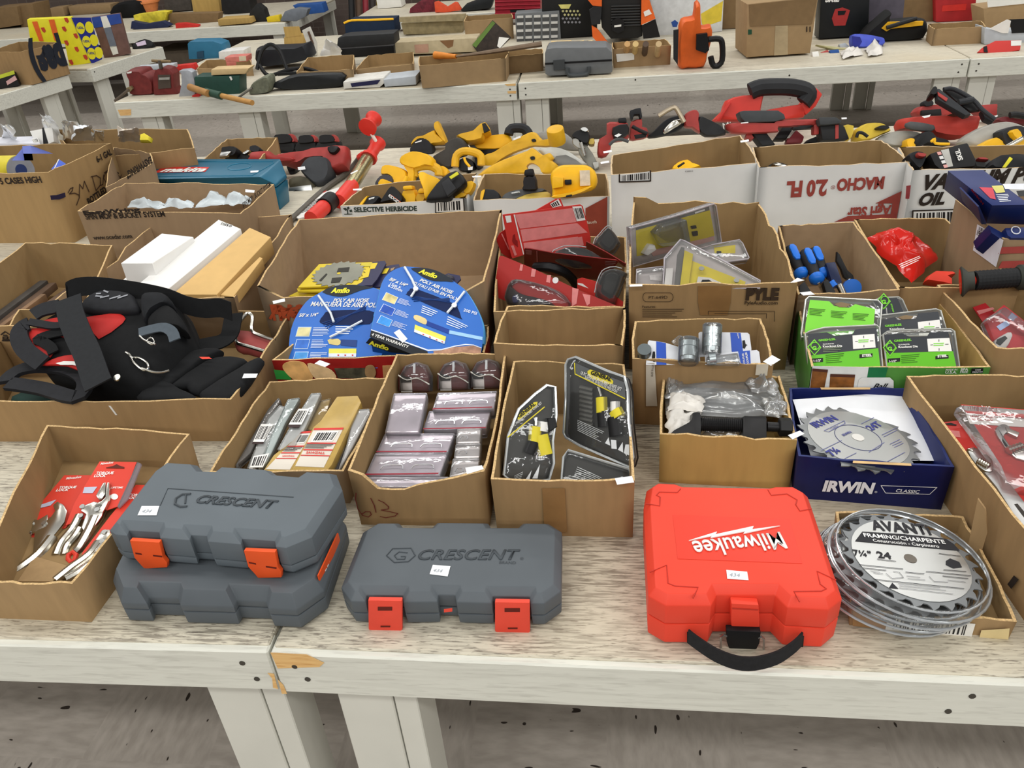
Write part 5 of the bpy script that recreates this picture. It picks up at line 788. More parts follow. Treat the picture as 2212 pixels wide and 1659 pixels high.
# --- boxed drill bits in the striped carton
BOS=mat('16265e',.38,var=.1,sc=12); W2=mat('d9dbe2',.4)
def hexa(name,label,cat,P,m,group=None):    # P: front TL,TR,BR,BL then back TL,TR (pixel,z)
    return None
r=T('drill_box','opened dark blue retail box tilted on top of the striped carton','retail box'); A_=[at(*M(*p),z) for p,z in (((1955,238),.325),((2260,232),.325),((2260,395),.26),((1905,385),.26))]; D_=V((-.045,.15,.03))
B().loft([[p for p in A_],[p+D_ for p in A_]]).done('carton_body',BOS,r,bev=.001); tp=P3(A_[0],A_[1],A_[0]+D_)
for q,m in (([(1850,90),(1960,95),(1985,190),(1940,180)],mat('c23a4a',.5)),([(1950,80),(2040,75),(2060,130),(1990,140)],mat('c9c26a',.5)),([(2040,65),(2212,62),(2212,110),(2060,105)],W2),([(2150,120),(2225,115),(2240,160),(2170,165)],BLK)): dc(r,'printed_panel',tp,ml(M,q),m,.001)
lines(r,tp,ml(M,[(1985,150),(2090,145),(2140,210),(2020,215)]),5,W2,.4); sdp=P3(A_[0],A_[3],A_[0]+D_); tx(r,sdp,'BOSCH',M(1785,115),M(1880,235),mat('b02a30',.5),bold=.04)
fl=[at(*M(*p),z) for p,z in (((1690,95),.34),((1840,250),.325),((1900,390),.26),((1870,390),.26),((1715,200),.29))]; B().slab(fl,P3(fl[0],fl[1],fl[3]).n,.003).done('open_flap',BOS,r,sm=0)
for k,L in enumerate(([(1925,395),(2050,465),(2065,490),(2050,525),(1950,460)],[(2060,420),(2330,410),(2330,500),(2110,500),(2080,480)])): r=T('drill_box',('narrow dark blue box corner sticking out below the opened one','wide dark blue box with round emblem below the opened one')[k],'retail box'); pl=TI(*M(*L[0]),.27,40); B().ext(pl,ml(M,L),.08).done('carton_body',BOS,r,bev=.001); B().tube(circ(pl,pl.h(M(2145,440))+pl.n*.001,.009,20),.0012,closed=True,seg=5).done('round_emblem',W2,r) if k else None
x=BOX['C11']; p=x.P[3]; dc(x.o,'shipping_label',p,ml(M,[(1835,390),(2045,520),(1985,735),(1800,600)]),W2,.004); tx(x.o,p,'P3',M(1910,485),M(1950,510),BLK,bold=.03,o=.006); tx(x.o,p,'19019',M(1830,475),M(1895,520),BLK,bold=.02,o=.006); bar(x.o,p,ml(M,[(1845,400),(1900,430),(1890,470),(1840,440)]),8,o=.006,wm=False,seed=2); lines(x.o,p,ml(M,[(1820,530),(1890,570),(1870,620),(1810,590)]),4,BLK,.35,o=.006)
p=x.P[0]; st_=mat('a5443f',.7); 
for y in (575,690): dc(x.o,'red_stripe',p,ml(M,[(2035,y),(2330,y-10),(2330,y+45),(2005,y+55)]),st_,.004)
# --- green knockout die packs
GN=mat('5fb524',.4,var=.06,sc=8); GN2=mat('7bd23a',.4,var=.05,sc=8); DK=mat('34373c',.4,var=.06)
def diepack(label,L,pl,dark,green,sq=None,logo=None,txt=(),hole=None):
    r=T('knockout_die_pack',label,'die pack','green knockout die packs'); c=ml(M,L); B().ext(pl,c,.018,0,.004).done('clamshell',clear('f4f5f2',.09),r,bev=.003); B().tb(pl,c,.0022,0,.003,6,closed=True).done('clamshell_rim',mat('b9bab4',.2,.4,var=.2),r)
    if green: B().ext(pl,ml(M,green),.002,0,.0045).done('green_card',GN2 if dark is None else GN,r,sm=0)
    if dark: B().ext(pl,ml(M,dark),.002,0,.0046).done('dark_card',DK,r,sm=0)
    if sq: dc(r,'white_target',pl,ml(M,sq),WHT,.0052); cx=sum(q[0] for q in sq)/4; cy=sum(q[1] for q in sq)/4; ink(r,pl,[ml(M,[(cx-70,cy),(cx-50,cy-1)]),ml(M,[(cx+50,cy-5),(cx+75,cy-6)]),ml(M,[(cx-2,cy-45),(cx-2,cy-28)]),ml(M,[(cx,cy+28),(cx,cy+45)])],.001,BLK,o=.006); lines(r,pl,ml(M,[(cx-45,cy-14),(cx+45,cy-18),(cx+45,cy+12),(cx-45,cy+15)]),2,GN2,.5,o=.006)
    if logo: x,y=logo; g=ml(M,[(x-62,y-5),(x-5,y-68),(x+52,y),(x-5,y+66)]); dc(r,'diamond_emblem',pl,g,GN2,.0055); dc(r,'diamond_emblem',pl,ml(M,[(x-52,y-5),(x-5,y-56),(x+42,y),(x-5,y+54)]),DK,.006); B().tube(circ(pl,pl.h(M(x-5,y))+pl.n*.0066,.0082,20),.001,closed=True,seg=5).done('round_emblem',GN2,r); tx(r,pl,'G',M(x-22,y+20),M(x+14,y+20),GN2,bold=.06,o=.0075)
    for s,a,b_,m,k in txt: tx(r,pl,s,M(*a),M(*b_),m,o=.0056,**k)
    if hole: dc(r,'hang_hole',pl,ml(M,hole),mat('7d6a50',.8),.0055)
    return r
def facetxt(dx,dy,w): return [('GREENLEE.',(555+dx,1335+dy),(695+dx,1325+dy),GN2,{'bold':.03,'hs':.9}),('Knockout Die',(590+dx,1385+dy),(745+dx,1378+dy),WHT,{'bold':.03}),('SLUG-BUSTER',(590+dx,1362+dy),(680+dx,1358+dy),WHT,{'bold':.02}),('STEEL',(905+dx-w,1460+dy),(985+dx-w,1455+dy),WHT,{'bold':.05,'sh':.15}),('1-1/2"',(515+dx,1500+dy),(575+dx,1497+dy),WHT,{'bold':.03})]
plA=P3(at(*M(480,1540),.115),at(*M(1060,1540),.115),at(*M(780,1215),.165))
r=diepack('front left green knockout die pack in the green carton',[(445,1275),(480,1255),(600,1225),(1020,1205),(1045,1225),(1075,1600),(480,1600)],plA,[(470,1275),(620,1262),(680,1290),(830,1275),(850,1240),(1020,1225),(1035,1390),(480,1450)],[(480,1450),(1035,1390),(1055,1560),(490,1600)],[(828,1288),(1005,1275),(1015,1385),(833,1397)],(525,1385),facetxt(0,0,0))
for q in ([(885,1440),(990,1432),(990,1460),(885,1470)],[(498,1475),(590,1468),(590,1500),(498,1508)]): dc(r,'black_label',plA,ml(M,q),BLK,.0052)
lines(r,plA,ml(M,[(610,1445),(770,1430),(780,1510),(615,1520)]),5,mat('2f5a18',.6),.3,o=.0056); lines(r,plA,ml(M,[(590,1390),(750,1385),(750,1425),(590,1430)]),3,mat('7d8a6a',.6),.3,o=.0056)
plB=P3(at(*M(1110,1540),.115),at(*M(1690,1540),.115),at(*M(1380,1240),.165))
r=diepack('front right green knockout die pack in the green carton',[(1075,1280),(1110,1258),(1240,1245),(1620,1235),(1650,1255),(1700,1600),(1110,1600)],plB,[(1080,1285),(1230,1270),(1290,1300),(1430,1295),(1450,1265),(1600,1255),(1640,1415),(1090,1430)],[(1090,1430),(1640,1415),(1670,1560),(1110,1600)],[(1430,1315),(1610,1308),(1630,1415),(1440,1418)],(1135,1390),facetxt(610,5,0))
for q in ([(1498,1455),(1602,1445),(1604,1472),(1498,1480)],[(1112,1475),(1212,1468),(1212,1498),(1112,1505)]): dc(r,'black_label',plB,ml(M,q),BLK,.0052)
lines(r,plB,ml(M,[(1220,1450),(1380,1435),(1390,1510),(1225,1520)]),5,mat('2f5a18',.6),.3,o=.0056)
plC=P3(at(*M(1040,1260),.135),at(*M(1590,1250),.135),at(*M(1300,1075),.165)); diepack('middle right knockout die pack behind the front right one',[(1030,1165),(1060,1125),(1500,1075),(1540,1090),(1600,1290),(1040,1290)],plC,[(1045,1165),(1170,1140),(1200,1165),(1340,1150),(1360,1110),(1520,1095),(1560,1290),(1050,1290)],None,[(1355,1180),(1530,1160),(1555,1290),(1365,1290)],None,[('GREENLEE',(1092,1220),(1225,1207),GN2,{'bold':.03,'hs':.9}),('Knockout',(1130,1245),(1250,1240),WHT,{'bold':.02})],[(1195,1140),(1260,1122),(1320,1135),(1300,1155),(1230,1158)])
plD=P3(at(*M(420,1280),.135),at(*M(1040,1280),.135),at(*M(700,975),.185)); r=diepack('back left knockout die pack turned to its plain green back',[(415,1270),(450,1000),(475,975),(1030,1005),(1065,1040),(1040,1320),(415,1300)],plD,None,[(450,1190),(485,1000),(640,1012),(680,1050),(800,1065),(850,1035),(1010,1075),(990,1300),(440,1290)],hole=[(680,1035),(735,1018),(815,1035),(780,1060),(720,1058)])
for x0 in (480,655,830): lines(r,plD,ml(M,[(x0,1068+(x0-480)*.11),(x0+140,1078+(x0-480)*.11),(x0+130,1140+(x0-480)*.11),(x0,1125+(x0-480)*.11)]),5,mat('2c4a1c',.6),.35,o=.006)
plE=P3(at(*M(1040,1120),.155),at(*M(1280,1110),.155),at(*M(1100,985),.18)); diepack('back middle knockout die pack with diamond emblem turned sideways',[(990,1010),(1050,985),(1200,978),(1230,1000),(1280,1110),(1060,1150)],plE,[(1000,1010),(1060,992),(1190,985),(1240,1100),(1060,1135)],None,None,(1085,1012),[('GREENLEE',(1165,1100),(1145,1030),GN2,{'bold':.02}),('SLUG BUST',(1110,1120),(1105,1060),WHT,{'bold':.02})])
x=BOX['C12']; p=x.P[0]; W_=mp(1620,760,.2676)
wl=mat('d8dad8',.5); dc(x.o,'white_print',p,ml(W_,[(505,115),(960,125),(945,300),(480,300)]),wl,.004); dc(x.o,'green_band',p,ml(W_,[(960,125),(1115,125),(1090,215),(945,215)]),mat('0f6a3c',.5),.0045)
for a in ([(505,135),(630,145),(600,300),(485,300)],[(650,180),(850,185),(835,300),(640,300)]): dc(x.o,'jar_print',p,ml(W_,a),mat('7a4a1c',.5,var=.5,sc=50),.0048); dc(x.o,'jar_lid_print',p,ml(W_,[a[0],a[1],(a[1][0]-3,a[1][1]+22),(a[0][0]-3,a[0][1]+20)]),mat('4a2416',.5),.0052)
dc(x.o,'brand_plate',p,ml(W_,[(880,225),(910,208),(1130,208),(1160,235),(1160,300),(865,300)]),wl,.0052); tx(x.o,p,'Ball',W_(990,298),W_(1110,298),BLK,bold=.02,sh=.4,o=.006); tx(x.o,p,'MADE IN',W_(1580,152),W_(1672,150),wl,bold=.02,o=.0046); tx(x.o,p,'U.S.A.',W_(1575,175),W_(1668,175),wl,bold=.03,o=.0046); tx(x.o,p,'BPA',W_(1700,152),W_(1760,150),wl,bold=.03,o=.0046); tx(x.o,p,'FREE',W_(1695,172),W_(1758,170),wl,bold=.02,o=.0046); dc(x.o,'black_label',p,ml(W_,[(1790,135),(1885,132),(1880,172),(1785,175)]),BLK,.0046); tx(x.o,p,'WIDE',W_(1815,152),W_(1862,150),wl,bold=.02,o=.0055); tx(x.o,p,'MOUTH',W_(1795,170),W_(1875,168),wl,bold=.02,o=.0055)
# --- carded meters and wrenches at the right edge
RM=mat('b3242a',.42,var=.08,sc=10)
for k,(L,z,lab) in enumerate((([(1800,1060),(1900,1025),(2000,1130),(1880,1180)],.14,'small red card at the back of the carded meter carton'),([(1880,1180),(2050,1040),(2330,1260),(2330,1420),(1980,1400)],.13,'red carded white meter in the right hand carton'))):
    r=T('meter_pack',lab,'carded meter','red carded meters'); pl=TI(*M(*L[0]),z,35); B().ext(pl,ml(M,L),.002).done('card',RM,r,sm=0)
    if k:
        B().rnd(pl,spl(ml(M,[(1965,1330),(2090,1250),(2130,1265),(2120,1310),(2070,1390),(1975,1395)]),2),.03,0,.02).done('white_meter',WHT,r,sm=60); dc(r,'meter_screen',pl,ml(M,[(1995,1320),(2060,1290),(2080,1310),(2020,1370),(1985,1350)]),mat('3a3f40',.3),.021); dc(r,'label_print',pl,ml(M,[(1990,1215),(2070,1165),(2100,1200),(2020,1250)]),mat('9fb2d8',.5),.001); B().ext(pl,ml(M,[(1900,1150),(2060,1050),(2330,1250),(2330,1420),(2000,1400)]),.03,0,.03).done('clamshell',CLG,r,bev=.005)
    else: dc(r,'white_print',pl,ml(M,[(1830,1090),(1960,1060),(1975,1075),(1850,1120)]),PK,.001)
x=BOX['C13']; 
Wm=mp(1620,760,.2676)
def wrench(r,pl,head,jaw,worm,handle,hw,slot=None):
    B().ext(pl,spl(ml(Wm,head),2),.014,0,.004).done('wrench_head',STL,r,bev=.003); B().ext(pl,ml(Wm,jaw),.012,0,.006).done('sliding_jaw',CR,r,bev=.002); a,b_=worm; a=pl.h(Wm(*a),.006); b_=pl.h(Wm(*b_),.006); n=10; B().lathe(a,b_,[(i/n,.008 if i%2 else .0062) for i in range(n+1)],seg=12).done('worm_screw',CR,r,sm=0)
    h=B().ext(pl,ml(Wm,handle),.01,0,.001).done('wrench_handle',mat('c9c9c8',.35,.85,var=.05),r,bev=.003)
    if slot: dc(h,'hanging_slot',pl,ml(Wm,slot),mat('3a3632',.7),.0016)
pl=P3(at(*Wm(1720,440),.09),at(*Wm(2300,470),.09),at(*Wm(2050,1060),.05))
r=T('wrench_pack','front red carded adjustable wrench in the tall right hand carton','wrench pack','carded adjustable wrenches'); B().ext(pl,ml(Wm,[(1705,425),(2400,480),(2400,1150),(2080,1050),(2030,920)]),.002,0,0).done('card',R1,r,sm=0); dc(r,'white_band',pl,ml(Wm,[(1740,495),(2400,560),(2400,620),(1775,580)]),WHT,.001); tx(r,pl,'Milwaukee',Wm(1740,470),Wm(1950,462),WHT,bold=.01,sh=.1,hs=1.4,o=.0018); tx(r,pl,"JAWS WON'T",Wm(1775,530),Wm(2010,537),RM,bold=.02,o=.0018); tx(r,pl,'BACK OFF',Wm(1790,552),Wm(1965,560),RM,bold=.02,o=.0018); dc(r,'hang_hole',pl,ml(Wm,[(1990,470),(2040,460),(2135,485),(2120,492),(2040,487)]),BLK,.0014)
wrench(r,pl,[(1980,640),(2010,590),(2060,580),(2110,620),(2060,660),(2050,720),(2110,770),(2300,720),(2400,800),(2400,900),(2150,860),(2040,740)],[(2060,600),(2180,650),(2160,690),(2080,650)],((2080,800),(2200,760)),[(2200,800),(2400,830),(2400,920),(2200,880)],.02); B().ext(pl,ml(Wm,[(1660,450),(1710,425),(2400,480),(2400,1150),(2050,1065),(2010,930)]),.02,0,.02).done('clamshell',clear('fbf8f8',.05),r,bev=.004)
pl=P3(at(*Wm(1560,560),.07),at(*Wm(1900,640),.07),at(*Wm(2200,1380),.04))
r=T('wrench_pack','rear red carded adjustable wrench with long slotted handle in the right hand carton','wrench pack','carded adjustable wrenches'); B().ext(pl,ml(Wm,[(1545,570),(1680,555),(1900,780),(2400,1250),(2400,1500),(2000,1100),(1700,760)]),.002,0,-.004).done('card',R1,r,sm=0); dc(r,'hang_hole',pl,ml(Wm,[(1565,580),(1620,572),(1670,588),(1665,595),(1600,590)]),BLK,-.003); dc(r,'white_print',pl,ml(Wm,[(1600,630),(1690,640),(1700,690),(1620,680)]),PK,-.003)
wrench(r,pl,[(1760,800),(1800,770),(1870,790),(1960,870),(1960,960),(1900,960),(1820,900)],[(1750,780),(1820,765),(1800,800)],((1840,880),(1930,930)),[(1850,920),(1960,930),(2100,1060),(2400,1440),(2400,1600),(2200,1420),(1990,1090)],.02,[(2135,1230),(2160,1225),(2290,1380),(2260,1400)])
x=BOX['B8']; p=x.P[3]; lines(x.o,p,[(1955,842),(2060,940),(2050,950),(1950,850)],1,INK,.8,o=.004) if 0 else None; dc(x.o,'black_print',p,[(2176,1262),(2190,1243),(2200,1252),(2184,1272)],INK,.005)
# --- files and bars behind the tool bag
M=mp(0,380,.2532); DW=mat('5f4a3a',.7,var=.25,sc=18,st=(1,1,1)); DW2=mat('7a5e44',.7,var=.25,sc=18)
for k,(a,b_,w_,z,m,lab) in enumerate((((-250,1330),(340,895),.026,.06,mat('4a4642',.6,.3,var=.2),'grey steel file lying furthest left in the file carton'),((-200,1400),(400,915),.03,.05,DW,'dark wooden bar next to the steel file in the file carton'),((-150,1380),(350,1010),.016,.075,DW2,'thin lighter wooden bar on top in the file carton'),((-120,1440),(620,920),.02,.045,DW,'long dark wooden bar at the right of the file carton'),((-100,1500),(560,1010),.03,.05,DW2,'brown wooden bar in front in the file carton'))):
    p=at(*M(*a),z); q=at(*M(*b_),z); d=(q-p); s=d.cross(V((0,0,1))).normalized()*w_; tag(B().box(p-V((0,0,.02)),d,s,V((0,0,.022))).done('wooden_file' if k else 'steel_file',m,bev=.003),lab,'file')
x=BOX['C1']; p=x.P[0]; ink(x.o,p,[[(2+a*.1447,600+b*.1447) for a,b in L] for L in ([(0,850),(60,805),(130,850)],[(35,860),(90,858)],[(30,885),(100,882),(98,910),(32,912),(30,885)],[(20,940),(150,940)],[(30,920),(34,940)],[(60,920),(62,940)],[(90,920),(90,940)],[(118,918),(116,940)],[(150,820),(185,870),(195,910),(185,945)])],.003,INK,o=.004)
# --- long white and tan boxes
WB3=mat('e9e8e5',.55,var=.02); TB=mat('d3ad6e',.6,var=.05)
bxq('long_box','short white box at the left in the carton of long boxes','box',ml(M,[(1030,745),(1300,745),(1650,520),(1380,490)]),.2,.06,WB3)
o=bxq('long_box','long white box with grey barcode in the carton of long boxes','box',ml(M,[(1195,910),(1410,985),(2055,450),(1865,372)]),[.16,.16,.2,.2],.045,WB3); o.data.materials[0]=WB3
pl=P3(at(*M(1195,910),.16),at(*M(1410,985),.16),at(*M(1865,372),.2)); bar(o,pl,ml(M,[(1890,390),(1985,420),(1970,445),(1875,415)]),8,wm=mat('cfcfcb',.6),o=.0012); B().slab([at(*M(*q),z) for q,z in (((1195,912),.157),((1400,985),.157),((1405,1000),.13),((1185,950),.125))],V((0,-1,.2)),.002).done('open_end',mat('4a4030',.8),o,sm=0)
o=bxq('long_box','tan box with price tag in the carton of long boxes','box',ml(M,[(1470,1010),(1850,1012),(2310,520),(2130,440)]),[.155,.155,.2,.2],.05,TB); pl=P3(at(*M(1470,1010),.155),at(*M(1850,1012),.155),at(*M(2130,440),.2)); ptag(o,pl,ml(M,[(1815,765),(1915,790),(1890,815),(1800,790)]))
bxq('long_box','thin tan flat box leaning on the right wall of the long box carton','box',ml(M,[(1880,1015),(1990,1030),(2240,700),(2215,690)]),[.15,.15,.19,.19],.03,TB)
bxq('long_box','white box lying under the short white one','box',ml(M,[(960,960),(1200,960),(1350,760),(1080,860)]),.13,.05,WB3)
# ---------------------------------------------------------------- back row cartons
M=mp(0,0,.2532); x=BOX['D1']; p=x.P[0]; tx(x.o,p,'5 CASES HIGH',(2,398),(91,394),INK,bold=.035,o=.004,hs=1.15); p=x.P[1]; tx(x.o,p,'6-1 GAL',(211,351),(243,333),INK,bold=.035,o=.004,hs=1.2); tx(x.o,p,'BOTTLED',(192,442),(231,414),INK,bold=.04,o=.004,hs=1.2)
D=mp(0,230,.13562); pen=mat('4d382a',.8)
ink(x.o,p,[ml(D,L) for L in ([(1090,1370),(1120,1310),(1165,1290),(1155,1340),(1110,1390),(1190,1380),(1260,1410),(1265,1450),(1220,1570)],[(1265,1440),(1270,1240),(1320,1310),(1345,1190),(1420,1360)],[(1470,1115),(1530,1340),(1600,1250),(1600,1140),(1540,1100),(1450,1120)],[(1600,1180),(1600,1260),(1640,1240),(1650,1090)],[(1720,1040),(1680,1060),(1650,1140),(1690,1210),(1715,1200)],[(1660,1060),(1730,1010)],[(1720,1040),(1800,970)],[(1765,1010),(1800,1180)],[(1800,1190),(1820,1080),(1850,1160)],[(1850,1160),(1855,1040),(1890,1060),(1865,1100)],[(1890,1100),(1920,1140),(1930,1090)])],.004,pen,o=.004)
dc(x.o,'purple_tape',x.P[1],ml(D,[(800,1418),(900,1412),(1035,1370),(1048,1440),(950,1480),(815,1488)]),mat('2a2440',.5),.004)
dc(x.o,'black_print',x.P[0],[(0,534),(34,531),(34,541),(0,544)],INK,.004)
r=T('tape_roll','yellow and grey roll of duct tape inside the tall water carton','tape roll'); a=at(*D(60,1010),.225); b_=at(*D(330,1010),.235); ax_=(b_-a); B().lathe(a,b_,[(0,.05),(1,.05)],seg=28).done('tape_body',mat('d8c83a',.4),r); B().lathe(b_,b_+ax_.normalized()*.002,[(0,.049),(1,.049)],seg=28).done('grey_side',mat('8f9198',.5,var=.1),r); B().lathe(b_+ax_.normalized()*.002,b_+ax_.normalized()*.004,[(0,.02),(1,.02)],seg=20).done('core_hole',mat('2b3a6a',.5),r)
r=T('small_box','small blue and white box against the right wall of the tall water carton','box'); B().ext(TI(*D(900,920),.23,40,30),ml(D,[(810,1000),(940,840),(1050,910),(960,1010)]),.05).done('carton_body',mat('4f6ad0',.45),r,bev=.002); dc(r,'white_edge',TI(*D(900,920),.23,40,30),ml(D,[(925,845),(945,835),(880,975),(860,985)]),WHT,.001)
bxq('small_box','white medicine style box with red dot at the front of the tall water carton','box',[(0,372),(42,370),(44,360),(0,362)],.23,.05,WHT)
BAGW=clear('f6f5f2',.3,.25); 
for k,(L,z,h,m,lab) in enumerate((([(60,540),(130,290),(240,400),(230,560)],.2,.05,BAGW,'leftmost clear bag with white card in the parts carton'),([(730,520),(690,110),(900,260),(1010,520)],.2,.06,BAGW,'tall crumpled clear bag at the middle of the parts carton'),([(1000,520),(1030,240),(1240,250),(1300,500)],.2,.05,BAGW,'crumpled clear bag right of the tall one in the parts carton'),([(1160,560),(1200,370),(1470,300),(1500,540)],.2,.05,mat('dfe4ea',.35,var=.1),'white printed bag in the parts carton'),([(1480,570),(1500,400),(1660,400),(1650,560)],.2,.04,BAGW,'small clear bag with metal ring in the parts carton'),([(1890,560),(1900,400),(2200,350),(2230,560)],.2,.05,mat('ddd3c6',.5,var=.12),'beige plastic bag at the right of the parts carton'))):
    q=[at(*D(*p),z+.02+(.09 if i in(1,2) else 0)) for i,p in enumerate(L)]; tag(B().crumple([q[0],q[3],q[2],q[1]],V((0,-.5,.8)),h,k+31,res=12).done('plastic_bag',m,sm=80),lab,'plastic bag')
o=bxq('parts_box','white and purple printed box at the left of the parts carton','box',ml(D,[(-300,590),(640,590),(580,470),(-300,500)]),.24,.06,mat('d5d6e0',.5)); pl=VT(*D(300,590),.24); pl=P3(at(*D(-300,590),.24),at(*D(640,590),.24),at(*D(640,590),.2)); dc(o,'blue_label',pl,ml(D,[(345,555),(470,530),(490,640),(360,660)]),mat('4b5fb8',.5),.001); bar(o,HZ(.2402),ml(D,[(500,520),(600,500),(630,570),(540,580)]),6,o=.001)
r=T('parts_box','white striped packet with black bands in the parts carton','packet'); pl=TI(*D(650,450),.25,60); B().ext(pl,ml(D,[(470,390),(830,325),(860,560),(720,620),(560,580)]),.03).done('packet_body',WHT,r,bev=.003); dc(r,'black_band',pl,ml(D,[(670,340),(695,335),(770,590),(690,600)]),BLK,.001)
tag(B().rnd(TI(*M(1230,1170),.22,50),ml(M,[(1180,1200),(1190,1140),(1225,1130),(1280,1165),(1270,1200)]),.03).done('yellow_block',mat('e3d23c',.6)),'small yellow block at the right end of the parts carton','block')
x=BOX['D2b']; tx(x.o,x.P[0],'EASYWRING"',M(1285,1335),M(1070,1470),INK,bold=.04,o=.004,hs=1.3)
x=BOX['D3']; G=mp(0,380,.2532); tx(x.o,x.P[0],'SPIN MOP & BUCKET SYSTEM',G(735,372),G(1410,345),INK,bold=.03,o=.004,hs=1.1); tx(x.o,x.P[0],'www.ocedar.com',G(800,545),G(1130,530),INK,bold=.02,o=.004); tx(x.o,x.P[0],'EasyWring',G(715,330),G(1200,300),INK,bold=.05,o=.004,hs=.35); tx(x.o,x.P[1],'SPIN MOP | BUCKET SYSTEM',(525,449),(585,402),INK,bold=.03,o=.004,hs=1.2)
for k,(L,lab) in enumerate((([(1090,270),(1120,250),(1400,240),(1420,280)],'flat clear bag at the left in the spin mop carton'),([(1380,270),(1440,220),(1660,235),(1640,275)],'clear bag in the middle of the spin mop carton'),([(1640,275),(1760,205),(1920,175),(1960,240)],'raised clear bag on top in the spin mop carton'),([(1900,250),(1960,190),(2150,190),(2130,240)],'clear bag at the right in the spin mop carton'))):
    q=[at(*G(*p),.165) for p in L]; tag(B().crumple([q[0],q[3],q[2],q[1]],V((0,0,1)),.03,k+51,res=10).done('plastic_bag',mat('c3ccd0',.25,var=.15,sc=20),sm=80),lab,'plastic bag')
ptag(x.o,TI(539,413,.2,20),[(530,409),(550,411),(549,416),(530,415)])
x=BOX['D5']; p=x.P[0]; gk=mat('2f3a34',.7); tx(x.o,p,'SELECTIVE HERBICIDE',(765,458),(901,455),gk,bold=.04,o=.004,hs=1.05); bar(x.o,p,[(941,436),(1000,430),(1002,457),(942,460)],14,o=.004,seed=9); ink(x.o,p,[[(941,435),(941,460),(1003,457),(1001,429)]],.003,INK,o=.0055)
H=mp(740,230,.14467)
for q in ([(5,1525),(40,1510),(70,1540),(45,1560)],[(60,1510),(90,1495),(105,1520),(80,1545)],[(100,1550),(135,1535),(145,1575),(110,1580)],[(20,1605),(145,1600),(140,1612),(25,1615)],[(60,1540),(78,1540),(85,1605),(70,1605)]): dc(x.o,'leaf_emblem',p,ml(H,q),gk,.004)
x=BOX['D6']; dc(x.o,'brown_print',x.P[0],[(1265,450),(1312,425),(1311,520),(1263,520)],mat('8f4030',.6),.004); tx(x.o,x.P[0],'Baugh',(1266,484),(1289,482),mat('cdb8a8',.6),bold=.02,o=.0055)
x=BOX['D7']; p=x.P[0]; bar(x.o,p,[(1338,378),(1405,370),(1405,390),(1338,394)],16,o=.004,seed=8,wm=WB); ink(x.o,p,[[(1338,377),(1338,393),(1405,391),(1405,369)]],.004,INK,o=.0055); tx(x.o,p,'K580012',(1480,372),(1497,371),mat('77767a',.6),o=.004)
x=BOX['D8']; p=x.P[0]; Q=mp(1620,380,.2676); tx(x.o,p,'MACHO',Q(1090,10),Q(708,30),RINK,bold=.05,o=.004,hs=1.35); tx(x.o,p,'2.0 FL',Q(630,35),Q(300,52),RINK,bold=.05,o=.004,hs=1.4); tx(x.o,p,'Agri Star',Q(1145,238),Q(790,262),RINK,bold=.04,o=.005,hs=1.25); dc(x.o,'red_arrow',p,ml(Q,[(1012,222),(1225,123),(1185,345),(680,372),(790,325),(1135,308),(1150,222)]),RINK,.004); tx(x.o,p,'®',Q(690,75),Q(655,78),RINK,o=.004)
x=BOX['D9']; p=x.P[0]; tx(x.o,p,'VACUUM PUMP',Q(1400,110),Q(2560,20),INK,bold=.05,sh=.3,o=.004,hs=1.1); tx(x.o,p,'OIL',Q(1360,238),Q(1570,225),INK,bold=.05,sh=.3,o=.004,hs=1.1); bar(x.o,p,ml(Q,[(1315,285),(1700,270),(1700,420),(1310,420)]),18,o=.004,seed=11,wm=WB); ink(x.o,p,[ml(Q,[(1700,270),(1315,282),(1310,420)])],.004,INK,o=.0055); dc(x.o,'red_print',x.P[3],ml(Q,[(1262,80),(1298,75),(1285,185),(1255,185)]),mat('8c2028',.6),.004)
# ---------------------------------------------------------------- power tools at the back of the front tables
GT=mat('a9a8a2',.45,.5,var=.12); DG=mat('4a4b4c',.6,var=.15); TAN=mat('c2a850',.5,var=.12)
def tool(name,label,cat,group,pl,M,parts,tags=()):
    r=T(name,label,cat,group)
    for nm,L,d,m,o,*k in parts:
        st=k[0] if k else 's'; c=ml(M,L)
        if st=='t': B().tb(pl,spl(c,3,False),d,0,o,10).done(nm,m,r)
        elif st=='x': B().ext(pl,c,d,0,o).done(nm,m,r,bev=min(.006,d*.2))
        elif st=='c': B().cyl(pl.h(c[0],o),pl.h(c[1],o),d).done(nm,m,r,bev=.004)
        elif st=='d': B().disc(pl,c[0],d,.01,0,o).done(nm,m,r,bev=.002)
        else: B().rnd(pl,spl(c,2),d,0,o,k=.16).done(nm,m,r,sm=60)
    for q in tags: ptag(r,pl,ml(M,q),o=tags_o)
    return r
tags_o=.04
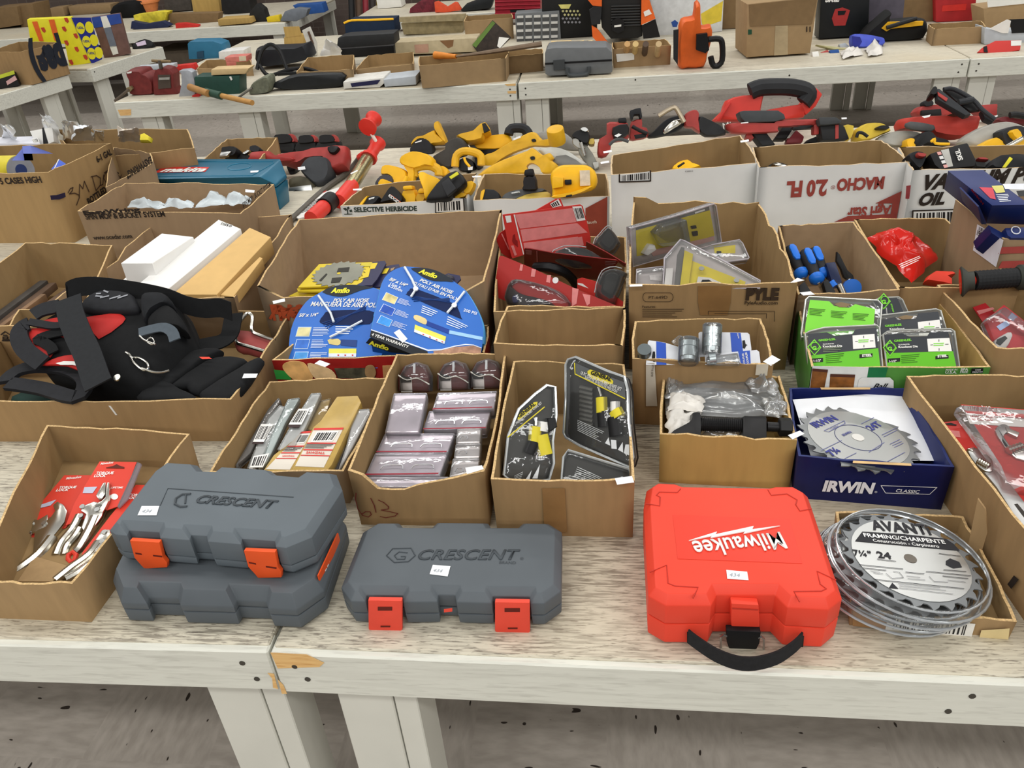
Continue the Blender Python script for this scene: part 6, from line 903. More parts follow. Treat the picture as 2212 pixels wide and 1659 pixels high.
# teal steel case
TE=mat('1f6480',.3,.2,var=.06,sc=6)
Rg=[[at(*p,0) for p in ()]]
def quad(L,z): return [at(*p,z) for p in L]
r=T('steel_tool_case','teal blue metal tool case lying behind the spin mop carton','tool case'); mid=quad([(272,402),(597,404),(621,384),(330,365)],.09); top=quad([(283,388),(561,382),(606,343),(352,343)],.135)
dz=lambda P,z:[V((p.x,p.y,TZ+z)) for p in P]
B().loft([off2(dz(mid,0),.008),dz(mid,.085)]).done('base_shell',TE,r,bev=.004); B().loft([dz(mid,.088),dz(mid,.1),top]).done('lid',TE,r,bev=.006)
tp=HZ(.1355); dc(r,'red_badge',tp,[(352,360),(452,361),(443,371),(333,373)],RED,.0006); tx(r,tp,'makita',(345,371),(440,370),WHT,bold=.04,sh=.2,o=.002); g=B(); g.tb(tp,[(305,379),(365,349),(590,349)],.0015,0,.0004,5); g.tb(tp,[(310,382),(545,379),(592,352)],.0015,0,.0004,5); g.tube([tp.h(q,.0004) for q in ell(517,360,26,7,-6)],.0015,closed=True,seg=5); g.done('embossed_line',mat('2f7a98',.3,.2),r); ptag(r,tp,[(541,369),(559,368),(557,372),(541,373)])
M=mp(380,230,.17179)
# cordless tools
pl=TI(*M(1000,640),.1,55)
tool('cordless_drill','red and black cordless tool in the tan carton behind the teal case','power tool','red cordless tools left',pl,M,[('battery',[(560,520),(600,500),(730,495),(770,550),(720,620),(570,620)],.07,BLK,.02),('red_body',[(900,620),(930,565),(1170,550),(1205,600),(1470,640),(1480,680),(1200,690),(900,680)],.07,DRED,.02),('silver_label',[(560,570),(700,560),(640,620),(540,640)],.02,STL,.03,'x')])
tool('cordless_drill','grey black cordless tool right beside it in the tan carton behind the teal case','power tool','red cordless tools left',TI(*M(1000,640),.09,55),M,[('battery',[(920,500),(1000,480),(1050,520),(1040,570),(930,560)],.06,RUB,.02),('silver_label',[(820,590),(900,540),(930,560),(860,600)],.02,STL,.03,'x'),('red_body',[(760,600),(900,600),(920,660),(760,660)],.05,BLK,.02)])
for k,(x0,y0,lab) in enumerate(((1220,340,'left'),(1530,355,'middle'),(1790,350,'right'))):
    pl=TI(*M(x0+120,y0+210),.0,70); s=1 if k==0 else .85
    o=[(0,60),(20,10),(180,0),(240,50),(235,110),(10,130)]; b_=[(-50,160),(0,110),(240,60),(290,150),(260,240),(-40,250)]
    tool('charged_battery','%s of three black battery topped tools behind the grey and red reciprocating saw'%lab,'power tool','battery tools in a row',pl,M,[('battery_pack',[(x0+a*s,y0+b*s) for a,b in o],.07,BLK,.05),('tool_foot',[(x0+a*s,y0+b*s) for a,b in b_],.09,mat('18191b',.45),.03),('red_clip',[(x0+190*s,y0),(x0+240*s,y0+20*s),(x0+270*s,y0+100*s),(x0+230*s,y0+100*s)],.05,DRED,.045)],[[(x0+10,y0+65),(x0+100,y0+58),(x0+100,y0+80),(x0+10,y0+90)]])
pl=TI(*M(1800,900),.02,50); tags_o=.06
tool('reciprocating_saw','faded red reciprocating saw with grey rubber boot beside the teal case','power tool',None,pl,M,[('red_body',[(1230,590),(1580,545),(1700,505),(1900,490),(2140,475),(2130,700),(2100,730),(1960,780),(1900,700),(1850,620),(1600,640),(1480,710),(1260,650)],.09,DRED,.02),('rubber_boot',[(1545,790),(1570,700),(1630,635),(1720,605),(1880,620),(1930,720),(1925,850),(1860,950),(1770,985),(1680,930)],.1,mat('3b3d40',.7,var=.12),.05),('gear_head',[(1405,900),(1560,860),(1740,920),(1765,1050),(1730,1150),(1430,1150),(1410,1010)],.08,mat('55503f',.5,.3,var=.25),.03),('steel_shoe',[(1415,1020),(1700,980),(1725,1110),(1430,1145)],.01,STL,.055,'x'),('shoe_slot',[(1440,1085),(1500,1050),(1600,1060),(1560,1090)],.004,BLK,.058,'x'),('black_grip',[(1900,505),(2000,490),(2050,510),(1990,580),(1920,570)],.03,BLK,.04)],[[(1530,765),(1620,750),(1630,790),(1540,800)]])
tool('grinder','small black round tool between the teal case and the grey boot saw','power tool',None,TI(*M(1440,840),.0,60),M,[('round_body',[(1370,700),(1420,660),(1490,690),(1510,780),(1480,860),(1420,850)],.08,BLK,.02),('red_top',[(1300,640),(1400,630),(1470,660),(1400,690),(1320,670)],.05,DRED,.03)])
# grease gun, hose and printed card
H=mp(740,230,.14467); RG=mat('d9392f',.4,var=.05); r=T('grease_gun','red handled pump gun with steel tube lying across the table corner','hand pump')
P=lambda x,y,z:at(*H(x,y),z)
a=P(475,170,.2);b_=P(365,320,.18); B().lathe(a,b_,[(0,.02),(.04,.034),(.16,.034),(.3,.022),(.6,.022),(.8,.036),(.96,.038),(1,.02)],seg=20).done('pump_knob',RG,r,sm=60)
B().cyl(P(370,310,.18),P(500,520,.12),.007).done('pump_rod',WHT,r); a=P(545,520,.11); b_=P(385,780,.07); B().lathe(a,b_,[(0,.022),(.05,.032),(.2,.032),(.3,.024),(.75,.024),(.88,.034),(1,.034)],seg=20).done('red_grip',RG,r,sm=60)
B().tube([P(400,750,.075),P(300,740,.07),P(250,760,.06)],[.02,.018,.014]).done('nozzle_stub',RG,r); B().cyl(P(385,770,.07),P(120,1200,.045),.027).done('steel_tube',mat('a89f78',.25,.85,var=.1),r); B().cyl(P(140,1180,.045),P(-60,1420,.035),.028).done('red_sleeve',RG,r); B().cyl(at(716,432,.04),at(700,447,.04),.032).done('black_collar',BLK,r); B().cyl(at(702,445,.04),at(672,472,.03),.027).done('red_sleeve',RG,r)
B().tube(spl([P(250,770,.05),P(150,900,.02),P(0,1040,.013),at(700,410,.011),at(640,465,.011),at(600,500,.011)],4,False),.0115).done('grey_hose',mat('5e5a52',.6),r); ptag(r,HZ(.1),[(757,374),(772,367),(773,369),(758,376)])
r=T('printed_card','white printed card sheet under the red pump gun','card'); pl=HZ(.012); B().ext(pl,[(632,465),(655,440),(700,415),(733,404),(722,440),(706,455),(645,472)],.006).done('card_sheet',WHT,r); lines(r,pl,[(665,440),(712,418),(705,440),(650,462)],6,mat('4a4a4a',.7),.4); dc(r,'red_print',pl,[(690,416),(706,411),(703,414),(692,418)],RED,.001)
# yellow tools on the table
def yt(label,pl,parts,tags=()): return tool('cordless_tool',label,'power tool','yellow cordless tools',pl,H,parts,tags)
tags_o=.07
yt('yellow and black reciprocating saw with flared battery foot, left among the yellow tools',TI(*H(1180,690),.0,65),[('black_boot',[(985,660),(1020,580),(1090,480),(1240,470),(1330,560),(1360,680),(1330,725),(1180,700)],.1,RUB,.03),('yellow_body',[(1000,570),(1030,500),(1100,440),(1200,425),(1370,340),(1400,400),(1540,520),(1370,550),(1300,560),(1200,470),(1090,490)],.08,DYEL,.02),('battery_foot',[(1355,300),(1360,230),(1410,205),(1430,240),(1550,530),(1500,520),(1390,380)],.09,DYEL,.02)],[[(1080,535),(1180,500),(1180,520),(1085,548)]])
yt('yellow reciprocating saw with long grey rubber boot and open battery slot',TI(*H(1650,900),.0,60),[('rubber_boot',[(1330,740),(1520,630),(1520,540),(1640,460),(1750,440),(1850,540),(1830,650),(1670,700),(1640,850),(1590,930),(1480,900),(1350,810)],.1,mat('3f3d3a',.7,var=.15),.04),('yellow_handle',[(1680,430),(1800,390),(1950,350),(2020,280),(2130,215),(2200,360),(2100,405),(2080,480),(1880,525),(1800,500)],.08,DYEL,.02),('battery_slot',[(2080,255),(2130,240),(2200,350),(2110,395)],.01,BLK,.05,'x')])
yt('yellow drill body with grey pads lying behind the ring handled saw',TI(*H(2050,700),.02,60),[('yellow_body',[(1900,550),(2000,480),(2140,440),(2350,400),(2500,420),(2500,620),(2050,640),(1960,610)],.09,YEL,.02),('grey_pad',[(1870,550),(1930,530),(1980,590),(2020,650),(1950,640)],.06,DG,.035),('black_grip',[(2000,650),(2400,630),(2400,700),(2020,710)],.06,BLK,.02),('hand_loop',[(2480,420),(2520,330),(2700,330),(2780,420),(2760,500)],.02,RUB,.02,'t')])
yt('yellow flashlight head standing at the front left of the yellow tools',TI(*H(1040,1130),.0,68),[('lamp_head',[(830,830),(850,740),(980,670),(1080,660),(1240,700),(1340,780),(1345,890),(1250,870),(1060,930),(900,880)],.1,YEL,.04),('lamp_neck',[(900,860),(1060,880),(1060,1130),(960,1140),(970,980)],.06,YEL,.03)])
yt('yellow work light with black lens cup at the left edge of the yellow tools',TI(*H(800,1150),.0,62),[('yellow_shell',[(555,1000),(570,880),(680,860),(850,900),(950,960),(960,1060),(900,1160),(760,1150),(740,1060),(650,1000)],.09,YEL,.03),('black_cup',[(470,1190),(500,1080),(600,1005),(730,1030),(760,1150),(640,1195)],.08,mat('3c3c44',.4),.04),('yellow_ring',[(520,1180),(560,1080),(640,1090),(760,1150),(700,1190)],.03,YEL,.06),('belt_hook',[(900,1170),(960,1040)],.008,YEL,.05,'t')],[[(655,1165),(720,1160),(720,1180),(655,1185)]])
yt('yellow tool with ring handle and black round motor in the middle of the yellow tools',TI(*H(1850,960),.0,62),[('motor_cap',[(1700,880),(1740,780),(1850,750),(1960,820),(1965,930),(1830,975),(1740,940)],.1,BLK,.03),('ring_handle',[(1680,900),(1700,740),(1800,670),(1950,680),(2060,740),(2070,880)],.016,DYEL,.05,'t'),('yellow_pull',[(1815,760),(1840,830),(1900,900)],.005,YEL,.09,'t'),('black_grip',[(1960,760),(2050,740),(2080,860),(2000,920)],.06,BLK,.03)],[[(1870,905),(1945,895),(1940,945),(1875,950)]])
yt('yellow tool with arched handle behind the big black battery',TI(*H(1250,1080),.0,62),[('arch_handle',[(1060,1050),(1080,930),(1200,885),(1330,890),(1430,950),(1440,1030)],.018,DYEL,.04,'t'),('grey_body',[(1050,1160),(1100,1000),(1160,1000),(1200,1130),(1120,1170)],.06,DG,.02),('yellow_knob',[(1440,900),(1500,880),(1580,950),(1540,1030),(1450,1010)],.06,YEL,.03)],[[(1070,1155),(1170,1150),(1180,1170),(1080,1172)]])
def cn(label,pl,parts,M_=H,cat='battery',grp='batteries and chargers in the herbicide cartons',tags=()): return tool('tool_battery',label,cat,grp,pl,M_,parts,tags)
tags_o=.05; TJ=TI(*H(1500,1400),.15,50)
cn('large black battery base with yellow lettering lying across the herbicide carton',TI(*H(1540,1390),.16,55),[('yellow_post',[(1110,1000),(1180,955),(1260,990),(1500,1110),(1400,1280),(1230,1390),(1200,1250)],.06,YEL,.0),('black_base',[(1230,1400),(1300,1260),(1480,1050),(1690,935),(1840,1090),(1800,1180),(1650,1290),(1600,1380),(1400,1400)],.05,BLK,.025),('base_block',[(1470,1140),(1580,1060),(1700,1220),(1560,1340),(1490,1200)],.02,mat('26272a',.5),.045,'x'),('yellow_label',[(1590,1050),(1710,970),(1740,1010),(1620,1085)],.003,mat('d4d030',.5),.04,'x')])
cn('yellow stem battery standing at the middle of the herbicide carton',TI(*H(990,1430),.14,70),[('stem',[(890,1190),(1030,1175),(1050,1240),(900,1250)],.05,YEL,.02,'x'),('battery_base',[(890,1260),(1065,1240),(1095,1430),(880,1445)],.06,YEL,.01)])
cn('short yellow stem battery next to the standing one in the herbicide carton',TI(*H(1170,1420),.14,70),[('stem',[(1120,1260),(1150,1222),(1240,1222),(1250,1290),(1130,1300)],.04,YEL,.02,'x'),('battery_base',[(1100,1310),(1250,1290),(1200,1425),(1095,1420)],.05,DYEL,.01)])
cn('yellow batteries lying at the right corner of the herbicide carton',TI(*H(1780,1360),.15,60),[('stem',[(1860,1110),(1970,1130),(1900,1290),(1800,1290)],.05,YEL,.01),('battery_base',[(1650,1320),(1720,1280),(1850,1290),(1840,1340),(1680,1375)],.05,YEL,.01)])
r=cn('black and white lettered charger in the herbicide carton',TI(*H(720,1440),.15,55),[('black_body',[(540,1440),(620,1300),(690,1200),(760,1180),(910,1350),(860,1450),(700,1400)],.06,BLK,.01)]); pl=TI(*H(720,1440),.15,55); tx(r,pl,'RIDGID',H(680,1340),H(830,1450),WHT,bold=.02,o=.014); B().tb(pl,ml(H,[(720,1320),(870,1430)]),.001,0,.013,5).done('orange_line',ORG,r)
cn('black and yellow charger at the left end of the herbicide carton',TI(*H(400,1480),.14,50),[('black_body',[(240,1490),(330,1370),(480,1320),(560,1350),(420,1485)],.05,RUB,.01),('yellow_edge',[(235,1480),(320,1370),(380,1320),(340,1400),(270,1490)],.03,YEL,.015),('grey_label',[(390,1370),(480,1350),(470,1375),(390,1395)],.003,STL,.03,'x')])
x=BOX['D5']; ptag(x.o,TI(770,410,.165,15),[(762,408),(781,407),(781,411),(763,411)]); ptag(x.o,TI(1030,379,.165,15),ml(H,[(1930,1040),(2065,1030),(2065,1050),(1945,1060)]))
J=mp(1020,230,.14467)
def saw(label,base,parts,M_=J,tags=()): return tool('circular_saw',label,'circular saw','circular saws',base,M_,parts,tags)
tags_o=.05
saw('rear yellow circular saw with round motor end, grey guard behind',TI(*J(900,700),.03,68),[('yellow_handle',[(110,770),(200,710),(300,680),(560,520),(780,410),(880,370),(960,390),(1050,490),(1180,470),(1210,560),(1180,585),(960,575),(800,620),(600,690),(400,800),(220,935),(140,880)],.06,DYEL,.03),('upper_guard',[(900,420),(1050,370),(1200,360),(1400,400),(1600,580),(1640,660),(1300,640),(1000,560)],.025,mat('8c8b86',.5,.3,var=.1),-.05),('trigger',[(880,490),(940,480),(960,520),(900,530)],.07,BLK,.034)],J,[[(610,480),(720,435),(725,465),(620,505)]])
B().cyl(at(*J(1235,330),.16),at(*J(1275,545),.1),.034).done('motor_end',DYEL,ROOTS[-1],bev=.006)
saw('front yellow circular saw with open handle and pale blade guard',TI(*J(900,980),.05,68),[('yellow_handle',[(60,1030),(300,860),(520,760),(820,650),(880,605),(950,640),(1060,720),(1160,685),(1220,770),(1190,800),(1290,890),(1200,990),(1060,1000),(1030,920),(930,850),(850,850),(800,900),(800,1000),(400,1010)],.06,DYEL,.03),('blade_guard',[(980,650),(1100,605),(1250,605),(1420,655),(1580,760),(1720,860),(1600,880),(1300,900),(1200,860)],.03,mat('b4b3ac',.4,.4,var=.08),-.03),('trigger',[(860,750),(930,740),(940,790),(880,800)],.07,BLK,.034),('saw_blade',[(1200,830),(1250,740),(1400,720),(1560,800),(1640,870),(1400,900)],.004,mat('6f6e6a',.4,.6),-.01,'x')])
tool('angle_grinder','dirty black and yellow angle grinder behind the circular saws','power tool',None,TI(*J(1600,600),.08,65),J,[('black_body',[(1480,450),(1510,380),(1620,335),(1740,370),(1765,480),(1720,560),(1620,520),(1560,470)],.08,BLK,.03),('spindle_boss',[(1610,340),(1640,310),(1700,310),(1740,350),(1690,380)],.05,STL,.05),('yellow_neck',[(1740,490),(1820,470),(1820,560),(1740,560)],.07,TAN,.02),('grey_housing',[(1500,470),(1580,480),(1620,560),(1700,620),(1620,640),(1500,560)],.05,GT,.02)])
tool('steel_saw_shoe','dull steel saw shoe with rods behind the yellow circular saws','tool part',None,TI(*J(1700,880),.02,60),J,[('steel_plate',[(1560,560),(1700,560),(1800,700),(1890,880),(1840,940),(1740,900),(1600,700)],.04,mat('7d7c74',.45,.6,var=.2),.0,'x'),('steel_rod',[(1620,540),(1680,740)],.007,CR,.03,'t'),('end_block',[(1790,830),(1890,820),(1895,900),(1830,940)],.05,GT,.02,'x')])
cn('yellow charger base seen from below with paper label in the second herbicide carton',TI(*J(1500,1350),.17,72),[('yellow_shell',[(1160,1060),(1190,960),(1300,885),(1420,870),(1560,870),(1720,880),(1830,960),(1870,1080),(1860,1180),(1780,1260),(1500,1330),(1210,1375),(1190,1250)],.06,YEL,.0),('plug_socket',[(1380,1095),(1480,1090),(1485,1165),(1385,1170)],.01,BLK,.01,'x'),('raised_edge',[(1195,1230),(1190,1060),(1210,1040),(1360,1060),(1360,1200)],.03,YEL,.02,'x'),('paper_label',[(1605,955),(1755,950),(1765,1180),(1610,1190)],.002,mat('d8c9b0',.7,var=.15,sc=80),.006,'x'),('lower_lip',[(1200,1330),(1480,1280),(1760,1190),(1760,1230),(1500,1330),(1215,1375)],.03,YEL,.02),('black_foot',[(1395,1330),(1490,1310),(1490,1345),(1400,1360)],.02,BLK,.03,'x')],J)
cn('black post battery standing on a grey drill in the second herbicide carton',TI(*J(850,1240),.18,72),[('black_post',[(780,945),(900,925),(925,1040),(770,1040)],.05,BLK,.02,'x'),('black_base',[(765,1050),(930,1040),(960,1190),(950,1245),(745,1245),(755,1190)],.07,mat('161416',.45),.02)],J)
cn('grey drill body lying at the middle of the second herbicide carton',TI(*J(760,1380),.15,35),[('grey_body',[(420,1340),(520,1270),(740,1225),(1100,1210),(1090,1260),(820,1310),(640,1380),(450,1400)],.07,DG,.02),('silver_print',[(570,1290),(700,1255),(720,1280),(600,1300)],.003,STL,.03,'x')],J)
cn('black ribbed battery with yellow edge at the left of the second herbicide carton',TI(*J(260,1390),.155,60),[('black_body',[(150,1395),(160,1260),(200,1230),(330,1240),(400,1295),(410,1400)],.06,RUB,.01,'x'),('yellow_edge',[(115,1400),(130,1260),(190,1230),(180,1290),(150,1400)],.05,YEL,.014)],J)
cn('tan topped battery in front of the grey drill in the second herbicide carton',TI(*J(900,1400),.15,35),[('tan_body',[(630,1395),(660,1340),(820,1300),(1150,1260),(1190,1330),(1150,1375),(800,1400)],.06,TAN,.01)],J)
# red tools
Kc=mp(1280,160,.14467); L_=mp(1560,160,.14467); Mc=mp(1860,160,.15913); GR='red cordless tools right'
def rt(label,pl,M_,parts,tags=()): return tool('cordless_tool',label,'power tool',GR,pl,M_,parts,tags)
tags_o=.07
rt('red nailer with black drum beside the barcode carton',TI(*Kc(330,1100),.08,70),Kc,[('red_body',[(70,1100),(100,960),(210,890),(210,720),(340,700),(530,720),(540,880),(530,970),(300,1010),(270,1120),(200,1230),(80,1240)],.1,DRED,.0),('black_drum',[(300,790),(520,735),(545,880),(440,950),(320,965)],.08,BLK,.04),('black_cap',[(380,660),(500,645),(515,725),(390,735)],.06,BLK,.0,'x'),('wire_guard',[(250,1060),(330,990),(430,975),(540,1010)],.006,DG,.05,'t')],[[(325,920),(390,885),(435,905),(370,945)]])
rt('red tool with black battery foot pointing up behind the barcode carton',TI(*Kc(690,960),.09,70),Kc,[('red_body',[(560,830),(580,700),(740,660),(745,780),(820,800),(835,930),(680,975),(550,980)],.08,DRED,.0),('battery_foot',[(555,545),(640,515),(720,500),(745,640),(710,665),(700,600),(620,605),(595,690),(570,660)],.08,RUB,.01,'x'),('vent_grille',[(620,910),(800,880),(800,940),(640,970)],.01,BLK,.045,'x'),('cord',[(590,780),(700,840),(820,890)],.007,BLK,.05,'t')])
rt('polished red and black tool with bent steel rod behind the barcode carton',TI(*Kc(1200,900),.1,70),Kc,[('black_body',[(840,910),(930,830),(1060,700),(1200,625),(1390,605),(1390,740),(1260,860),(1060,920),(850,950)],.09,RUB,.0),('chrome_panel',[(1060,830),(1200,690),(1330,670),(1340,730),(1200,820),(1080,890)],.03,CR,.04),('red_head',[(1375,690),(1400,580),(1490,530),(1560,525),(1600,580),(1590,680),(1615,880),(1500,800),(1390,790)],.08,DRED,.02),('black_handle',[(1590,625),(1700,650),(1880,740),(1960,800),(2000,900),(1700,930),(1560,800)],.08,mat('1f2022',.6),.02),('bent_rod',[(985,625),(1170,512),(1240,505),(1290,580),(1370,720)],.009,mat('a79a86',.3,.8),.05,'t')])
r=rt('big bright red hand vacuum with black handle above the white cartons',TI(*L_(700,690),.07,72),L_,[('red_body',[(-120,680),(20,540),(80,380),(330,305),(620,300),(640,340),(600,540),(620,690),(0,705)],.13,mat('d23a30',.4,var=.05),.0),('red_base',[(590,560),(880,490),(1170,445),(1250,470),(1260,610),(1150,665),(600,690)],.1,mat('d23a30',.4,var=.05),.0),('red_tail',[(1170,460),(1400,195),(1500,300),(1400,480),(1250,615)],.08,mat('d23a30',.4,var=.05),.0,'x'),('black_handle',[(420,260),(560,205),(800,190),(1050,200),(1250,250),(1290,320),(1210,430)],.034,mat('232427',.6),.0,'t'),('red_ridge',[(-90,700),(120,400),(140,430),(-30,700)],.04,RED,.03,'x')])
pl=TI(*L_(700,690),.07,72); tx(r,pl,'Mi',L_(20,830),L_(140,800),WHT,bold=.0,o=.03)
rt('red band saw with long straight handle in front of the hand vacuum',TI(*L_(800,900),.09,70),L_,[('red_bar',[(60,745),(300,720),(780,725),(830,690),(1430,660),(1450,700),(1440,760),(850,780),(850,860),(500,880),(150,880)],.07,DRED,.0),('red_post',[(1370,750),(1450,740),(1450,900),(1370,905)],.05,DRED,.0,'x'),('grey_battery',[(250,560),(330,545),(840,540),(930,600),(950,670),(780,710),(350,725),(280,650)],.09,mat('3c3f42',.55),.01,'x'),('black_grip',[(1060,790),(1340,760),(1340,800),(1080,840)],.03,BLK,.01)],[[(280,725),(390,715),(390,730),(280,740)]])
rt('black battery standing behind the gap between the two tall white cartons',TI(*L_(620,1060),.04,62),L_,[('black_body',[(420,850),(470,810),(560,800),(640,840),(800,1050),(600,1070),(500,940)],.07,RUB,.02,'x'),('red_clip',[(350,940),(400,850),(480,950),(420,980)],.05,DRED,.02)])
rt('black and red battery tilted on its corner behind the upside down lettered carton',TI(*L_(960,1010),.03,60),L_,[('black_top',[(780,960),(900,790),(1070,790),(960,960)],.06,BLK,.02,'x'),('grey_edge',[(960,960),(1070,790),(1110,830),(1010,960)],.05,GT,.02,'x'),('red_side',[(970,965),(1110,830),(1230,930),(1200,1020),(960,1030)],.05,mat('7c2e34',.45,var=.1),.018,'x')])
rt('tall black charger dock with vent slots between the red and yellow tools',TI(*L_(1680,980),.07,66),L_,[('black_top',[(1440,655),(1480,640),(1700,640),(1800,700),(1760,740),(1560,760),(1460,760)],.1,mat('36383a',.55),.02,'x'),('black_dock',[(1460,770),(1760,740),(1830,780),(1905,970),(1760,995),(1500,990)],.08,BLK,.0,'x'),('red_stripe',[(1690,760),(1740,755),(1740,960),(1690,970)],.004,DRED,.004,'x')],[[(1780,650),(1860,645),(1860,670),(1785,675)]])
rt('low black rounded tool behind the back wall of the upside down lettered carton',TI(*L_(1450,1000),.03,60),L_,[('black_body',[(1230,1020),(1400,925),(1640,900),(1690,1000)],.08,RUB,.0)])
tags_o=.06
yp=lambda label,pl,M_,parts,tags=():tool('cordless_tool',label,'power tool','yellow tools right',pl,M_,parts,tags)
yp('yellow router body between the charger dock and the grey saw guard',TI(*Mc(200,880),.06,66),Mc,[('yellow_body',[(-60,880),(-40,740),(30,690),(100,655),(280,650),(380,700),(430,760),(330,800),(200,860),(60,900)],.1,mat('d6b93e',.5,var=.1),.0),('black_knob',[(230,710),(310,690),(390,710),(380,740),(240,740)],.05,BLK,.04),('yellow_shell',[(-250,700),(-90,690),(-120,860),(-200,900)],.08,mat('d6b93e',.5,var=.1),.0),('hex_keys',[(-60,860),(-40,800),(20,800),(90,850)],.006,BLK,.06,'t')])
saw('grey guarded saw with black and yellow handle behind the upside down lettered carton',TI(*Mc(700,980),.04,66),[('upper_guard',[(210,900),(300,820),(500,765),(700,765),(830,800),(760,900),(640,980),(300,960)],.05,mat('9a9891',.45,.3,var=.08),-.03),('black_handle',[(720,930),(780,830),(900,768),(980,780),(1040,850),(1200,890),(1225,960),(1050,970),(900,930),(800,990)],.07,RUB,.03),('yellow_ring',[(620,910),(650,870),(730,870),(750,990),(640,995)],.07,YEL,.02),('yellow_trim',[(950,920),(1000,880),(1010,940),(1200,950)],.005,YEL,.07,'t')],Mc)
rt('long red cloth dust bag tool with grey stripe above the vacuum oil carton',TI(*Mc(1000,800),.07,66),Mc,[('red_bag',[(560,730),(580,585),(900,560),(1250,545),(1660,555),(1665,620),(1620,760),(1500,830),(1300,850),(1000,795),(960,720),(700,710)],.12,mat('b53a30',.6,var=.1),.0),('grey_stripe',[(600,700),(680,640),(1000,690),(970,775),(700,755)],.02,DG,.05),('dark_patch',[(1220,540),(1310,520),(1420,540),(1300,560)],.05,mat('4a3830',.6),.03)],[[(825,575),(945,550),(930,580),(860,598)]])
tool('tool_tray','open black plastic tool tray leaning diagonally on red tools','tool tray',None,TI(*Mc(1400,540),.14,45),Mc,[('tray_side',[(1030,200),(1060,190),(1500,540),(1420,560),(1040,340)],.03,mat('2a2c30',.5),.03,'x'),('tray_floor',[(1120,210),(1260,205),(1520,350),(1640,480),(1480,500),(1330,400)],.02,BLK,.0,'x'),('tray_rim',[(1120,210),(1260,205),(1520,350),(1640,480),(1820,620)],.008,mat('2a2c30',.5),.02,'t'),('cross_bar',[(1320,385),(1520,350)],.012,mat('2a2c30',.5),.02,'t'),('black_clamp',[(940,270),(990,160),(1040,180),(1030,270)],.05,BLK,.03),('red_print',[(1040,240),(1180,330),(1160,370),(1050,290)],.004,DRED,.036,'x'),('black_rail',[(1630,480),(1830,600),(1800,650),(1680,600)],.03,mat('23262b',.5),.0,'x')])
rt('red tool with dark window behind the cloth dust bag',TI(*Mc(1000,560),.06,70),Mc,[('red_body',[(785,560),(800,450),(900,420),(1200,400),(1300,440),(1300,560)],.1,DRED,-.03),('black_window',[(825,490),(1090,470),(1100,560),(820,560)],.02,BLK,-.01,'x'),('black_knob',[(850,390),(900,350),(980,360),(990,420),(880,440)],.05,RUB,-.02)])
rt('red tool lying furthest back behind the black tool tray',TI(*Mc(1700,560),.05,70),Mc,[('red_body',[(1560,470),(1640,420),(1860,400),(1850,560),(1700,600)],.08,DRED,-.04,'x')])
rt('dark red small tool at the far right edge of the red tools',TI(*Mc(2000,640),.04,66),Mc,[('red_body',[(1850,600),(1950,570),(2100,600),(2300,620),(2300,680),(1880,640)],.07,mat('6e2428',.5,var=.2),.0),('black_hose',[(2020,560),(2120,550),(2320,600)],.012,BLK,.03,'t')],[[(1795,570),(1855,555),(1855,575),(1815,590)]])
saw('big circular saw with broad grey guard at the right edge of the frame',TI(*Mc(1900,980),.08,66),[('upper_guard',[(1350,920),(1500,790),(1750,675),(2000,632),(2180,670),(2330,760),(2330,880),(2100,800),(1900,860),(1700,950),(1500,1000)],.07,mat('9d9a92',.45,.3,var=.08),-.02),('yellow_body',[(1600,1000),(1800,865),(1890,870),(1990,990)],.08,YEL,.03),('yellow_base',[(2000,1000),(2200,870),(2330,880),(2330,1000)],.08,DYEL,.02),('black_motor',[(1900,770),(2040,705),(2200,690),(2330,780),(2150,880),(1980,970),(1930,900)],.1,mat('26282c',.5),.04),('yellow_band',[(2045,785),(2130,735),(2200,840),(2130,885)],.06,YEL,.07),('steel_lever',[(1980,985),(2190,870)],.007,CR,.1,'t')],Mc)
r=cn('black charger with grey label and white squares in the vacuum pump oil carton',TI(*Mc(1250,1280),.23,52),[('black_body',[(930,1080),(1280,965),(1450,925),(1560,1150),(1555,1250),(1080,1300),(1000,1230)],.07,BLK,.01,'x'),('grey_label',[(1085,1035),(1190,1010),(1250,1250),(1180,1265)],.002,GT,.012,'x')],Mc,'charger'); pl=TI(*Mc(1250,1280),.23,52); tx(r,pl,'SKIL',Mc(1385,1160),Mc(1330,1010),WHT,bold=.03,o=.016)
for k in range(4): B().ext(pl,ml(Mc,[(1030+k*28,1060+k*58),(1080+k*28,1050+k*58),(1098+k*28,1090+k*58),(1048+k*28,1100+k*58)]),.002,0,.012).done('white_square',mat('d9a09a' if k in(0,3) else 'dcdcda',.5),r,sm=0)
cn('dark red and black battery at the left of the vacuum pump oil carton',TI(*Mc(780,1250),.23,55),[('black_body',[(640,1095),(760,1030),(900,1080),(870,1200),(800,1290),(700,1190)],.06,RUB,.01),('red_panel',[(770,1060),(890,1080),(870,1120),(780,1110)],.02,DRED,.03)],Mc)
cn('black battery with yellow stripe at the right of the vacuum pump oil carton',TI(*Mc(2000,1260),.23,50),[('black_body',[(1780,1190),(1900,1085),(2350,1085),(2350,1270),(1800,1270)],.07,RUB,.01),('yellow_stripe',[(1920,1265),(2020,1120),(2062,1150),(1965,1270)],.004,mat('d6cf2a',.5),.03,'x')],Mc)
cn('small red and grey battery in the middle of the vacuum pump oil carton',TI(*Mc(1680,1250),.22,50),[('grey_body',[(1560,1130),(1680,1130),(1770,1170),(1810,1260),(1560,1260)],.06,DG,.0),('red_panel',[(1590,1130),(1690,1130),(1740,1160),(1610,1150)],.02,DRED,.02)],Mc)
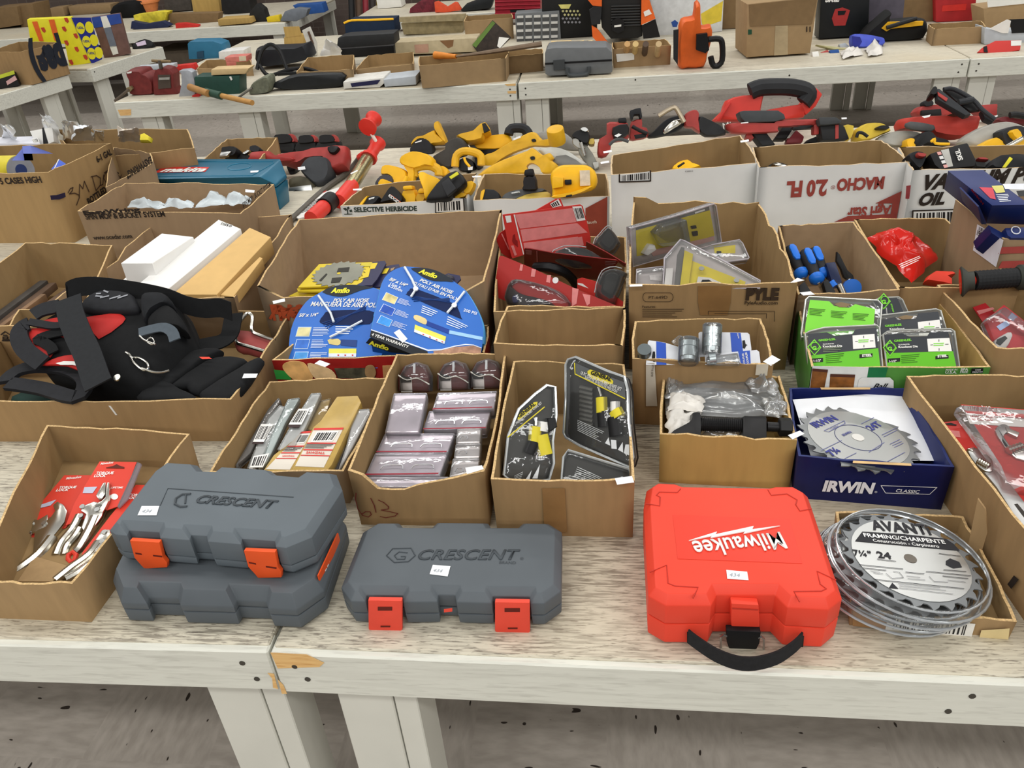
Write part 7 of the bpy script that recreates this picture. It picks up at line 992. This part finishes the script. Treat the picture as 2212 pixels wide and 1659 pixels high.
cn('lone yellow battery at the bottom of the black barcode carton',TI(*Kc(1400,1400),.18,35),[('yellow_body',[(1165,1420),(1260,1310),(1420,1265),(1500,1320),(1630,1365),(1420,1420)],.06,YEL,.0),('black_slot',[(1265,1370),(1360,1310),(1380,1325),(1285,1390)],.004,BLK,.025,'x')],Kc)
r=cn('lone black battery in clear wrap at the bottom of the upside down lettered carton',TI(*L_(850,1410),.18,35),[('black_body',[(650,1420),(720,1335),(830,1310),(960,1340),(1050,1420)],.06,RUB,.0),('silver_wrap',[(740,1340),(840,1320),(1000,1380),(940,1400)],.02,CR,.03)],L_)
for x,y,k in ((1312,328,'D7'),(1306,351,'D7'),(1608,305,'D8')): x0=BOX[k]; ptag(x0.o,TI(x,y,.245,20),[(x-9,y-1),(x+9,y-4),(x+10,y),(x-8,y+3)])
# ---------------------------------------------------------------- goods on the far tables
def bk(name,label,cat,base,L,d,m,ex=(),tilt=90,a=0,z=0,group=None,st='x'):
    r=T(name,label,cat,group); pl=TI(base[0],base[1],z,tilt,a); b=B()
    (b.ext(pl,L,d) if st=='x' else b.rnd(pl,spl(L,2),d,0,0,k=.15)); b.done('body',m,r,bev=.004 if st=='x' else 0,sm=50)
    for nm,q,mm,*k in ex:
        dd=k[0] if k else .002
        if len(k)>1: B().tb(pl,spl(q,3,False),dd,0,k[1],8).done(nm,mm,r)
        else: B().ext(pl,q,dd,0,dd+.001).done(nm,mm,r,sm=0)
    return r
KR=mat('9d8360',.85,var=.06); KD=mat('7d6546',.85,var=.08); GY=mat('6d7072',.5,var=.06); LG=mat('b4bac0',.5,var=.06); MR=mat('6e2a28',.55,var=.2,sc=30); OR=mat('e0662a',.4,var=.08); TEAL=mat('2f6e8e',.45,var=.06); CRT=mat('9c2030',.45,var=.08); CAP=mat('b2a486',.8,var=.1)
bk('red_vise','heavy red bench vise at the left end of the table beyond the aisle','vise',(310,206),[(269,156),(279,152),(300,152),(306,160),(316,162),(330,178),(332,196),(328,207),(284,208),(277,200),(276,176),(272,166)],.16,MR,[('vise_handle',[(279,193),(248,218)],mat('6f6458',.4,.6),.008,.02),('screw_boss',[(273,190),(282,186),(286,192),(280,199),(273,197)],mat('8a7a5a',.5,.5),.02),('price_tag',[(274,156),(284,154),(284,158),(275,159)],WHT,.002)],st='r')
bk('pipe_vise','dark red yoke pipe vise standing next to the red bench vise','vise',(357,205),[(332,205),(330,170),(335,152),(350,146),(365,149),(374,160),(376,190),(384,204)],.09,MR,[('jaw_opening',[(341,162),(367,162),(369,190),(342,192)],mat('4a4038',.7),.006),('slide_bar',[(343,168),(366,167),(366,172),(343,173)],GT,.012),('vise_screw',[(348,148),(345,130)],DST,.012,.0),('cross_handle',[(328,131),(369,133)],mat('7d6a4c',.5,.4),.008,.0)])
bk('staple_gun','grey metal clamp body standing beside the red pipe vise','tool',(400,208),[(386,209),(392,180),(391,160),(386,153),(405,151),(415,156),(420,175),(423,195),(420,210)],.06,mat('a9adb4',.4,.4),[('red_foot',[(414,207),(428,201),(431,208),(420,214)],RED,.03)])
bk('grey_bar','light grey clamp bar lying behind the two vises','clamp',(340,163),[(297,144),(375,138),(376,148),(298,154)],.06,LG,[('black_slot',[(310,152),(350,150),(350,157),(312,158)],BLK,.003)],z=.02)
bk('red_handle_tool','red topped tool lying behind the grey clamp body','tool',(400,152),[(374,143),(417,138),(422,148),(420,153),(376,153)],.06,RED,z=.02)
bk('green_toolbox','dark green metal box with wooden stock on top','box',(470,205),[(420,166),(517,164),(518,204),(422,206)],.12,mat('24453c',.5,var=.1),[('clasp',[(495,166),(499,165),(502,172),(499,174)],WHT,.003)])
bk('wood_block','pale wooden plank lying across the green metal box','plank',(495,165),[(456,150),(538,147),(530,160),(456,163)],.1,mat('cdb284',.7,var=.1),z=.1)
r=T('mallet','wooden handled mallet with green grip lying at the table edge','mallet'); B().cyl(at(410,188,.06),at(450,202,.04),.02).done('mallet_head',mat('a87c48',.6,var=.12),r); B().cyl(at(445,198,.04),at(478,207,.03),.022).done('green_grip',mat('2c4a3c',.6),r); B().cyl(at(475,206,.03),at(545,222,.013),.015).done('handle',mat('b98a4c',.6,var=.1),r)
bk('rough_casting','greenish grey rough metal part beside the green box','metal part',(568,204),[(536,205),(540,185),(550,176),(572,165),(582,170),(582,195),(572,203)],.12,mat('727564',.7,.2,var=.25,sc=40),[('rod',[(545,190),(516,210)],DST,.006,.02)],st='r')
bk('long_tool_case','long black plastic tool case lying at the front of the far table','tool case',(660,194),[(580,190),(600,176),(640,163),(735,160),(741,175),(738,188),(690,193),(640,196)],.1,mat('1e2022',.5),st='r')
for k,(L,rr) in enumerate((([(555,150),(566,110),(585,96),(605,112),(620,150)],.012),([(560,140),(580,163),(620,152),(660,148),(700,163),(650,158),(600,160)],.012))): tag(B().tb(TI(600,165,.03,60),spl(L,4,False),rr).done('power_cord',BLK),('black cord looping up in front of the black case','coiled black cord behind the long black tool case')[k],'cord')
bk('yellow_top_case','black plastic case with pale yellow label on its lid','tool case',(605,150),[(546,112),(562,106),(640,103),(658,97),(668,118),(668,128),(640,137),(600,143),(552,145)],.2,mat('1f2126',.45),[],st='r')
for k in range(2): bk('striped_box','%s red striped carton box in the stack left of the yellow topped case'%('upper','lower')[k],'box',(515,147),[(485+k*3,124+k*11),(532,121+k*12),(533,133+k*11),(488+k*2,135+k*11)],.1,mat('c9756a',.6,var=.15,sc=30),[('white_end',[(516,122+k*12),(531,121+k*12),(532,131+k*12),(517,132+k*12)],mat('d0c3a8',.7),.001)],z=.05-.045*k)
bk('white_carton','white box behind the red striped boxes','box',(500,127),[(472,112),(526,108),(527,125),(473,128)],.15,mat('d8d6d2',.6))
bk('teal_toolbox','teal blue plastic toolbox with handle flap','toolbox',(440,127),[(405,95),(409,90),(460,89),(478,95),(482,106),(481,126),(408,128)],.15,TEAL,[('latch',[(425,112),(439,110),(440,125),(426,126)],mat('24455c',.5),.006)])
bk('small_yellow_carton','small yellowish open carton with raised flap','cardboard box',(633,99),[(613,81),(652,76),(655,97),(614,100)],.12,KY,[('raised_flap',[(612,58),(646,57),(652,76),(616,80)],KY,.004)])
bk('frame_panel','white picture frame panel leaning beside the small yellowish carton','frame',(675,122),[(652,66),(668,58),(683,94),(684,120),(672,122)],.03,mat('cfccc4',.6),[('brown_strap',[(666,68),(676,95)],mat('5c4436',.6),.008,.005)])
tag(B().crumple([at(692,120,.03),at(738,118,.03),at(735,96,.1),at(700,98,.08)],V((0,-.4,.9)),.07,71).done('plastic_bag',FILM,sm=80),'pale plastic bag in front of the black open case','plastic bag')
bk('open_black_case','long black case with bulky lid ajar','tool case',(795,122),[(730,82),(745,78),(850,72),(853,95),(840,97),(735,104),(728,98)],.16,mat('26282a',.55),z=.06)
bk('black_case_base','black lower shell with crumpled bag below the ajar lid','tool case',(795,122),[(732,106),(850,98),(852,118),(740,124)],.2,BLK)
bk('blue_cloth_bag','navy blue cloth bag with yellow piping','bag',(800,78),[(744,50),(752,45),(850,42),(854,72),(848,78),(747,80)],.22,mat('14263e',.75),[('piping',[(743,50),(760,44),(800,43),(850,41)],YEL,.008,.0)])
o=bk('metal_chest','weathered tan metal chest with overhanging lid','chest',(935,74),[(866,50),(1000,44),(999,72),(872,75)],.3,mat('8d8060',.7,.1,var=.2,sc=25),[('chest_lid',[(862,38),(1006,30),(1006,45),(863,48)],mat('9a8d6e',.7,.1,var=.2,sc=25),.03)])
bk('long_carton','long torn cream carton with red stamps','cardboard box',(940,120),[(853,92),(1030,82),(1032,112),(855,119)],.18,CAP,[('red_print',[(895,97),(925,95),(926,113),(897,115)],mat('b08a76',.8),.001),('torn_patch',[(950,88),(980,86),(978,100),(968,104)],mat('7d5c3e',.9),.001)])
bk('booklet','dark printed box with green edge leaning on the cream carton','box',(1050,112),[(1020,97),(1064,43),(1104,80),(1072,110),(1030,111)],.03,mat('2f2620',.6,var=.35,sc=40),[('green_edge',[(1020,97),(1064,45),(1070,50),(1028,103)],mat('5c7a34',.6),.001),('white_print',[(1078,80),(1100,82),(1080,104),(1074,100)],WHT,.001)],tilt=70,z=.01)
bk('blue_booklet','stack of white and blue printed booklets at the table edge','booklet',(785,192),[(741,177),(828,168),(830,180),(820,189),(742,192)],.2,mat('d5d3cc',.5),[('blue_cover',[(757,180),(822,172),(815,182),(760,188)],NC,.002)])
bk('grey_box','light grey flat box with printed top at the table edge','box',(865,188),[(828,172),(898,164),(899,183),(831,188)],.18,LG,[])
for k,(q,z,lab,mm) in enumerate((([(905,142),(1092,126),(1100,110),(905,122)],.124,'long open carton holding an orange handled file',[KR,KI,KE]),([(768,150),(893,138),(893,112),(795,120)],.07,'open shallow carton left of the long carton',[KR,KI,KE]),([(640,156),(762,150),(765,118),(665,124)],.09,'open carton with small motor behind the long black case',[KR,KI,KE]),([(1325,106),(1450,98),(1436,84),(1322,92)],.105,'open carton of wooden handles with white shipping label',[KR,KI,KE]),([(1002,46),(1108,38),(1105,29),(1008,34)],.14,'open tan carton under the dark printed box',[KR,KI,KE]),([(425,148),(545,143),(540,128),(445,130)],.06,'open carton behind the green metal box',[KR,KI,KE]),([(2018,63),(2130,57),(2120,45),(2005,52)],.09,'open carton of bagged parts near the far right corner',[KR,KI,KE]),([(1094,122),(1173,115),(1172,105),(1094,108)],.1,'brown carton with torn lid right of the long carton',[KD,KI,KE]),([(1182,110),(1290,104),(1284,88),(1185,92)],.1,'open carton of wood scraps behind the grey tool case',[KR,KI,KE]))): carton('F%d'%k,q,z,lab,mats=mm)
x=BOX['F3']; dc(x.o,'shipping_label',x.P[0],[(1331,117),(1370,114),(1370,129),(1333,134)],WHT,.004)
r=T('file','rusty half round file with orange handle lying over the long carton','file'); B().cyl(at(940,119,.13),at(985,122,.13),.022,.012).done('orange_handle',mat('d98632',.5),r); B().tube([at(985,122,.13),at(1060,112,.14),at(1170,95,.16)],[.012,.025,.032],0,8,.5).done('rusty_blade',mat('72604e',.7,.2,var=.15),r)
for k,x0 in enumerate((1352,1370,1392,1420)): tag(B().cyl(at(x0,118,.06),at(x0+3,95,.14),.017).done('hammer_shaft',mat(('c9a06a','d2b57a','5a4a3e','c9ae82')[k],.6)),'%s wooden tool handle in the labelled far carton'%('first','second','dark third','fourth')[k],'handle')
for k,(x0,w_) in enumerate(((1190,50),(1253,14),(1270,16))): bk('wood_scrap','%s pale wood scrap standing in the carton behind the grey tool case'%('wide','narrow pointed','narrow square')[k],'wood',(x0+10,106),[(x0,90),(x0+w_-6,88),(x0+w_,104),(x0,106)],.03,mat('d2b98a',.7,var=.1),z=.07)
pl=VT(1150,88); r=T('drawer_cabinet','grey small parts cabinet with twenty little drawers','cabinet'); B().ext(pl,[(1112,30),(1208,23),(1212,85),(1116,90)],.16).done('cabinet_shell',GY,r,bev=.004)
for j in range(4):
    for i in range(5):
        x0=1116+i*18.5; y0=34+j*15-i*.7; d=B().ext(pl,[(x0,y0),(x0+15,y0-.6),(x0+15.2,y0+12),(x0+.2,y0+12.4)],.01,0,.003).done('drawer',mat('4a4b4c',.5),r,sm=0); dc(d,'drawer_pull',pl,[(x0+.5,y0),(x0+14.5,y0-.6),(x0+14.5,y0+5),(x0+.5,y0+5.5)],mat('c9c9c6',.4),.005)
bk('grey_tool_case','grey hard plastic tool case with carry handle at the table edge','tool case',(1250,165),[(1177,116),(1182,106),(1200,103),(1310,102),(1322,112),(1323,155),(1316,159),(1185,164),(1178,160)],.2,GY,[('dark_seam',[(1177,136),(1322,128),(1322,132),(1177,140)],BLK,.002),('latch',[(1195,131),(1219,129),(1220,150),(1196,152)],mat('3f4244',.5),.012),('carry_handle',[(1226,146),(1229,162),(1268,160),(1272,144)],mat('44484a',.5),.012,.02)])
bk('milk_crate','black plastic crate with yellow thing showing through its grid','crate',(1240,82),[(1170,-20),(1290,-25),(1290,76),(1215,84),(1172,84)],.3,mat('151515',.55),[('yellow_patch',[(1206,10),(1234,9),(1229,19),(1212,19)],mat('d8cf7a',.6),.002)]+[('grid_hole',[(1213+i*8+j%2*4,24+j*8),(1216+i*8+j%2*4,21+j*8),(1219+i*8+j%2*4,24+j*8),(1216+i*8+j%2*4,27+j*8)],mat('c4c089' if j<2 else '8a8a92',.6),.002) for j in range(4) for i in range(5)])
bk('red_crate','dark red ribbed plastic crate behind the grey parts cabinet','crate',(1110,42),[(1068,-25),(1166,-30),(1168,38),(1070,44)],.3,CRT,[('hand_slot',[(1101,19),(1134,16),(1134,26),(1103,28)],BLK,.002)]+[('rib',[(1069,y),(1167,y-3)],CRT,.006,.004) for y in (-5,4,12,20,30)])
bk('backpack_blower','orange and black engine blower with ribbed black cover','leaf blower',(1345,95),[(1290,-30),(1385,-32),(1388,78),(1378,82),(1320,84),(1300,60)],.25,mat('1c1c1c',.5),[('ribbed_cover',[(1320,y),(1383,y-2)],mat('2c2c2c',.5),.006,.006) for y in range(14,60,6)]+[('starter_knob',[(1322,45),(1335,38),(1348,45),(1348,66),(1335,72),(1322,66)],BLK,.03),('price_tag',[(1327,55),(1342,53),(1342,57),(1327,59)],WHT,.035),('orange_guard',[(1270,0),(1280,-20),(1300,-25),(1300,14),(1280,12)],OR,.02),('orange_tube',[(1278,55),(1290,62),(1312,90),(1296,98),(1280,80)],OR,.02),('black_muffler',[(1273,22),(1284,14),(1300,15),(1297,52),(1278,54)],RUB,.03),('orange_hose',[(1386,-20),(1400,-10),(1416,40),(1385,54)],OR,.03),('white_band',[(1390,26),(1402,20),(1408,30),(1393,36)],WHT,.034),('black_nozzle',[(1386,56),(1416,42),(1426,80),(1390,84)],BLK,.02)])
bk('white_product_box','white printed product box with yellow swoosh behind the orange machine','retail box',(1500,72),[(1405,-30),(1565,-35),(1560,68),(1408,80)],.2,mat('d3d6d8',.5),[('yellow_swoosh',[(1516,50),(1514,30),(1562,2),(1558,45),(1520,58)],mat('d8c040',.5),.001),('blue_disc',[(1450,48),(1458,43),(1465,49),(1462,58),(1453,58)],mat('2a4f9a',.5),.001)])
bk('hand_vacuum_blower','bright orange blower machine with black loop handle standing on end','leaf blower',(1495,150),[(1465,146),(1468,60),(1480,42),(1500,38),(1504,8),(1514,10),(1516,60),(1538,58),(1540,85),(1530,120),(1522,148),(1485,151)],.14,OR,[('black_switch',[(1505,75),(1528,72),(1532,108),(1524,115),(1504,108)],BLK,.03),('loop_handle',[(1530,85),(1553,84),(1560,95),(1560,130),(1550,142),(1540,140),(1535,122)],BLK,.016,.01),('black_fan',[(1455,66),(1466,64),(1464,140),(1455,128)],RUB,.02)],st='r')
bk('tall_carton','tall plain carton with taped front and arrow marks','cardboard box',(1680,124),[(1614,9),(1768,-8),(1750,115),(1612,124)],.3,KR,[('packing_tape',[(1675,56),(1702,55),(1702,118),(1672,120)],mat('a89676',.4),.001),('green_mark',[(1616,64),(1624,64),(1624,74),(1616,75)],mat('1f4a34',.6),.001),('dark_flap',[(1618,10),(1766,-5),(1754,52),(1620,57)],KD,.002),('arrow_print',[(1742,58),(1744,57),(1744,69),(1742,69)],INK,.003),('arrow_print',[(1749,58),(1751,57),(1751,69),(1749,69)],INK,.003)],a=4)
bk('plain_carton','brown carton with label standing behind the tall taped carton','cardboard box',(1575,63),[(1560,-30),(1615,-32),(1612,60),(1558,63)],.3,KD,[])
r=bk('jigsaw_box','black retail box with red jigsaw picture','retail box',(1820,84),[(1775,-30),(1880,-34),(1875,76),(1768,84)],.12,mat('17191b',.4),[('saw_picture',[(1797,40),(1804,20),(1820,16),(1836,22),(1832,36),(1826,55),(1802,56)],mat('a83230',.5),.001),('picture_hole',[(1810,24),(1828,23),(1824,32),(1810,33)],BLK,.002)]); tx(r,VT(1820,84),'SKIL',(1782,4),(1813,3),WHT,bold=.06,sh=.3,o=.002)
bk('grey_retail_box','grey and purple retail box behind the black and yellow bag','retail box',(1910,72),[(1878,-30),(1958,-34),(1948,66),(1876,74)],.12,mat('5a5560',.5,var=.25,sc=10))
bk('level_bag','black bag with bright yellow straps lying on the table','bag',(1940,90),[(1868,90),(1872,70),(1895,50),(1925,25),(1920,48),(1990,42),(2008,52),(2000,84),(1935,90)],.14,mat('131313',.7),[('yellow_strap',[(1906,62),(1920,48),(1995,46),(1993,55),(1925,62),(1915,68)],mat('e5ad22',.5),.02),('black_clip',[(1915,60),(1980,40)],BLK,.012,.04)],st='r')
bk('caulk_holder','blue plastic tool holder with oval hole','tool holder',(1875,104),[(1840,78),(1846,72),(1872,73),(1905,79),(1914,84),(1910,97),(1865,103),(1842,98)],.08,mat('4a5ac8',.4),[('oval_hole',[(1884,88),(1892,85),(1900,88),(1898,95),(1885,95)],mat('1c2470',.6),.002),('dark_mouth',[(1841,78),(1858,80),(1862,90),(1856,100),(1842,98)],mat('1c2484',.5),.003)],tilt=70,st='r')
for k,(L,m,lab) in enumerate((([(1754,112),(1768,110),(1770,122),(1756,123)],WHT,'small white cap'),([(1772,113),(1788,107),(1792,113),(1776,119)],mat('b34a44',.5),'small red plug'),([(1792,108),(1812,106),(1814,114),(1794,116)],mat('1f4f94',.5),'small blue plug'),([(1762,96),(1800,100),(1842,106),(1800,106)],mat('bcb88a',.5),'yellowish strip of packaging'),([(1812,95),(1826,92),(1836,101),(1815,102)],LG,'clear ring of tape'))): bk('small_part',lab+' lying before the black jigsaw box','small part',(L[2][0],L[2][1]),L,.03,m,tilt=60)
for k,L in enumerate(([(1814,112),(1850,108),(1866,116),(1822,127)],[(1868,104),(1904,100),(1906,116),(1876,122)])): q=[at(*p,.01) for p in L]; tag(B().crumple([q[0],q[3],q[2],q[1]],V((0,0,1)),.05,k+81).done('plastic_bag',FILM,sm=80),('left','right')[k]+' crumpled clear bag lying below the blue tool holder','plastic bag')
bk('red_retail_box','red retail box standing behind the carton of bagged parts','retail box',(2060,47),[(2020,-30),(2112,-34),(2105,44),(2022,48)],.12,mat('a8282c',.45,var=.2,sc=10),[('red_band',[(2036,12),(2088,8),(2086,22),(2034,25)],RED,.001)])
bk('brown_board','brown cardboard panel standing beside the red retail box','cardboard',(1985,48),[(1955,-30),(2018,-32),(2016,46),(1950,50)],.04,KD)
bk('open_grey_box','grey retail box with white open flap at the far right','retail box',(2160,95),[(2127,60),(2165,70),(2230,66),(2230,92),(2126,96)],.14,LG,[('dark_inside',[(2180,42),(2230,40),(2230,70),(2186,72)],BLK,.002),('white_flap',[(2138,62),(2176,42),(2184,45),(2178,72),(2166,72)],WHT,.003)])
bk('red_blister','red blister pack with white barcode at the right edge of the far table','blister pack',(2160,113),[(2112,113),(2126,100),(2150,88),(2207,86),(2204,108),(2160,115)],.04,R1,[('white_label',[(2184,88),(2207,87),(2206,98),(2184,99)],WHT,.001),('black_end',[(2125,101),(2132,99),(2134,113),(2126,112)],BLK,.004)],tilt=60)
bk('parts_carton','wide tan carton at the far right top corner','cardboard box',(2170,62),[(2124,18),(2240,5),(2240,60),(2128,64)],.2,KR,[('white_rolls',[(2132,-5),(2230,-10),(2230,6),(2134,16)],WHT,.003)])
# left aisle tables
c=carton('G1',[(-30,113),(45,112),(130,91),(40,90)],.215,'carton with big black upside down logo on the left aisle table'); tx(c.o,c.P[1],'pas)',(133,96),(60,112),mat('20242e',.7),hs=1.5,bold=.06,o=.005)
bk('bolt_box','black box with yellow top and picture of a bolt','box',(20,190),[(-20,172),(30,158),(43,184),(-20,203)],.1,mat('1a1a1c',.5),[('yellow_band',[(-20,168),(30,152),(32,160),(-20,176)],mat('b8c23a',.5),.002),('bolt_picture',[(13,176),(32,163),(37,172),(16,184)],mat('c9a0a0',.5),.002)],a=-65+90 if 0 else 25)
YB=mat('e2d82a',.45,var=.04); r=bk('shopping_bag','yellow shopping bag with strawberries and blue circle patterned side','bag',(150,142),[(58,42),(152,38),(196,136),(150,144),(140,95),(66,92)],.1,YB,[('orange_handle',[(69,47),(80,46),(94,89),(85,89)],OR,.003),('orange_handle',[(105,43),(117,42),(129,87),(118,88)],OR,.003)]+[('strawberry',[(x-5,y-4),(x+2,y-5),(x+6,y+3),(x+3,y+7),(x-2,y+3)],mat('b8402c',.6),.002) for x,y in ((93,64),(143,43),(138,62),(163,77),(143,92),(165,106),(153,134),(184,123))]+[('blue_side',[(154,38),(196,38),(221,128),(198,138)],mat('1f2a86',.5),.002)]+[('yellow_circle',ell(x,y,9,13,-15,14),YB,.004) for x,y in ((174,61),(193,59),(187,90),(203,87),(198,116),(213,114))],a=20)
for x,y in ((174,61),(187,90),(198,116)): tx(r,TI(150,142,0,90,20),'LIDL',(x-6,y+1),(x+7,y+1),mat('2a3480',.5),bold=.03,o=.008)
bk('garden_tool_box','blue and brown printed box with white panels beside the yellow bag','retail box',(255,122),[(197,38),(259,29),(282,116),(226,128)],.06,mat('6e524c',.5,var=.25,sc=14),[('blue_header',[(197,38),(259,29),(263,50),(203,61)],mat('2c4a9a',.5),.002),('white_panel',[(217,36),(230,34),(240,58),(224,61)],WHT,.003),('grey_strip',[(224,61),(239,58),(252,100),(238,103)],mat('6f7686',.5),.003),('white_panel',[(237,101),(251,98),(256,116),(244,119)],WHT,.003)],a=20)
bk('head_lamp','black and chrome lamp with cord lying at the table corner','lamp',(315,105),[(283,100),(292,90),(312,83),(326,88),(330,98),(318,106),(290,108)],.06,BLK,[('label_window',[(293,93),(313,87),(316,96),(297,100)],mat('cdbcd2',.5),.006)],tilt=60,st='r')
# far left corner table and back
for a_ in (('plain_carton','brown carton at the far left corner',(20,62),[(-20,18),(36,14),(44,54),(-20,64)],.3,KD),('plain_carton','taller brown carton right of the far left one',(60,58),[(40,12),(70,8),(79,54),(46,60)],.3,KD),('taped_carton','small carton with purple tape behind the yellow bag',(122,36),[(105,18),(136,15),(140,34),(110,38)],.2,KR),('long_carton','long low tan carton behind the garden tool box',(195,30),[(147,14),(238,9),(241,27),(152,34)],.2,KR),('toy_box','yellow toy box with orange print under the orange tub',(325,58),[(288,33),(345,25),(362,26),(355,48),(292,58)],.12,mat('d8c63c',.5,var=.3,sc=20)),('dark_crate','dark slatted crate standing on the far left table',(385,26),[(352,-10),(410,-12),(414,22),(358,26)],.2,mat('47423e',.7,var=.2)),('yellow_carton','ochre carton standing on the far left table',(445,28),[(412,-10),(470,-12),(476,26),(418,29)],.2,KY),('long_box','long brown box lying in front of the dark crate',(400,52),[(364,30),(472,28),(470,50),(368,54)],.12,KD),('open_tray','shallow tan tray at the front of the far left table',(510,55),[(470,42),(538,38),(543,50),(472,56)],.2,KY),('blue_machine_case','blue metal case at the end of the far left table',(670,32),[(632,12),(695,7),(701,27),(650,33)],.15,mat('2c5698',.4)),('yellow_block','small bright yellow box near the front of the far left table',(590,48),[(575,38),(602,33),(606,46),(578,49)],.08,mat('dcc028',.5)),('black_machine','black machine standing at the back of the far left table',(510,30),[(476,-12),(535,-14),(545,30),(480,30)],.2,mat('1c1b1c',.6,var=.3)),('black_tool','black oily tool beside the small yellow box',(555,48),[(536,46),(540,25),(555,8),(570,20),(578,46)],.1,mat('222222',.55,var=.3)),('grey_motor','grey motor with round black mouth beside the blue case',(635,46),[(605,45),(615,25),(640,18),(665,20),(660,36),(640,46)],.1,mat('7a8088',.45,.3)),('blue_tool','dark blue and black power tool under the yellow toy box',(325,62),[(282,62),(284,46),(315,52),(350,46),(368,55),(360,60),(300,64)],.08,mat('222a4a',.5)),('red_tool','small bright red tool at the front of the far left table',(400,60),[(378,51),(398,50),(428,54),(428,59),(380,62)],.06,RED),('white_box','white carton with small print on the far table',(840,18),[(811,-12),(862,-15),(868,15),(816,19)],.2,WHT),('red_chainsaw','red and black engine tool on the far table',(915,27),[(884,28),(886,18),(905,4),(935,-4),(940,26)],.12,mat('6a2430',.5,var=.4,sc=30)),('orange_guard','orange red butterfly shaped guard on the far table',(965,27),[(938,5),(946,3),(966,15),(982,5),(988,6),(998,22),(960,27),(940,27)],.05,mat('dc5534',.45)),('black_carry_case','black tool case with pale strap on the far table',(1030,24),[(995,22),(1004,12),(1050,-5),(1066,0),(1060,18),(1000,25)],.16,mat('1f2224',.5))):
    bk(a_[0],a_[1],a_[0].split('_')[-1],*a_[2:])
r=T('plastic_tub','orange plastic tub of odds and ends on the far left table','tub'); p=at(318,30,0); B().lathe(p,p+V((0,0,.13)),[(0,.11),(.85,.15),(.86,.165),(1,.165),(.98,.15),(.2,.11)],seg=28).done('tub_shell',mat('e08a52',.45),r)
tag(B().rnd(VT(265,40),spl([(235,40),(238,15),(262,5),(290,6),(300,25),(298,40)],2),.2).done('cloth_bag',mat('101011',.85),sm=60),'black soft bag beside the orange tub','bag')
for k,(x0,x1,m) in enumerate(((724,735,BLK),(738,748,mat('5a4638',.7)),(744,752,mat('8c2e38',.5)),(762,764,mat('3c3634',.7)),(781,788,mat('d6bd38',.45)))):
    b0=at(x1,100 if k<3 else 60,0); b0=V((-2.42+k*.055,8.2+.06*k,0)); tag(B().cyl(b0,b0+V((.05,.9,2.1)),.03 if k!=4 else .026).done('long_handle_tool',m),('black pole leaning furthest left between the far tables','brown pole leaning between the far tables','dark red pole leaning between the far tables','grey pole leaning between the far tables','bright yellow pole leaning between the far tables')[k],'pole')
for k,(x0,y0,w_,h_,m) in enumerate(((-3.5,8.05,.75,.5,KD),(-4.3,8.0,.5,.55,mat('5c5246',.8)))): tag(B().box((x0,y0,0),(w_,0,0),(0,.5,0),(0,0,h_)).done('floor_carton',m,bev=.004),('brown carton with white sticker stored on the floor under the far corner table','dark board box stored on the floor under the far corner table')[k],'cardboard box')
finish()
